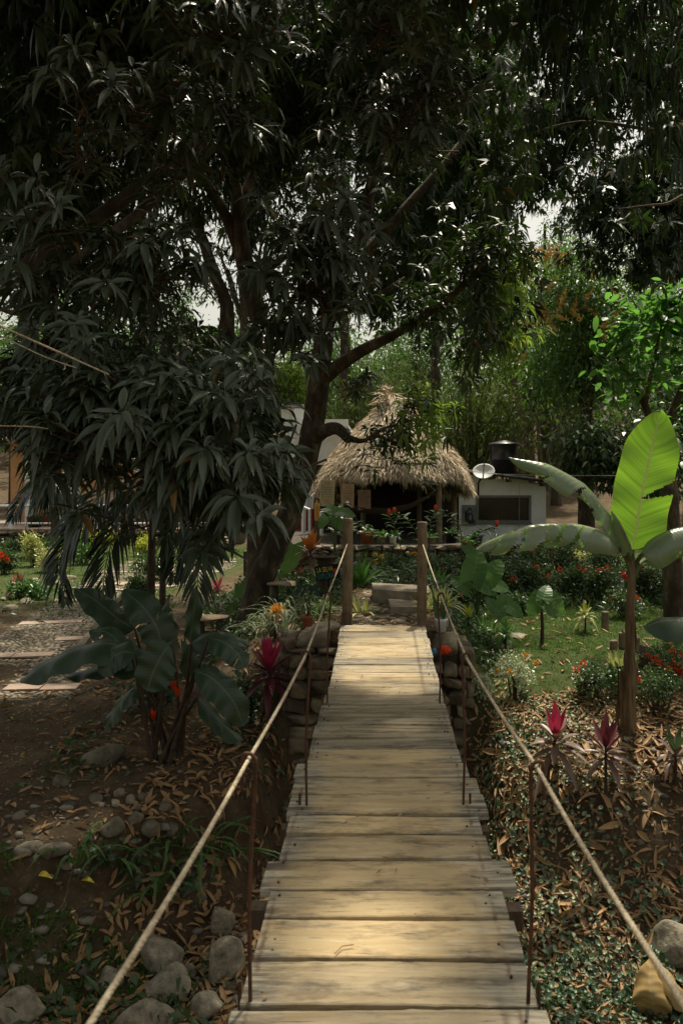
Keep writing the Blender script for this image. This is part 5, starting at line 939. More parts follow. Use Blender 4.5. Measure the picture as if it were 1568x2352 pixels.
# broad-leaved tree at the right edge
b = G(4.15, 11.3); t = thing('broad_leaved_tree', 'bright green tree with round oval leaves at the right edge above the banana leaf', 'tree', b)
D = 11.3; g = Geo(); tube(g, [b - Z3 * .3, P(1538, 1170, D), P(1530, 1080, D), P(1500, 980, 11.2), P(1455, 880, 11), P(1415, 820, 10.8), P(1395, 760, 10.8)], [.15, .125, .10, .06, .035, .02, .01], 10, 0, .05, 5)
tube(g, [P(1515, 1020, D), P(1560, 900, D), P(1600, 780, D), P(1590, 650, D)], [.09, .06, .04, .02], 8, 0, .05, 5); tube(g, [P(1480, 930, 11.1), P(1500, 830, 10.6), P(1520, 740, 10.4)], [.04, .025, .012], 8, 0, .04, 5); part(g, 'trunk', M['bark'], t)
g = Geo()
for (px, py, D, rx, ry, rd, n) in ((1500, 740, 10.8, 110, 80, .9, 700), (1410, 780, 10.6, 55, 36, .5, 200), (1370, 850, 10.6, 40, 24, .35, 110), (1470, 860, 10.8, 90, 60, .8, 420), (1560, 850, 11, 80, 120, .9, 520), (1430, 900, 10.8, 45, 24, .4, 110), (1545, 690, 11, 70, 50, .7, 260), (1600, 1000, 11.4, 60, 90, .8, 260), (1420, 960, 11, 26, 26, .2, 34), (1700, 800, 11, 120, 200, 1, 500)):
    c = P(px, py, D); s = D / F; Q = clumps(c, (rx * s, rd, ry * s), n, 6, .10, .4); Q = Q[keep(Q, False, True, False)]; d = unit(R.normal(size=Q.shape) * np.array([.9, .9, .35]) - Z3 * .15)
    blades(g, Q, d, Z3 + R.normal(size=Q.shape) * .35, R.uniform(.13, .2, len(Q)), R.uniform(.075, .11, len(Q)), R.uniform(.1, .5, len(Q)), segs=4, fold=.12, prof='oval')
part(g, 'crown', M['broad'], t)
# far woods
g = Geo()
for i in range(130):
    a = math.radians(R.uniform(-48, 48)); D = R.uniform(52, 95); x = math.sin(a) * D; y = math.cos(a) * D; z = float(gz(x, y)); h = R.uniform(4, 7.5) if -6 < x < 3 or abs(x + 12) < 6 else R.uniform(5, 9)
    h *= 1.55; leafcloud(g, (x, y, z + h * .5), (R.uniform(3, 5), 2.5, h * .55), 1100, .55, .26, 12, .6, lit=False)
structure(g, 'distant_forest', M['mangofar'], 'stuff', label='far off wooded slope behind the houses')
# palm
b = P(348, 1500, 10.6); b[2] = float(gz(b[0], b[1])); t = thing('palm_tree', 'dark twin stemmed palm with long drooping fronds under the mango branches', 'palm', b)
g = Geo(); top1 = P(352, 1150, 10.6); tube(g, [b - Z3 * .2, P(347, 1380, 10.6), P(349, 1260, 10.6), top1], [.062, .055, .052, .045], 12, 0, .02, 5); part(g, 'trunk', M['brownstem'], t)
g = Geo(); top2 = P(378, 1160, 11.2); tube(g, [P(372, 1500, 11.2), P(374, 1350, 11.2), P(376, 1250, 11.2), top2], [.05, .046, .042, .036], 12, 0, .02, 5); part(g, 'trunk', M['brownstem'], t)
def frond(g, gr, path, nl, L, W, hang=.9, ang=.75, m=0, segs=3, two=True, rr=.012, shape=None, vee=.15):
    p, _ = smooth_path(path, np.zeros(len(path)), 12); s = np.concatenate([[0], np.cumsum(np.linalg.norm(np.diff(p, axis=0), axis=1))]); s /= s[-1]
    u = np.linspace(.14, 1, nl); c = np.stack([np.interp(u, s, p[:, i]) for i in range(3)], 1); t_ = unit(np.gradient(c, axis=0)); side = unit(np.cross(t_, Z3 + np.array([.001, .02, 0]))); up = np.cross(side, t_)
    ll = L * (np.sin(np.pi * (.12 + .86 * u) ** .8) ** .7 if shape is None else shape(u))
    for sg in (-1, 1):
        d = unit(t_ * math.cos(ang) + side * sg * math.sin(ang) + up * vee + R.normal(size=c.shape) * .06)
        blades(g, c, d, up + .2 * R.normal(size=c.shape), ll * R.uniform(.85, 1.1, nl), W, hang * R.uniform(.8, 1.2, nl), segs=segs, fold=.2, m=m)
    if gr is not None: tube(gr, path, np.linspace(rr, rr * .3, len(path)), 6, 0, k=6)
FR = [[top1, P(300, 1110, 9.9), P(230, 1140, 9.3), P(160, 1230, 8.9), P(115, 1330, 8.7)], [top1, P(330, 1130, 9.8), P(285, 1180, 9.3), P(245, 1290, 9.0), P(235, 1400, 8.9)], [top2, P(420, 1130, 10.2), P(450, 1200, 9.6), P(455, 1320, 9.3), P(450, 1400, 9.2)], [top1, P(260, 1080, 10.2), P(150, 1070, 9.8), P(70, 1120, 9.5), P(30, 1190, 9.3)], [top2, P(400, 1080, 11.4), P(440, 1040, 12), P(500, 1050, 12.4)], [top1, P(330, 1050, 11), P(290, 990, 11.4), P(230, 980, 11.8)], [top2, P(400, 1150, 10.2), P(410, 1230, 9.8), P(400, 1330, 9.6)], [top1, P(310, 1150, 9.8), P(200, 1190, 9.0), P(140, 1290, 8.7), P(150, 1380, 8.6)]]
for f_ in FR:
    g = Geo(); gr = Geo(); frond(g, gr, f_, 46, .72, .040, .42, .62); fo = part(g, 'frond', M['palmleaf'], t); part(gr, 'midrib', M['stem'], fo)
g = Geo(); c = P(160, 1125, 24); b = G(P(126, 0, 24)[0], 24); t = thing('slim_tree', 'slim pale trunked tree with a shaggy dark crown on the terrace edge', 'tree', b)
tube(g, [b - Z3 * .2, P(128, 1200, 24), P(131, 1150, 24), P(128, 1110, 24)], [.14, .12, .11, .09], 10, 0, .05, 4); part(g, 'trunk', M['bark2'], t)
g = Geo(); q = P(125, 1105, 24); n = 420; d = unit(R.normal(size=(n, 3)) * np.array([1, 1, .5]) - Z3 * .3); blades(g, q + d * .1 + R.normal(size=(n, 3)) * .15, d, R.normal(size=(n, 3)), R.uniform(.6, 1.2, n), .06, R.uniform(.4, 1, n), segs=3); part(g, 'crown', M['palmleaf'], t)
# loose ropes at upper left
for pts, r, lb in (([(-60, 718, 4.0), (0, 748, 4.0), (100, 793, 4.1), (250, 860, 4.3)], .0058, 'pale rope slanting through the mango branches at the upper left'), ([(-60, 745, 4.6), (10, 775, 4.6), (100, 818, 4.6), (175, 845, 4.6)], .0036, 'thinner brown cord just under the pale slanting rope'), ([(-60, 975, 4.2), (0, 978, 4.2), (70, 980, 4.3), (110, 985, 4.5)], .0036, 'short level cord among the mango leaves at the left edge')):
    g = Geo(); rope(g, [P(*q) for q in pts], r) if r > .004 else tube(g, [P(*q) for q in pts], r, 6, k=6); solo(g, 'rope', M['rope'], lb, 'rope', P(*pts[1]))
# ------------------------------------------------------------------ garden plants
def bush(name, label, cat, px, py, rpx, hpx, mat, n=1500, L=.055, W=.028, group=None, flowers=None, prof='oval', base=None, lobes=6, stems=7, up=.5, segs=2):
    b = hit(px, py) if base is None else base; s = b[1] / F; r = rpx * s; h = hpx * s; t = thing(name, label, cat, b, group)
    g = Geo(); g2 = Geo(); cs = []
    for i in range(lobes):
        a = R.uniform(0, 6.28); rr = R.uniform(.2, .62) * r; cs.append(b + np.array([math.cos(a) * rr, math.sin(a) * rr * .8, h * R.uniform(.38, .74)]))
    cs.append(b + Z3 * h * .6)
    for c in cs:
        m = n // len(cs); Q = clumps(c, (r * .5, r * .48, h * .36), m, 5, .35 * L + .02, .35); Q[:, 2] = np.maximum(Q[:, 2], b[2] + .03); o = unit(Q - c)
        d = unit(o * .6 + R.normal(size=Q.shape) * .6 + Z3 * up); blades(g, Q, d, Z3 + R.normal(size=Q.shape) * .5, L * R.uniform(.6, 1.25, len(Q)), W * R.uniform(.7, 1.2, len(Q)), R.uniform(.1, .5, len(Q)), segs=segs, fold=.15, prof=prof)
    for i in range(stems):
        c = cs[i % len(cs)] + R.normal(size=3) * r * .15; q = b + np.array([R.normal() * r * .12, R.normal() * r * .1, -.05]); tube(g2, [q, (q + c) / 2 + R.normal(size=3) * r * .06, c], [.014, .010, .005], 5, 0, k=3)
    part(g2, 'stems', M['brownstem'], t); part(g, 'foliage', M[mat], t)
    if flowers:
        fm, nf, fr = flowers
        for i in range(nf):
            a = R.uniform(0, 6.28); e = R.uniform(.1, 1.4); c = b + np.array([math.cos(a) * math.cos(e) * r * .9, -abs(math.sin(a)) * math.cos(e) * r * .8, h * (.5 + .52 * math.sin(e) * R.uniform(.5, 1))])
            gf = Geo(); m = 26; d = unit(R.normal(size=(m, 3)) + Z3 * .6 - np.array([0, .5, 0])); blades(gf, c + d * fr * .35, d, R.normal(size=(m, 3)), fr * .8, fr * .5, .1, segs=1); part(gf, 'flower', M[fm], t)
    return t
def strap(name, label, cat, px, py, hpx, n, L, W, mat, group=None, base=None, el=(.1, 1.35), droop=(.2, .8), young=None, segs=5, prof='lance', fold=.25, stemr=.014, spread=0., lean=(0, 0), mid=None):
    """rosette of long leaves on a stem hpx high (photo px)"""
    b = hit(px, py) if base is None else base; h = hpx * b[1] / F; t = thing(name, label, cat, b, group); top = b + np.array([lean[0], lean[1], h])
    if h > .03: g = Geo(); tube(g, [b - Z3 * .05, b + np.array([lean[0] * .4, lean[1] * .4, h * .5]), top], [stemr * 1.3, stemr, stemr * .8], 7, 0, .03, 4); part(g, 'stem', M['brownstem'], t)
    a = np.arange(n) * 2.4 + R.uniform(0, 6) + R.normal(size=n) * .2; e = np.linspace(el[0], el[1], n); q = top + Z3 * np.linspace(-.25, .02, n)[:, None] * min(h, .5) + np.stack([np.cos(a), np.sin(a), a * 0], 1) * spread
    d = np.stack([np.cos(a) * np.cos(e), np.sin(a) * np.cos(e), np.sin(e)], 1); ll = L * R.uniform(.75, 1.1, n) * (1 - .3 * np.linspace(0, 1, n)); g = Geo()
    dr = np.linspace(droop[1], droop[0], n)
    ny = int(n * young[1]) if young else 0; nrm = Z3 + np.stack([-np.cos(a), -np.sin(a), a * 0], 1) * .8
    blades(g, q[:n - ny], d[:n - ny], nrm[:n - ny], ll[:n - ny], W, dr[:n - ny], segs=segs, fold=fold, prof=prof); part(g, 'foliage', M[mat], t)
    if ny: g = Geo(); blades(g, q[n - ny:], d[n - ny:], nrm[n - ny:], ll[n - ny:] * 1.1, W, dr[n - ny:] * .5, segs=segs, fold=fold, prof=prof); part(g, 'young_leaves', M[young[0]], t)
    return t
def taro(label, px, py, lv, mat='taro', stem=0., group=None, name='taro_plant', base=None):
    """lv: (tip direction px, py of leaf centre, size m, yaw, face)"""
    b = hit(px, py) if base is None else base; t = thing(name, label, 'plant', b, group); D = b[1]
    if stem: g = Geo(); tube(g, [b - Z3 * .05, b + Z3 * stem * .5 + np.array([.01, 0, 0]), b + Z3 * stem], [.028, .024, .02], 8, 0, .05); part(g, 'stem', M['brownstem'], t)
    top = b + Z3 * stem
    for (lx, ly, sz, yaw, face) in lv:
        c = P(lx, ly, D + R.uniform(-.25, .1)); dr = np.array([math.sin(yaw), 0, -math.cos(yaw)]); nrm = unit(np.array([.15 * math.sin(yaw * 2), -face, 1 - face * .7]))
        dr = unit(dr - nrm * np.dot(dr, nrm)); j = c - dr * sz * .3; g = Geo(); gs = Geo()
        tube(gs, [top, top * .5 + j * .5 + np.array([(top[0] - j[0]) * .25, 0, abs(j[2] - top[2]) * .12]), j], [.014, .010, .006], 6, 0, k=5)
        bigleaf(g, [j - dr * sz * .02, j + dr * sz * .45 + nrm * sz * .03, j + dr * sz * .98 - nrm * sz * .06], sz * .78, nrm, 'heart', nu=4, nv=14, fold=.10, wav=.012); lf = part(g, 'leaf', M[mat], t); part(gs, 'petiole', M['stem'], lf)
    return t
def fern(label, px, py, n, L, mat, group=None, base=None, el=(.3, 1.2), name='fern', lw=.02, ll=.11, nl=26):
    b = hit(px, py) if base is None else base; t = thing(name, label, 'fern', b, group); g = Geo(); gr = Geo()
    for i in range(n):
        a = i * 2.4 + R.normal() * .3; e = R.uniform(*el); l = L * R.uniform(.7, 1.1); h = np.array([math.cos(a), math.sin(a), 0]); p0 = b + h * .02
        frond(g, gr, [p0, p0 + h * l * .35 * math.cos(e) + Z3 * l * .5 * math.sin(e), p0 + h * l * .75 * math.cos(e) + Z3 * l * .55 * math.sin(e), p0 + h * l * (.95 * math.cos(e) + .1) + Z3 * l * .3 * math.sin(e)], nl, ll, lw, .15, 1.25, segs=1, rr=.004, shape=lambda u: ll * (np.sin(np.pi * (.25 + .75 * u)) ** .8), vee=.05)
    part(g, 'fronds', M[mat], t); part(gr, 'ribs', M['stem'], t); return t
# --- banana plant on the right
D = 7.75; b = hit(1440, 1680); D = b[1]; t = thing('banana_plant', 'young banana plant with one tall glowing upright leaf', 'banana plant', b); B = lambda px, py, dd=0.: P(px, py, D + dd)
g = Geo(); tube(g, [b - Z3 * .1, B(1442, 1640), B(1445, 1500), B(1446, 1400), B(1450, 1320), B(1450, 1285)], [.095, .075, .052, .044, .04, .03], 14, 0, .05, 6)
for k in range(9):
    a = R.uniform(0, 6.28); q = b + np.array([math.cos(a) * .075, math.sin(a) * .075, R.uniform(.1, .9)]); blades(g, q[None], np.array([[R.normal() * .1, R.normal() * .1, R.choice([-1, 1])]]), np.array([[math.cos(a), math.sin(a), 0]]), R.uniform(.3, .7), .07, 0, segs=4)
part(g, 'pseudostem', M['bananabark'], t)
def bl(path, w, nrm, mat, tears, hang=0., pet=None, fold=.06, wav=.012, nu=8, nv=60):
    g = Geo(); gs = Geo(); bigleaf(g, path, w, nrm, 'paddle', nu, nv, hang, fold, wav, tears); lf = part(g, 'leaf', M[mat], t)
    if pet: tube(gs, pet + [path[0]], np.linspace(.034, .016, len(pet) + 1), 8, 0, k=5)
    if pet: part(gs, 'petiole', M['stem'], lf)
bl([B(1452, 1262), B(1462, 1200), B(1482, 1090), B(1503, 1000), B(1516, 941)], .60, (.12, -1, .12), 'banana', [(1, .36, .05)], pet=[B(1450, 1320), B(1451, 1290)], fold=.05, nu=14, nv=110)
bl([B(1425, 1250, -.1), B(1395, 1190, -.15), B(1345, 1122, -.2), B(1262, 1072, -.2), B(1166, 1050, -.1)], .36, (-.35, -.45, .85), 'bananasheen', [(-1, .30, .02), (-1, .45, .02), (-1, .66, .014), (1, .25, .02), (1, .42, .022), (1, .58, .012), (1, .75, .012)], 1.0, pet=[B(1449, 1320), B(1440, 1285)])
bl([B(1420, 1258, -.1), B(1385, 1222, -.2), B(1300, 1204, -.3), B(1200, 1214, -.4), B(1120, 1245, -.4), B(1090, 1262, -.4)], .42, (-.1, -.5, .85), 'bananasheen', [(-1, .3, .014), (-1, .42, .022), (-1, .52, .02), (-1, .66, .03), (-1, .82, .012), (1, .33, .014), (1, .47, .022), (1, .60, .03), (1, .75, .014)], 1.05, pet=[B(1448, 1318), B(1438, 1285)])
bl([B(1475, 1270, -.1), B(1510, 1236, -.1), B(1570, 1214, -.1), B(1660, 1225, -.1)], .42, (.1, -.45, .88), 'bananasheen', [(-1, .5, .012), (1, .62, .014)], .85, pet=[B(1453, 1320), B(1462, 1290)])
bl([B(1480, 1285, .15), B(1520, 1255, .2), B(1580, 1235, .2), B(1680, 1262, .2)], .36, (.1, -.45, .88), 'bananasheen', [(1, .4, .012)], .9, pet=[B(1455, 1322), B(1466, 1298)])
bl([B(1442, 1270, -.12), B(1432, 1240, -.16), B(1416, 1205, -.18), B(1402, 1172, -.15)], .24, (-.6, -.75, .1), 'bananasheen', [], .9, pet=[B(1450, 1318), B(1446, 1290)], fold=-.3)
c = P(1660, 1720, 7.2); b = G(c[0], 7.2); t = thing('banana_plant', 'broad dark banana leaf arching in at the right edge above the red flowers', 'banana plant', b)
g = Geo(); tube(g, [b - Z3 * .1, b + Z3 * .4, b + np.array([.02, 0, .75])], [.09, .07, .05], 10, 0, .05); part(g, 'pseudostem', M['bananabark'], t)
D = 7.2; bl([B(1640, 1480), B(1590, 1432), B(1530, 1425), B(1475, 1440)], .36, (0, -.5, .85), 'heliconia', [(1, .4, .01)], .5, pet=[b + Z3 * .7]); bl([B(1680, 1480), B(1720, 1380), B(1790, 1330), B(1850, 1340)], .36, (0, -.6, .8), 'bananasheen', [], .7, pet=[b + Z3 * .7])
# --- heliconia clump on the dark left bank
b = hit(382, 1745); D = b[1]; t = thing('heliconia_clump', 'large dark leaved heliconia clump in front of the dirt terrace', 'heliconia', b)
HL = [([(300, 1490), (230, 1478), (130, 1510), (45, 1563)], .36, (-.1, -.45, .85), .45, -.3), ([(310, 1445), (270, 1420), (215, 1375), (170, 1350)], .30, (.25, -.6, .7), .2, .2), ([(372, 1485), (360, 1440), (325, 1390), (282, 1356)], .34, (.3, -.75, .5), .1, .1), ([(330, 1520), (290, 1490), (245, 1452), (205, 1452)], .30, (.1, -.6, .75), .3, -.1), ([(392, 1482), (375, 1500), (352, 1545), (338, 1587)], .37, (-.15, -.95, .35), .1, -.5), ([(312, 1500), (280, 1498), (248, 1520), (222, 1540)], .27, (-.1, -.7, .6), .2, -.4),
      ([(440, 1478), (480, 1458), (530, 1462), (575, 1482)], .28, (.1, -.5, .85), .55, -.1), ([(480, 1465), (515, 1475), (545, 1500), (562, 1535)], .26, (.35, -.7, .6), .2, -.3), ([(448, 1540), (490, 1560), (535, 1610), (560, 1668)], .30, (.45, -.75, .5), .2, -.4), ([(330, 1545), (270, 1530), (200, 1540), (150, 1555)], .22, (0, -.3, .9), .4, -.1), ([(430, 1560), (436, 1480), (446, 1400), (452, 1345)], .20, (.7, -.6, .1), .2, .2), ([(400, 1500), (400, 1450), (385, 1400), (392, 1365)], .24, (-.7, -.6, .2), .2, .3), ([(455, 1600), (490, 1640), (530, 1680), (560, 1700)], .22, (.1, -.4, .9), .4, -.1), ([(330, 1580), (290, 1600), (260, 1640), (240, 1680)], .22, (-.2, -.5, .8), .3, -.2)]
for i, (pp, w_, nr, hg, dd) in enumerate(HL):
    q = [P(x, y, D + dd) for x, y in pp]; g = Geo(); gs = Geo(); bigleaf(g, q, w_, nr, 'paddle', 6, 40, hg, .07, .024, [(R.choice([-1, 1]), R.uniform(.25, .85), .016) for _ in range(i % 4)]); lf = part(g, 'leaf', M['heliconia'], t)
    o = b + np.array([R.uniform(-.16, .16), R.uniform(-.12, .12), -.05]); tube(gs, [o, o * .6 + q[0] * .4 + Z3 * .06, q[0]], [.024, .018, .010], 7, 0, .03, 5); part(gs, 'stalk', M['brownstem'], lf)
for px, py in ((398, 1577), (352, 1645), (407, 1592)):
    g = Geo(); c = P(px, py, D - .15); d = unit(np.array([[.3, -.2, 1], [-.2, -.2, .9], [.1, -.3, .5], [-.1, 0, 1]])); blades(g, np.repeat(c[None] - Z3 * .04, 4, 0), d, R.normal(size=(4, 3)), .13, .035, .05, segs=3); part(g, 'red_bract', M['redflower'], t)
# --- cordylines
strap('cordyline', 'magenta topped cordyline beside the left stone abutment', 'cordyline', 612, 1690, 150, 30, .50, .085, 'maroon', base=(lambda q: q)(hit(618, 1685)), young=('magenta', .3), droop=(.05, .6), el=(-.3, 1.45))
CG = 'red and bronze cordylines'
strap('cordyline', 'tall bronze cordyline with pink new leaves on the leaf strewn right bank', 'cordyline', 1250, 1842, 150, 26, .46, .075, 'dullred', young=('magenta', .2), droop=(.05, .6), el=(-.35, 1.4), lean=(.1, 0))
strap('cordyline', 'bronze cordyline with red edged leaves just left of the banana stem foot', 'cordyline', 1390, 1822, 105, 26, .42, .065, 'dullred', young=('maroon', .4), droop=(.1, .55), el=(-.2, 1.35))
strap('cordyline', 'greyish cordyline cut by the right edge below the banana stem', 'cordyline', 1550, 1800, 70, 22, .42, .055, 'dullred', young=('heliconia' and 'ivy', .3), droop=(.1, .8))
strap('cordyline', 'small crimson cordyline in the sunny flower bed at the left edge', 'cordyline', 45, 1372, 25, 16, .55, .07, 'maroon', young=('magenta', .4))
strap('cordyline', 'orange crowned cordyline on a thin stem left of the standing posts', 'cordyline', 713, 1345, 95, 30, .52, .10, 'dullred', young=('orangeleaf', .38), droop=(.05, .7), el=(-.2, 1.4), base=G(P(713, 0, 14)[0], 14.))
strap('cordyline', 'red leaved cordyline in the gloom behind the palm stems', 'cordyline', 507, 1330, 12, 20, .5, .06, 'maroon', young=('magenta', .25), base=G(P(500, 0, 16.5)[0], 16.5))
strap('bromeliad', 'dark red bromeliad at the foot of the terrace wall', 'bromeliad', 905, 1330, 4, 18, .45, .07, 'dullred', base=G(P(905, 0, 17)[0], 17.) + Z3 * .25)
strap('bromeliad', 'rusty leaved bromeliad with a shaggy orange flower head by the fern', 'bromeliad', 632, 1455, 25, 18, .38, .06, 'dullred', base=G(P(632, 0, 9.6)[0], 9.6), young=('orangeflower', .01))
g = Geo(); c = P(636, 1402, 9.5); n = 260; d = unit(R.normal(size=(n, 3)) + Z3 * .9); blades(g, c + d * .02 - Z3 * .03, d, R.normal(size=(n, 3)), R.uniform(.06, .14, n), .012, .1, segs=1); part(g, 'flower_head', M['orangeflower'], [o for o in bpy.data.objects if o.get('label', '').startswith('rusty leaved')][0])
# --- taro and other big leaf plants on the right lawn
taro('tall green taro with upright leaves just right of the right hand post', 1095, 1430, [(1088, 1310, .5, 2.9, .9), (1130, 1318, .4, 2.6, .9), (1062, 1345, .34, 3.9, .7), (1112, 1345, .34, .9, .8), (1140, 1345, .3, 1.2, .7)], base=G(P(1095, 0, 12.2)[0], 12.2))
taro('taro on a dark knobbly stem with two lit leaves in the middle of the lawn', 1243, 1478, [(1230, 1384, .30, -.5, .9), (1272, 1384, .30, .4, .9), (1250, 1366, .26, 2.9, .6), (1262, 1400, .22, .6, .8)], stem=.42)
taro('small taro among narrow dark leaves between the post and the lawn', 1158, 1480, [(1152, 1388, .24, 3.0, .9), (1176, 1398, .26, .8, .8), (1130, 1392, .2, 3.6, .9), (1148, 1410, .2, .2, .9)], stem=.40)
strap('dracaena', 'strap leaved plant growing round the small taro stem', 'dracaena', 1160, 1492, 38, 22, .36, .045, 'greenstrap')
taro('lone bright taro leaf standing left of the forked trunk path slab', 680, 1350, [(668, 1272, .58, -.2, .95), (640, 1262, .4, 3.0, .8), (655, 1325, .36, .6, .7)], base=G(P(676, 0, 15)[0], 15.))
taro('dark veined alocasia behind the terracotta pot', 706, 1425, [(708, 1378, .40, .1, .98), (690, 1362, .24, -.5, .9)], 'darktaro', base=G(P(710, 0, 10.3)[0], 10.3), name='alocasia')
taro('young taro with a pale leaf at the dark trunk foot', 548, 1445, [(553, 1358, .28, .1, .9), (540, 1390, .2, -.4, .9)], base=G(P(550, 0, 14.)[0], 14.))
taro('taro in the bed below the sloping wall', 1020, 1330, [(1075, 1262, .3, .4, .9), (985, 1290, .34, 2.8, .7), (1010, 1320, .3, .5, .8)], base=G(P(1030, 0, 16)[0], 16.))
strap('dracaena', 'slim dracaena with yellow tipped leaves between taro and banana', 'dracaena', 1345, 1440, 40, 24, .34, .04, 'yellowstrap', young=('limeleaf', .2), base=hit(1343, 1452))
strap('croton', 'croton with one lime green leaf tuft by the abutment corner', 'croton', 1072, 1478, 60, 24, .26, .06, 'greenstrap', young=('limeleaf', .3), base=hit(1075, 1478))
strap('croton', 'dark bronze and yellow croton behind the banana stem', 'croton', 1425, 1600, 70, 60, .26, .045, 'greenstrap', young=('yellowstrap', .3), base=hit(1420, 1600), spread=.05)
# --- bushes
HG = 'clipped flowering hedge bushes of the right garden'
for px, D, py0, rp, hp, nf, lb in ((1135, 16.5, 1315, 60, 78, 5, 'flowering hedge bush with red blooms nearest the dry stone wall'), (1215, 16.8, 1315, 62, 80, 6, 'flowering hedge bush right below the drooping banana leaf tip'), (1290, 17, 1312, 60, 78, 2, 'dark hedge bush between red flowers and pale croton'), (1380, 16.5, 1320, 60, 70, 2, 'hedge bush directly behind the arching banana leaves'),
                            (1075, 14, 1400, 52, 74, 2, 'dense green bush right behind the tall taro'), (1150, 14, 1402, 56, 78, 2, 'second row hedge bush with one red bloom left of the lawn'), (1225, 14.2, 1402, 58, 80, 4, 'second row hedge bush with several red blooms'), (1305, 14, 1405, 60, 84, 4, 'second row hedge bush left of the brightest red flowers'), (1385, 13.6, 1420, 62, 92, 9, 'hedge bush covered in bright red flowers left of the banana stem'),
                            (1010, 15.5, 1370, 50, 66, 1, 'rounded dark bush hugging the right hand post'), (1480, 14, 1400, 56, 90, 2, 'dark bush just right of the banana stem'), (1550, 13.5, 1405, 56, 96, 2, 'dark bush at the right edge behind the flower bed')):
    bush('flowering_bush', lb, 'bush', px, py0, rp, hp, 'hedge', 1500, .085, .042, HG, ('redflower', max(1, nf // 2 + (2 if nf > 8 else 0)), .055), base=G(P(px, 0, D)[0], D))
bush('flowering_bush', 'bush with a wide spread of coral red flowers at the right edge', 'bush', 1520, 1440, 70, 46, 'hedge', 900, .07, .034, None, ('redflower', 13, .05), base=G(P(1530, 0, 9.4)[0], 9.4))
bush('flowering_bush', 'small dark bush with red dots below the coral flowers', 'bush', 1530, 1520, 36, 76, 'hedge', 700, .06, .03, None, ('redflower', 8, .05), base=G(P(1530, 0, 8.7)[0], 8.7))
for px, py, rp, hp, mt, nf, lb in ((1182, 1605, 62, 110, 'paleleaf', 4, 'bush with painted white leaf glints and orange flowers on the right lawn edge'), (1358, 1610, 60, 112, 'hedge', 2, 'loose dark green bush with pale glints left of the banana foot'), (1508, 1640, 62, 120, 'hedge', 1, 'airy dark bush right of the banana foot'), (1105, 1600, 26, 46, 'paleleaf', 0, 'low pale speckled shrublet at the abutment foot')):
    bush('shrub', lb, 'shrub', px, py, rp, hp, mt, 1150, .042, .024, None, ('redflower' if nf < 3 else 'orangeflower', nf, .042) if nf else None)
bush('shrub', 'pale leaves put as sun glints over the dark bush by the banana foot', 'shrub', 1335, 1585, 34, 86, 'paleleaf', 260, .04, .022, base=hit(1335, 1600))
for px, D, rp, hp, mt, fl, lb in ((866, 16.6, 26, 66, 'hedge', ('yellowflower', 14, .06), 'slim bush dotted with yellow flowers before the terrace wall'), (928, 16.4, 40, 62, 'hedge', None, 'grey green round bush left of the right hand post'), (958, 17, 30, 72, 'hedge', ('orangeflower', 5, .07), 'small bush with orange flowers touching the right hand post'), (762, 14, 34, 50, 'hedge', ('pinkflower', 8, .05), 'pale pink flowered bush just left of the left hand post'), (700, 15.4, 24, 46, 'hedge', ('redflower', 5, .07), 'small red flowered bush by the wooden slab'),
                               (600, 17, 40, 60, 'hedge', ('redflower', 2, .06), 'dark bush between the forked trunk and the terrace wall'), (1040, 17, 44, 66, 'hedge', None, 'dark bush below the stacked dry stones'), (1330, 18.4, 36, 46, 'yellowstrap', None, 'pale yellow green bush at the white house corner')):
    bush('flowering_bush' if fl else 'bush', lb, 'bush', px, 0, rp, hp, mt, 1000, .075, .036, None, fl, base=G(P(px, 0, D)[0], D))
LG = 'sunny shrubs of the left flower beds'
for px, D, rp, hp, mt, fl, lb in ((222, 25.5, 58, 70, 'limeleaf', None, 'brightest yellow green bush in front of the ochre house railing'), (330, 24.5, 36, 48, 'limeleaf', None, 'small lime bush low behind the palm fronds'), (130, 23, 62, 46, 'greenstrap', None, 'rounded mid green bush below the terrace wall'), (78, 21.5, 26, 80, 'yellowstrap', None, 'tall narrow yellow croton near the left edge'), (125, 20.5, 46, 56, 'yellowstrap', None, 'wide yellow striped croton in the left bed'), (10, 20, 34, 60, 'hedge', ('redflower', 7, .08), 'bush with red flowers cut by the left edge'),
                               (190, 22, 46, 50, 'greenstrap', None, 'green bush half behind the palm frond'), (70, 16, 50, 34, 'greenstrap', None, 'low green plants behind the row of loose stones'), (20, 23.5, 40, 40, 'hedge', None, 'dark bush against the retaining wall'), (345, 19, 50, 60, 'hedge', None, 'dark bush beside the stone stairs'), (320, 15.5, 36, 52, 'hedge', None, 'dark weedy bush at the palm stems'), (575, 15, 30, 60, 'greenstrap', None, 'leafy bush leaning on the forked trunk')):
    bush('shrub', lb, 'shrub', px, 0, rp, hp, mt, 1100, .12, .05, LG, fl, base=G(P(px, 0, D)[0], D), up=.8)
bush('shrub', 'bright green seedling at the foot of the palm stems', 'shrub', 372, 1400, 28, 40, 'broad', 60, .14, .07, None, base=G(P(370, 0, 12.4)[0], 12.4) + Z3 * .25)
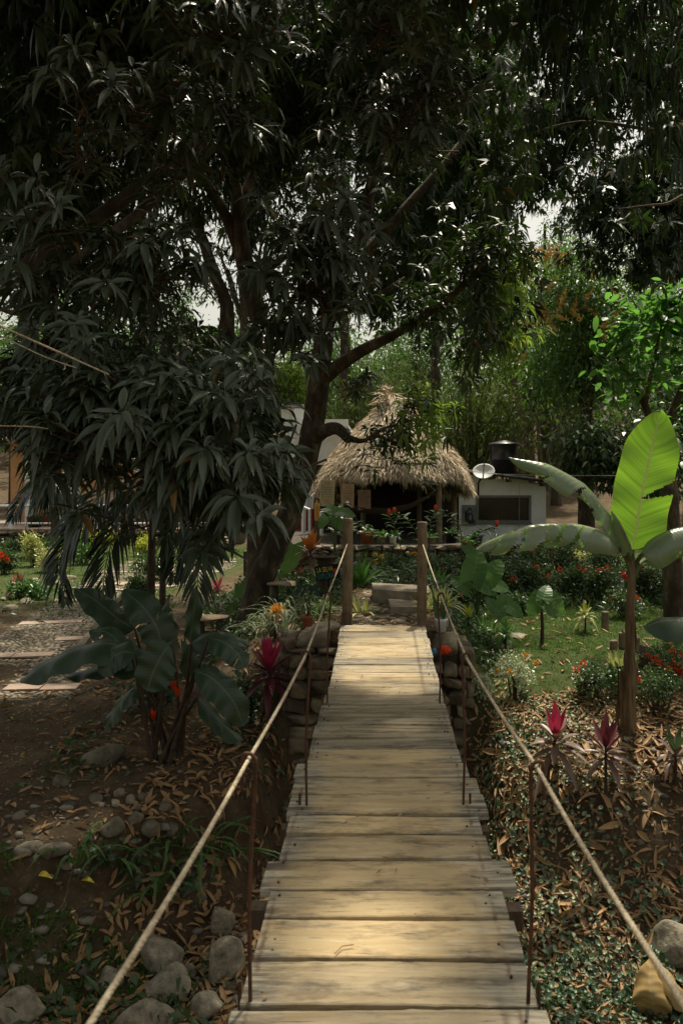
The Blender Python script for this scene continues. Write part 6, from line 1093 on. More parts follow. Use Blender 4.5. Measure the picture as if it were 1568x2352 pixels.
# --- strap leaved clumps in the middle garden
SG = 'strap leaved lilies of the middle garden'
for px, D, n, L, mt, lb in ((826, 12.2, 46, .85, 'greenstrap', 'biggest fresh green lily clump right of the left hand post'), (640, 14, 34, .8, 'greenstrap', 'dark lily clump at the right side of the forked trunk'), (745, 12.2, 34, .7, 'greenstrap', 'lily clump half hidden by the left hand post'), (690, 12, 30, .6, 'greenstrap', 'glossy lily clump behind the fern'), (665, 16.4, 26, .7, 'greenstrap', 'lily clump in front of the white railing'), (1000, 12.5, 34, .6, 'greenstrap', 'green lily clump right of the right hand post'), (740, 9.9, 22, .42, 'greenstrap', 'short lily clump beside the terracotta pot'), (830, 9.7, 22, .36, 'yellowstrap', 'small pale striped spider plant at the path edge'), (1010, 10.2, 40, .46, 'yellowstrap', 'yellow striped clump glowing behind the white bucket'), (975, 9.9, 18, .4, 'yellowstrap', 'yellow striped clump squeezed by the right hand post'),
                            (862, 17.3, 20, .55, 'greenstrap', 'dark pointed dracaena against the terrace wall'), (1120, 11.4, 20, .5, 'greenstrap', 'green clump on the near lawn edge'), (720, 9.6, 16, .34, 'greenstrap', 'tiny lily tuft close to the abutment slab'), (1055, 11, 22, .5, 'greenstrap', 'dark green clump left of the lime croton'), (1320, 16, 26, .7, 'greenstrap', 'long leaved clump below the pale yellow green bush'), (230, 15.2, 26, .6, 'greenstrap', 'bright lily clump between the stones and the palm frond')):
    strap('lily_clump', lb, 'plant', px, 0, 2, n, L, .06 if L > .5 else .04, mt, SG, base=G(P(px, 0, D)[0], D), el=(.35, 1.45), droop=(.05, .55), spread=.06)
for px, D, rp, hp, mt, fl, lb in ((905, 15.2, 42, 58, 'hedge', None, 'low dark bush behind the upper stone step'), (985, 13.6, 34, 60, 'hedge', None, 'dark bush tucked behind the right hand post'), (815, 15.2, 36, 60, 'hedge', ('pinkflower', 4, .05), 'dark bush with a few pale flowers behind the big lily clump'), (690, 13.2, 40, 60, 'hedge', None, 'dark leafy bush between the bench slab and the stump'), (640, 15.8, 40, 66, 'hedge', None, 'tall dark bush behind the taro left of the path'), (1045, 12.6, 40, 56, 'hedge', ('redflower', 2, .05), 'bush crowding the foot of the tall taro'), (1190, 12.8, 40, 40, 'hedge', None, 'low hedge bush just behind the small taro'), (1440, 12.4, 56, 60, 'hedge', ('redflower', 4, .05), 'low bush behind the banana stem and the stakes'), (1120, 17.6, 44, 50, 'greenstrap', None, 'leafy plant against the dry stacked wall'), (760, 16.8, 36, 60, 'hedge', None, 'dark bush left of the left hand post against the wall')):
    bush('garden_bush', lb, 'bush', px, 0, rp, hp, mt, 1000, .075, .036, None, fl, base=G(P(px, 0, D)[0], D))
# --- spiral ginger (costus) stems against the dark hut
KG = 'arching spiral ginger stems in front of the hut'
for (pts, D, fl, lb) in (([(892, 1330), (880, 1260), (845, 1215), (790, 1190), (760, 1172)], 17., 0, 'spiral ginger stem arching far left toward the left hand post'), ([(925, 1340), (920, 1260), (905, 1210), (893, 1182)], 16.8, 1, 'upright spiral ginger stem with a red cone on top'), ([(965, 1330), (965, 1250), (940, 1200), (905, 1178)], 16.9, 1, 'spiral ginger stem with a yellow tip left of the right hand post'), ([(985, 1330), (985, 1240), (990, 1195), (1000, 1172)], 16.8, 1, 'spiral ginger stem behind the right hand post top'), ([(1060, 1320), (1060, 1250), (1050, 1200), (1010, 1175)], 17., 0, 'spiral ginger stem leaning to the hut corner post'), ([(1075, 1325), (1080, 1270), (1100, 1225), (1140, 1208)], 16.5, 1, 'spiral ginger stem arching right over the dry stone wall'), ([(770, 1310), (768, 1230), (765, 1190), (790, 1160)], 16.8, 0, 'broad leaved ginger stem above the left hand post')):
    p = [P(*q, D) for q in pts]; b = p[0].copy(); b[2] = float(gz(b[0], b[1])); p = [b] + p[1:]; t = thing('spiral_ginger', lb, 'ginger plant', b, KG)
    g = Geo(); tube(g, p, np.linspace(.016, .008, len(p)), 6, 0, k=6); part(g, 'stem', M['stem'], t); pp, _ = smooth_path(p, np.zeros(len(p)), 12); n = 24; ix = np.linspace(len(pp) * .35, len(pp) - 1, n).astype(int); q = pp[ix]; tg = unit(np.gradient(pp, axis=0))[ix]
    a = np.arange(n) * 1.9; rd = unit(np.stack([np.cos(a), np.sin(a) * .7 - .25, np.full(n, .15)], 1)); g = Geo(); blades(g, q, unit(rd + tg * .5), Z3 + rd * .3, R.uniform(.22, .34, n), .085, R.uniform(.2, .6, n), segs=4, fold=.15, prof='oval'); part(g, 'foliage', M['greenstrap'], t)
    if fl: g = Geo(); rock(g, p[-1] + Z3 * .05, (.04, .04, .075), 2, 0); part(g, 'flower_cone', M['redflower'], t)
t = taro('scalloped pale green leaves spreading over the left hand post top', 775, 1250, [(760, 1172, .36, .9, .55), (790, 1178, .34, 1.2, .5), (745, 1195, .3, -.3, .7), (775, 1200, .28, .3, .7)], base=G(P(770, 0, 15.6)[0], 15.6), name='begonia')
strap('palmetto', 'small grey palm against the white house wall', 'palm', 1130, 1235, 2, 60, .75, .02, 'ivy', base=P(1135, 1250, 21), el=(.2, 1.3), segs=3)
# --- ferns
FG = 'pale lit ferns left of the abutment'
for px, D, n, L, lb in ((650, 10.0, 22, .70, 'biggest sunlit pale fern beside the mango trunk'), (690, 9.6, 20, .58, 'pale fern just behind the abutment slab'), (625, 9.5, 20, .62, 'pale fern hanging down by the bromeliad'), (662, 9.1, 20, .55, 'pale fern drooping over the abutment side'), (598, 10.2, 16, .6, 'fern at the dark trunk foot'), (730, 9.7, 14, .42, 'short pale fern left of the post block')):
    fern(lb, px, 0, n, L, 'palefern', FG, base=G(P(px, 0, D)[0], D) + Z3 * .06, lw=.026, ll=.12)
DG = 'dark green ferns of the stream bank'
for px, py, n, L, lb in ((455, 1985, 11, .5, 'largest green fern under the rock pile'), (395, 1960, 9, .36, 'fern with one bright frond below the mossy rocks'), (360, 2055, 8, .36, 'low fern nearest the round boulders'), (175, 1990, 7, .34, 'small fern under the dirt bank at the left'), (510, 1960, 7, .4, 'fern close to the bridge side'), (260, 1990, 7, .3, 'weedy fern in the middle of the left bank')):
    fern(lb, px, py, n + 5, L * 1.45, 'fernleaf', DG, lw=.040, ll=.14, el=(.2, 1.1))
for px, py, rp, hp, n, lb in ((300, 2000, 40, 46, 90, 'leafy weed between two bank ferns'), (420, 2060, 30, 40, 60, 'leafy weed beside the largest bank fern'), (230, 1975, 26, 34, 50, 'leafy weed under the dirt edge'), (345, 1640, 90, 90, 420, 'dark undergrowth shrub around the heliconia stalks'), (560, 1660, 60, 110, 420, 'dark undergrowth shrub between heliconia and abutment')):
    bush('weed' if hp < 60 else 'undergrowth_shrub', lb, 'plant', px, py, rp, hp, 'ivy', n, .10, .055)
# --- pots
def pot(name, label, cat, c, r, h, mat, group=None, handle=False):
    t = thing(name, label, cat, c, group); g = Geo(); lathe(g, c, [(0, 0), (r * .72, 0), (r * .94, h * .8), (r, h * .82), (r * 1.02, h), (r * .92, h), (r * .88, h * .86), (0, h * .84)], 22); part(g, 'pot', M[mat], t)
    if handle: g = Geo(); tube(g, [c + np.array([-r, 0, h * .9]), c + np.array([-r * .9, -r * .9, h * .55]), c + np.array([0, -r * 1.25, h * .35]), c + np.array([r * .9, -r * .9, h * .55]), c + np.array([r, 0, h * .9])], .005, 5); part(g, 'handle', M['wire'], t)
    return t
c = P(706, 1438, 8.62); c[2] = -.04; t = pot('flower_pot', 'terracotta flower pot with a thin stemmed plant on the left abutment slab', 'flower pot', c, .065, .115, 'pot'); g = Geo(); n = 7
for k in range(n): tube(g, [c + Z3 * .09, c + np.array([R.normal() * .03, 0, .22]), c + np.array([R.normal() * .07, R.normal() * .05, .36])], .004, 5)
part(g, 'stems', M['brownstem'], t); g = Geo(); q = c + Z3 * .3 + R.normal(size=(40, 3)) * np.array([.06, .05, .07]); blades(g, q, R.normal(size=(40, 3)), Z3 + R.normal(size=(40, 3)), .07, .025, .3); part(g, 'foliage', M['greenstrap'], t)
c = P(1012, 1452, 8.6); c[2] = -.095; t = pot('bucket', 'white plastic bucket planted with snake plant on the right abutment slab', 'bucket', c, .072, .145, 'bucket', handle=True); g = Geo(); n = 9; a = R.uniform(0, 6.28, n); d = unit(np.stack([np.cos(a) * .25, np.sin(a) * .25, np.ones(n)], 1)); blades(g, c + Z3 * .11 + d * .01 + np.stack([np.cos(a), np.sin(a), a * 0], 1) * .03, d, np.stack([np.sin(a), -np.cos(a), a * 0], 1), R.uniform(.22, .38, n), .045, 0, segs=5, fold=.2, prof='strap'); part(g, 'foliage', M['ivy'], t)
WG = 'pots standing on the terrace wall'
for px, D, r, h, mt, lb in ((842, 18.2, .17, .26, 'pot', 'square looking orange clay pot on the terrace wall'), (875, 18.15, .12, .17, 'cement', 'grey pot on the terrace wall beside the orange clay pot'), (902, 18.15, .09, .16, 'bucket', 'pale blue grey pot on the terrace wall'), (800, 18.2, .2, .3, 'darkpot', 'biggest black pot on the terrace wall behind the left hand post'), (985, 18.15, .18, .15, 'cement', 'wide shallow planter on the terrace wall behind the right hand post'), (1035, 18.2, .17, .24, 'darkpot', 'dark pot with leafy plant at the wall end'), (1090, 19.5, .2, .3, 'darkpot', 'dark pot on the ground below the wall picture'), (1072, 19.0, .13, .2, 'pot', 'brown clay pot left of the pot below the wall picture')):
    c = P(px, 0, D); c[2] = .037 if D < 18.4 else float(gz(c[0], c[1])) + .4
    t = pot('plant_pot', lb, 'plant pot', c, r, h, mt, WG); n = 30; g = Geo(); d = unit(np.c_[R.normal(size=(n, 2)) * .6, R.uniform(.3, 1.2, n)]); blades(g, c + Z3 * h * .8 + d * .03, d, R.normal(size=(n, 3)), R.uniform(.12, .4, n), .05, .4); part(g, 'foliage', M['greenstrap'], t)
    if D > 18.4: g = Geo(); block(g, c - Z3 * .2, (r * 1.2, r * 1.2, .2)); solo(g, 'stone_block', M['darkstone'], 'rough stone block under the ' + ('dark pot' if r > .15 else 'brown clay pot') + ' by the wall picture', 'stone', c - Z3 * .4)
for px, r, lb in ((668, .09, 'small clay pot with red flowers on the wooden slab'), (655, .07, 'smallest clay pot at the left end of the wooden slab')):
    c = P(px, 0, 15.0); c[2] = float(gz(c[0], c[1])) + .2
    t = pot('flower_pot', lb, 'flower pot', c, r, r * 1.6, 'pot'); n = 24; g = Geo(); d = unit(np.c_[R.normal(size=(n, 2)) * .6, R.uniform(.3, 1.2, n)]); blades(g, c + Z3 * r * 1.3, d, R.normal(size=(n, 3)), .16, .05, .3); part(g, 'foliage', M['greenstrap'], t); g = Geo(); blades(g, c + Z3 * r * 1.3 + d * .17, d, R.normal(size=(n, 3)), .05, .04, .1, segs=1); part(g, 'blossom', M['redflower'], t)
# --- slabs, stump with its sign, stakes
for pa, pb, D, th, lb in ((612, 682, 12.4, .055, 'pale wooden bench slab lit by the sun behind the fern'), (628, 738, 15.1, .05, 'long wooden slab with small flower pots behind the taro leaf'), (440, 520, 12.6, .05, 'wooden slab lying under the palm fronds')):
    a = P(pa, 0, D); e = P(pb, 0, D); z = float(gz((a[0] + e[0]) / 2, D)) + (.2 if D > 13 else .42 if pa > 500 else .25); t = thing('bench_slab', lb, 'bench', ((a[0] + e[0]) / 2, D, z - .3), 'rough timber slabs of the middle garden')
    g = Geo(); block(g, ((a[0] + e[0]) / 2, D + .12, z - th / 2), ((e[0] - a[0]) / 2, .19, th / 2), jit=.03); part(g, 'slab', M['slabwood'], t)
    for u in (.2, .8): g = Geo(); x = a[0] * (1 - u) + e[0] * u; block(g, (x, D + .12, z - th - .22), (.07, .1, .23)); part(g, 'support', M['darkstone'], t)
b = G(P(748, 0, 11.6)[0], 11.6); t = thing('tree_stump', 'dark rotting tree stump with flared bracket fungus top', 'stump', b); g = Geo(); tube(g, [b - Z3 * .1, b + Z3 * .1, b + Z3 * .34, b + Z3 * .5, b + Z3 * .56], [.17, .12, .10, .13, .19], 16, 0, .08, 4); part(g, 'trunk', M['bark'], t)
g = Geo()
rock(g, b + np.array([.04, -.12, .42]), (.14, .10, .03), 3, 4)
part(g, 'fungus', M['darkstone'], t)
c = P(752, 1314, 11.3); t = thing('garden_sign', 'small black board with yellow and teal hand painted words on the stump', 'sign', c - Z3 * .1)
tl = .14; X = np.array([math.cos(tl), 0, math.sin(tl)]); Zv = np.array([-math.sin(tl), 0, math.cos(tl)]); g = Geo(); obox(g, c, X * .17, (0, .012, 0), Zv * .105); tube(g, [c - Zv * .1 + np.array([0, .02, 0]), c - Zv * .1 - Z3 * .2 + np.array([0, .03, 0])], .02, 6, k=1); part(g, 'board', M['blackboard'], t, smooth=False)
def letters(txt, org, w, h, mat, name):
    cu = bpy.data.curves.new('txt', 'FONT'); cu.body = txt; cu.align_x = 'CENTER'; cu.align_y = 'CENTER'; cu.size = 1; cu.extrude = .02; to = bpy.data.objects.new('txt', cu); sc.collection.objects.link(to); bpy.context.view_layer.update()
    me = bpy.data.meshes.new_from_object(to.evaluated_get(bpy.context.evaluated_depsgraph_get())); v = np.array([q.co[:] for q in me.vertices]); lo, hi = v.min(0), v.max(0); v = (v - (lo + hi) / 2) / np.maximum(hi - lo, 1e-6)
    q = org + v[:, :1] * X * w + v[:, 1:2] * Zv * h + v[:, 2:] * np.array([0, -.004, 0]); me.clear_geometry() if False else None
    g = Geo(); tri = [tuple(p.vertices) for p in me.polygons]
    for k in set(len(p) for p in tri): n0 = g.n if g.n else None; sel = np.array([p for p in tri if len(p) == k]); (g.add(q, sel) if n0 is None else g.f.append((sel, 0)))
    part(g, name, M[mat], t, smooth=False); bpy.data.objects.remove(to)
letters('LA SELVA', c + Zv * .045 - X * .03 + np.array([0, -.016, 0]), .23, .07, 'yellowpaint', 'words'); letters('EXPLORA', c - Zv * .048 - X * .03 + np.array([0, -.016, 0]), .23, .08, 'tealpaint', 'words')
g = Geo(); blades(g, np.repeat((c + X * .125 + np.array([0, -.018, 0]))[None], 6, 0), np.array([[math.cos(q), -.05, math.sin(q)] for q in np.arange(6) * 1.05]), np.array([0, -1, 0]), .05, .03, 0, segs=3); part(g, 'painted_flower', M['redflower'], t)
for px, py, r, h, lb in ((1388, 1446, .055, .26, 'tallest free standing cut stake left of the banana stem'), (1428, 1488, .05, .2, 'cut stake half hidden behind the banana stem'), (1408, 1492, .05, .12, 'lowest stub stake left of the banana stem'), (1458, 1500, .055, .2, 'cut stake just right of the banana stem'), (1476, 1528, .055, .24, 'pale cut stake right of the banana stem'), (1442, 1478, .045, .22, 'cut stake right behind the banana stem')):
    b = hit(px, py); g = Geo(); tube(g, [b - Z3 * .1, b + Z3 * h * .5, b + np.array([.005, 0, h - .01]), b + np.array([.005, 0, h])], [r, r, r * .97, r * .9], 12, 0, .03, 2); solo(g, 'wooden_stake', M['post'], lb, 'stake', b, 'cut stakes around the banana plant')
c = P(1020, 1493, 8.33); g = Geo(); v, f = ICO[3]; v = v * np.array([.07, .05, .045]) * (1 + .16 * np.sin(v @ np.array([9, 4, 7.])) + .1 * np.sin(v @ np.array([-5, 11, 3.])))[:, None]; g.add(v + c, f); solo(g, 'crumpled_rag', M['redflower'], 'crumpled orange red rag lying on the right abutment stones', 'rag', c)
M['blue'] = surf('blue_plastic', [(.3, (.03, .12, .22)), (.7, (.06, .2, .32))], 9, rough=.4); c = P(996, 1497, 8.33); g = Geo(); v, f = ICO[3]; v = v * np.array([.045, .04, .035]) * (1 + .14 * np.sin(v @ np.array([7, 9, 3.])))[:, None]; g.add(v + c, f); solo(g, 'plastic_wrapper', M['blue'], 'small crumpled blue plastic wrapper beside the orange red rag', 'litter', c)
# ------------------------------------------------------------------ rocks
RG = 'boulders of the dry stream bed'
for px, py, sx, sz, sub, lb in ((45, 2310, 62, 52, 4, 'largest pale boulder in the lower left corner'), (362, 2190, 56, 44, 4, 'rounded boulder uppermost of the stacked pair by the rope'), (378, 2262, 52, 40, 4, 'mossy boulder below the rounded one by the rope'), (520, 2215, 44, 58, 4, 'tall blue grey boulder against the bridge'), (465, 2310, 42, 36, 4, 'round grey boulder between rope and bridge'), (335, 2345, 60, 46, 4, 'flat topped boulder at the bottom edge'), (255, 2250, 34, 34, 3, 'smaller brownish boulder left of the mossy boulder'), (505, 2120, 30, 44, 3, 'dark slanting slab boulder under the bridge side'), (440, 2230, 20, 15, 3, 'small boulder between the mossy and the tall boulder'), (555, 2335, 30, 30, 3, 'boulder half hidden under the planks at the bottom'), (1545, 2170, 50, 46, 4, 'grey boulder at the right edge above the big dry leaf')):
    b = hit(px, py + sz * .4); s = b[1] / F; g = Geo(); rock(g, b + Z3 * sz * s * .35, (sx * s * 1.15, sx * s, sz * s * 1.15), sub, 10, soft=.7); solo(g, 'boulder', M['boulder'], lb, 'boulder', b, RG)
RP = 'stones along the dirt terrace edge'
for px, py, sx, sz, mt, lb in ((242, 1735, 52, 30, 'darkstone', 'big dark boulder beside the heliconia stalks'), (302, 1835, 15, 17, 'cement', 'small pale yellowish stone on the rock pile'), (275, 1822, 18, 14, 'boulder', 'grey stone touching the pale yellowish stone'), (222, 1830, 26, 20, 'darkstone', 'angular dark stone at the left of the rock pile'), (265, 1845, 14, 12, 'boulder', 'little grey stone in front of the rock pile'), (345, 1895, 36, 22, 'darkstone', 'lichen spotted stone at the lower rim of the rock pile'), (262, 1895, 40, 30, 'darkstone', 'jagged dark stone in the middle of the rock pile'), (310, 1875, 24, 18, 'darkstone', 'dark stone wedged in the rock pile'), (138, 1792, 24, 20, 'darkstone', 'lone dark stone on the dirt terrace'), (110, 1950, 22, 24, 'boulder', 'upright pale grey stone at the dirt terrace rim'), (72, 1942, 30, 15, 'boulder', 'flat grey stone at the dirt terrace rim'), (395, 1900, 26, 20, 'darkstone', 'rounded dark stone at the right of the rock pile'), (150, 1985, 20, 12, 'darkstone', 'low stone just under the dirt terrace rim'), (330, 1830, 18, 14, 'darkstone', 'dark stone on top of the rock pile'), (380, 1850, 22, 16, 'darkstone', 'dark stone toward the bridge on the rock pile')):
    b = hit(px, py + sz * .5); s = b[1] / F; g = Geo(); rock(g, b + Z3 * sz * s * .3, (sx * s, sx * s * .8, sz * s), 3, 12); solo(g, 'stone', M[mt], lb, 'stone', b, RP)
LR = 'loose stones bordering the left cobbled path'
for i, (px, py, sx) in enumerate(((28, 1345, 20), (55, 1358, 24), (95, 1372, 22), (130, 1342, 18), (60, 1385, 20), (25, 1400, 24), (160, 1330, 16), (108, 1350, 14), (82, 1335, 15), (10, 1378, 16), (145, 1362, 15), (190, 1345, 14))):
    b = hit(px, py); s = b[1] / F; g = Geo(); rock(g, b + Z3 * .03, (sx * s, sx * s * .7, sx * s * .45), 3, 10); solo(g, 'stone', M['cement'], ['pale flat stone bordering the cobbled path by the crimson cordyline', 'pale stone in the loose row left of the cobbled path'][i % 2], 'stone', b, LR + (' by the cordyline' if i % 2 == 0 else ''))
for px, py, w_, h_, lb in ((1145, 1487, 26, 8, 'flat pale stepping stone half sunk in the lawn'), (1190, 1462, 26, 6, 'far stepping stone in the lawn'), (1110, 1493, 14, 7, 'small stepping stone next to the abutment corner'), (1085, 1510, 16, 10, 'stepping stone close to the rope hook')):
    b = hit(px, py); s = b[1] / F; g = Geo(); rock(g, b + Z3 * .01, (w_ * s, w_ * s * 1.1, .03), 3, 14); solo(g, 'stepping_stone', M['cement'], lb, 'stepping stone', b)
# ------------------------------------------------------------------ stuff: litter, grass, creepers, pebbles
def spots(n, x0, x1, y0, y1, dens=None):
    x = R.uniform(x0, x1, n); y = R.uniform(y0, y1, n)
    if dens is not None: k = R.random(n) < dens(x, y); x, y = x[k], y[k]
    k = ~((np.abs(x - .02) < .52) & (y < 8.5) & (gz(x, y) > -.3)); x, y = x[k], y[k]
    z = gz(x, y); e = .03; nx_ = (gz(x + e, y) - z) / e; ny_ = (gz(x, y + e) - z) / e
    return np.stack([x, y, z], 1), unit(np.stack([-nx_, -ny_, np.ones_like(x)], 1))
def lay(g, S, N, L, W, prof='lance', lift=.25, segs=3, droop=(-.25, .45), fold=.45, off=.014):
    n = len(S); d = R.normal(size=(n, 3)); d = unit(d - N * (d * N).sum(1)[:, None]) + N * R.uniform(-.05, lift, n)[:, None]
    blades(g, S + N * off, d, N + R.normal(size=(n, 3)) * .35, L * R.uniform(.55, 1.2, n), W * R.uniform(.7, 1.25, n), R.uniform(*droop, n), segs=segs, fold=fold, prof=prof, curl=.10)
patch = lambda x, y, k=1.9, o=0.: np.clip(.5 + 1.3 * bumps(x * k + o, y * k - o), 0, 1)
g = Geo()
S, N = spots(13000, .75, 5.2, 4.4, 8.4, lambda x, y: np.clip(np.exp(-((y - 6.35 - .12 * (x - 2)) / .42) ** 2) + .8 * np.exp(-((x - 1.25) / .38) ** 2) + .55 * np.exp(-((y - 5.2) / .5) ** 2) + .10, 0, 1) * (.35 + .65 * patch(x, y))); lay(g, S, N, .16, .027)
S, N = spots(1500, .9, 3.2, 7.2, 8.7, lambda x, y: patch(x, y, 2.6)); lay(g, S, N, .13, .034)
S, N = spots(380, .9, 6.5, 8.6, 13.5, None); lay(g, S, N, .14, .036)
S, N = spots(7500, -3.2, -.55, 4.8, 8.4, lambda x, y: (.2 + .8 * patch(x, y, 1.9, 4)) * np.where(x < -2.1, .2, 1)); lay(g, S, N, .15, .036)
S, N = spots(1500, -4.5, -1.2, 8.2, 13, lambda x, y: .15 + .6 * patch(x, y, 1.2, 2)); lay(g, S, N, .14, .036)
S, N = spots(220, -6, -2, 5.7, 11, None); lay(g, S, N, .13, .034)
S, N = spots(700, -2.6, -.9, 4.3, 5.4, None); lay(g, S, N, .15, .036)
S, N = spots(500, -.9, 1.4, 8.6, 13, None); lay(g, S, N, .08, .03)
S, N = spots(9000, .75, 5.0, 4.4, 8.6, lambda x, y: .3 + .7 * patch(x, y, 2.6, 2)); lay(g, S, N, .055, .018, segs=2, off=.008)
S, N = spots(5000, -4, -.6, 4.4, 9.5, lambda x, y: .2 + .7 * patch(x, y, 2.4, 6)); lay(g, S, N, .05, .017, segs=2, off=.008)
S, N = spots(160, .8, 4.2, 4.8, 8.2, None); lay(g, S, N, .26, .06, segs=5)
structure(g, 'leaf_litter', M['litter'], 'stuff', label='dry brown mango leaves strewn over the banks')
g = Geo()
def tuft(g, n, x0, x1, y0, y1, L, dens=None, per=5):
    S, N = spots(n, x0, x1, y0, y1, dens); S = np.repeat(S, per, 0) + np.c_[R.normal(size=(len(S) * per, 2)) * .02, np.zeros(len(S) * per)]
    d = unit(np.c_[R.normal(size=(len(S), 2)) * .45, np.ones(len(S))]); blades(g, S - Z3 * .01, d, R.normal(size=(len(S), 3)), L * R.uniform(.5, 1.3, len(S)), .008 + L * .05, R.uniform(.1, .7, len(S)), segs=1)
tuft(g, 15000, .9, 4.6, 8.2, 14, .06, lambda x, y: grassmask(x, y) * (.35 + .65 * patch(x, y, 1.4)))
tuft(g, 7000, 1, 9, 13, 24, .11, lambda x, y: grassmask(x, y))
tuft(g, 7000, -16, -4, 14, 27, .11, lambda x, y: grassmask(x, y))
tuft(g, 5200, -3.8, -1.5, 4.2, 5.8, .11, lambda x, y: patch(x, y, 2.2, 1), 6)
tuft(g, 500, -4, -1, 8, 13, .08, lambda x, y: patch(x, y, 1.6, 6) * .5)
tuft(g, 900, -1.2, 1.3, 9, 14, .07, lambda x, y: np.abs(x - .1) > .5)
tuft(g, 900, 1.2, 4.5, 6, 8.3, .08, lambda x, y: patch(x, y, 2.2, 9) * .35)
gu = Geo()
for n_, x0, x1, y0, y1, hh, f_ in ((1500, -2.6, -.55, 10.3, 13, .14, None), (2600, -3.2, -.4, 13, 17.8, .38, None), (1500, .75, 1.5, 9.3, 13, .2, None), (3600, .5, 3.4, 13.2, 17.8, .34, None), (2600, 3.2, 8, 12.8, 19, .34, None), (1100, -.5, 1.0, 12.6, 17.6, .3, None), (1500, -3.1, -.95, 6.6, 8.9, .16, lambda x, y: patch(x, y, 2.1, 4) * np.clip(1.3 - np.abs(y - 7.7), 0, 1)), (700, -3.6, -1.2, 4.9, 5.9, .12, lambda x, y: patch(x, y, 2.4, 9)), (900, -7, -3.4, 13, 18, .25, lambda x, y: .4 + 0 * x)):
    S, N = spots(n_, x0, x1, y0, y1, f_); S[:, 2] += hh * R.random(len(S)) * patch(S[:, 0], S[:, 1], 1.5, 3); d = unit(R.normal(size=S.shape) + Z3 * .5)
    S = np.repeat(S, 2, 0) + R.normal(size=(2 * len(S), 3)) * .04; d = unit(R.normal(size=S.shape) + Z3 * .6); blades(gu, S, d, Z3 + R.normal(size=S.shape) * .5, R.uniform(.08, .22, len(S)), R.uniform(.03, .055, len(S)), .35, segs=2)
structure(gu, 'undergrowth', M['hedge'], 'stuff', label='dark leafy undergrowth filling the flower beds before the hut')
structure(g, 'grass', M['grass'], 'stuff', label='short grass of the lawns and the stream bank')
g = Geo(); g2 = Geo()
S, N = spots(5200, .62, 2.2, 4.2, 8.2, lambda x, y: np.clip(1.25 - .75 * np.abs(x - .95), 0, 1) * (.25 + .75 * patch(x, y, 3.1, 3))); kk = (S[:, 1] > 5.9) & (R.random(len(S)) < .5); lay(g, S[~kk], N[~kk], .055, .042, 'oval', .7, 3, off=.045); lay(g2, S[kk], N[kk], .05, .036, 'oval', .7, 3, off=.045)
S, N = spots(2600, 1.9, 4.6, 4.8, 6.7, lambda x, y: patch(x, y, 1.7, 7) * np.clip((x - 1.6), 0, 1)); lay(g, S, N, .085, .055, 'oval', .8, 4, off=.06)
S, N = spots(2600, 1.0, 2.6, 4.4, 6.2, lambda x, y: patch(x, y, 2.4, 11)); lay(g, S, N, .05, .038, 'oval', .7, 3, off=.04)
S, N = spots(2200, -1.9, -.5, 5.0, 8.2, lambda x, y: patch(x, y, 2.4, 5) * .8); lay(g, S, N, .06, .04, 'oval', .7, 3, off=.04)
S, N = spots(900, 1.0, 2.4, 7.2, 8.6, lambda x, y: patch(x, y, 3.4, 1)); lay(g2, S, N, .04, .028, 'oval', .7, 2, off=.03)
structure(g, 'creeper_leaves', M['ivy'], 'stuff', label='dark green creeper covering the banks beside the bridge'); structure(g2, 'pale_creeper_leaves', M['paleivy'], 'stuff', label='pale speckled creeper on the sunlit strip beside the bridge')
g = Geo(); v0, f0 = ICO[1]
S, N = spots(2200, -4.0, -.5, 4.2, 6.6, lambda x, y: .1 + .9 * patch(x, y, 2, 8) ** 2); S2, N2 = spots(1500, -6.5, -1.6, 5.7, 12.5, None); S3, N3 = spots(900, .8, 4, 4.6, 8, None)
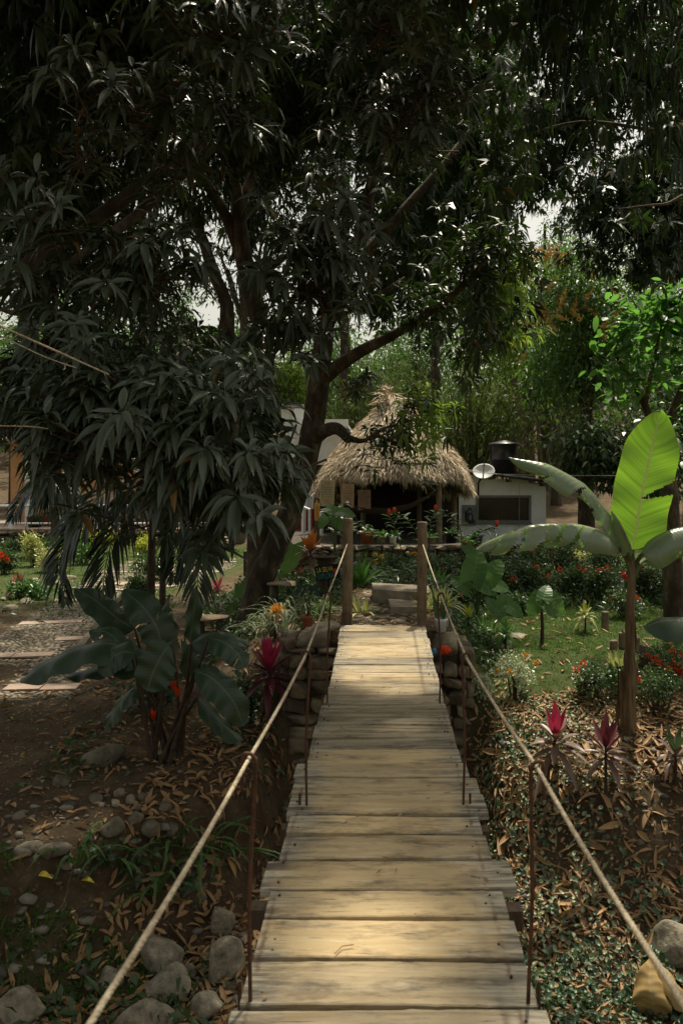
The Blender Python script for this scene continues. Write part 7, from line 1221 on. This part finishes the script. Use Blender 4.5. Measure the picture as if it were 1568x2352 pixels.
for SS, sc_ in ((S, .024), (S2, .012), (S3, .018)):
    n = len(SS); r = sc_ * R.lognormal(0, .5, n); q = v0[None] * (1 + .2 * R.normal(size=(n, len(v0), 1))) * np.stack([r * R.uniform(.8, 1.5, n), r, r * .6], 1)[:, None]; g.add((q + SS[:, None] + Z3 * .003).reshape(-1, 3), (np.arange(n)[:, None, None] * len(v0) + f0[None]).reshape(-1, 3))
structure(g, 'pebbles', M['pebble'], 'stuff', label='small stones scattered over the left bank and dirt terrace')
# big crumpled dry leaf
b = hit(1510, 2330); D = b[1]; q = lambda px, py, dd=0.: P(px, py, D + dd); g = Geo()
bigleaf(g, [q(1500, 2335, -.05), q(1495, 2290, -.1), q(1490, 2235, 0), q(1500, 2185, .1)], .30, (-.4, -.8, .5), 'oval', 6, 20, .35, -.25, .05); bigleaf(g, [q(1500, 2200, .1), q(1530, 2230, .0), q(1565, 2280, -.1), q(1600, 2330, -.1)], .2, (.5, -.6, .6), 'oval', 5, 18, .5, -.3, .04)
solo(g, 'dry_banana_leaf', M['bigdry'], 'big crumpled yellow dry leaf at the lower right corner', 'dry leaf', b)
for px, py, mt, lb in ((185, 2030, 'yellowflower', 'bright yellow fallen leaf under the dirt terrace'), (88, 2020, 'yellowflower', 'yellow curled fallen leaf at the left of the bank')):
    b = hit(px, py); g = Geo(); blades(g, b[None] + Z3 * .03, np.array([[.8, -.3, .3]]), np.array([[.1, -.5, .8]]), .16, .045, .3, segs=5, fold=.3, curl=.15); solo(g, 'fallen_leaf', M[mt], lb, 'leaf', b)

# bits lying on the planks
g = Geo(); n = 46; S = np.stack([R.uniform(-.42, .42, n), R.uniform(2.4, 8.3, n), np.full(n, .010)], 1); N = np.repeat(Z3[None], n, 0); lay(g, S[:30], N[:30], .035, .012, segs=2, off=.002)
for q in S[30:]:
    a = R.uniform(0, 6.28); l = R.uniform(.03, .09); tube(g, [q, q + np.array([math.cos(a) * l * .5, math.sin(a) * l * .5, .002]), q + np.array([math.cos(a + .4) * l, math.sin(a + .4) * l, 0])], .0022, 4, 0, k=1)
structure(g, 'deck_litter', M['litter'], 'stuff', label='small leaf bits and twigs lying on the bridge planks')
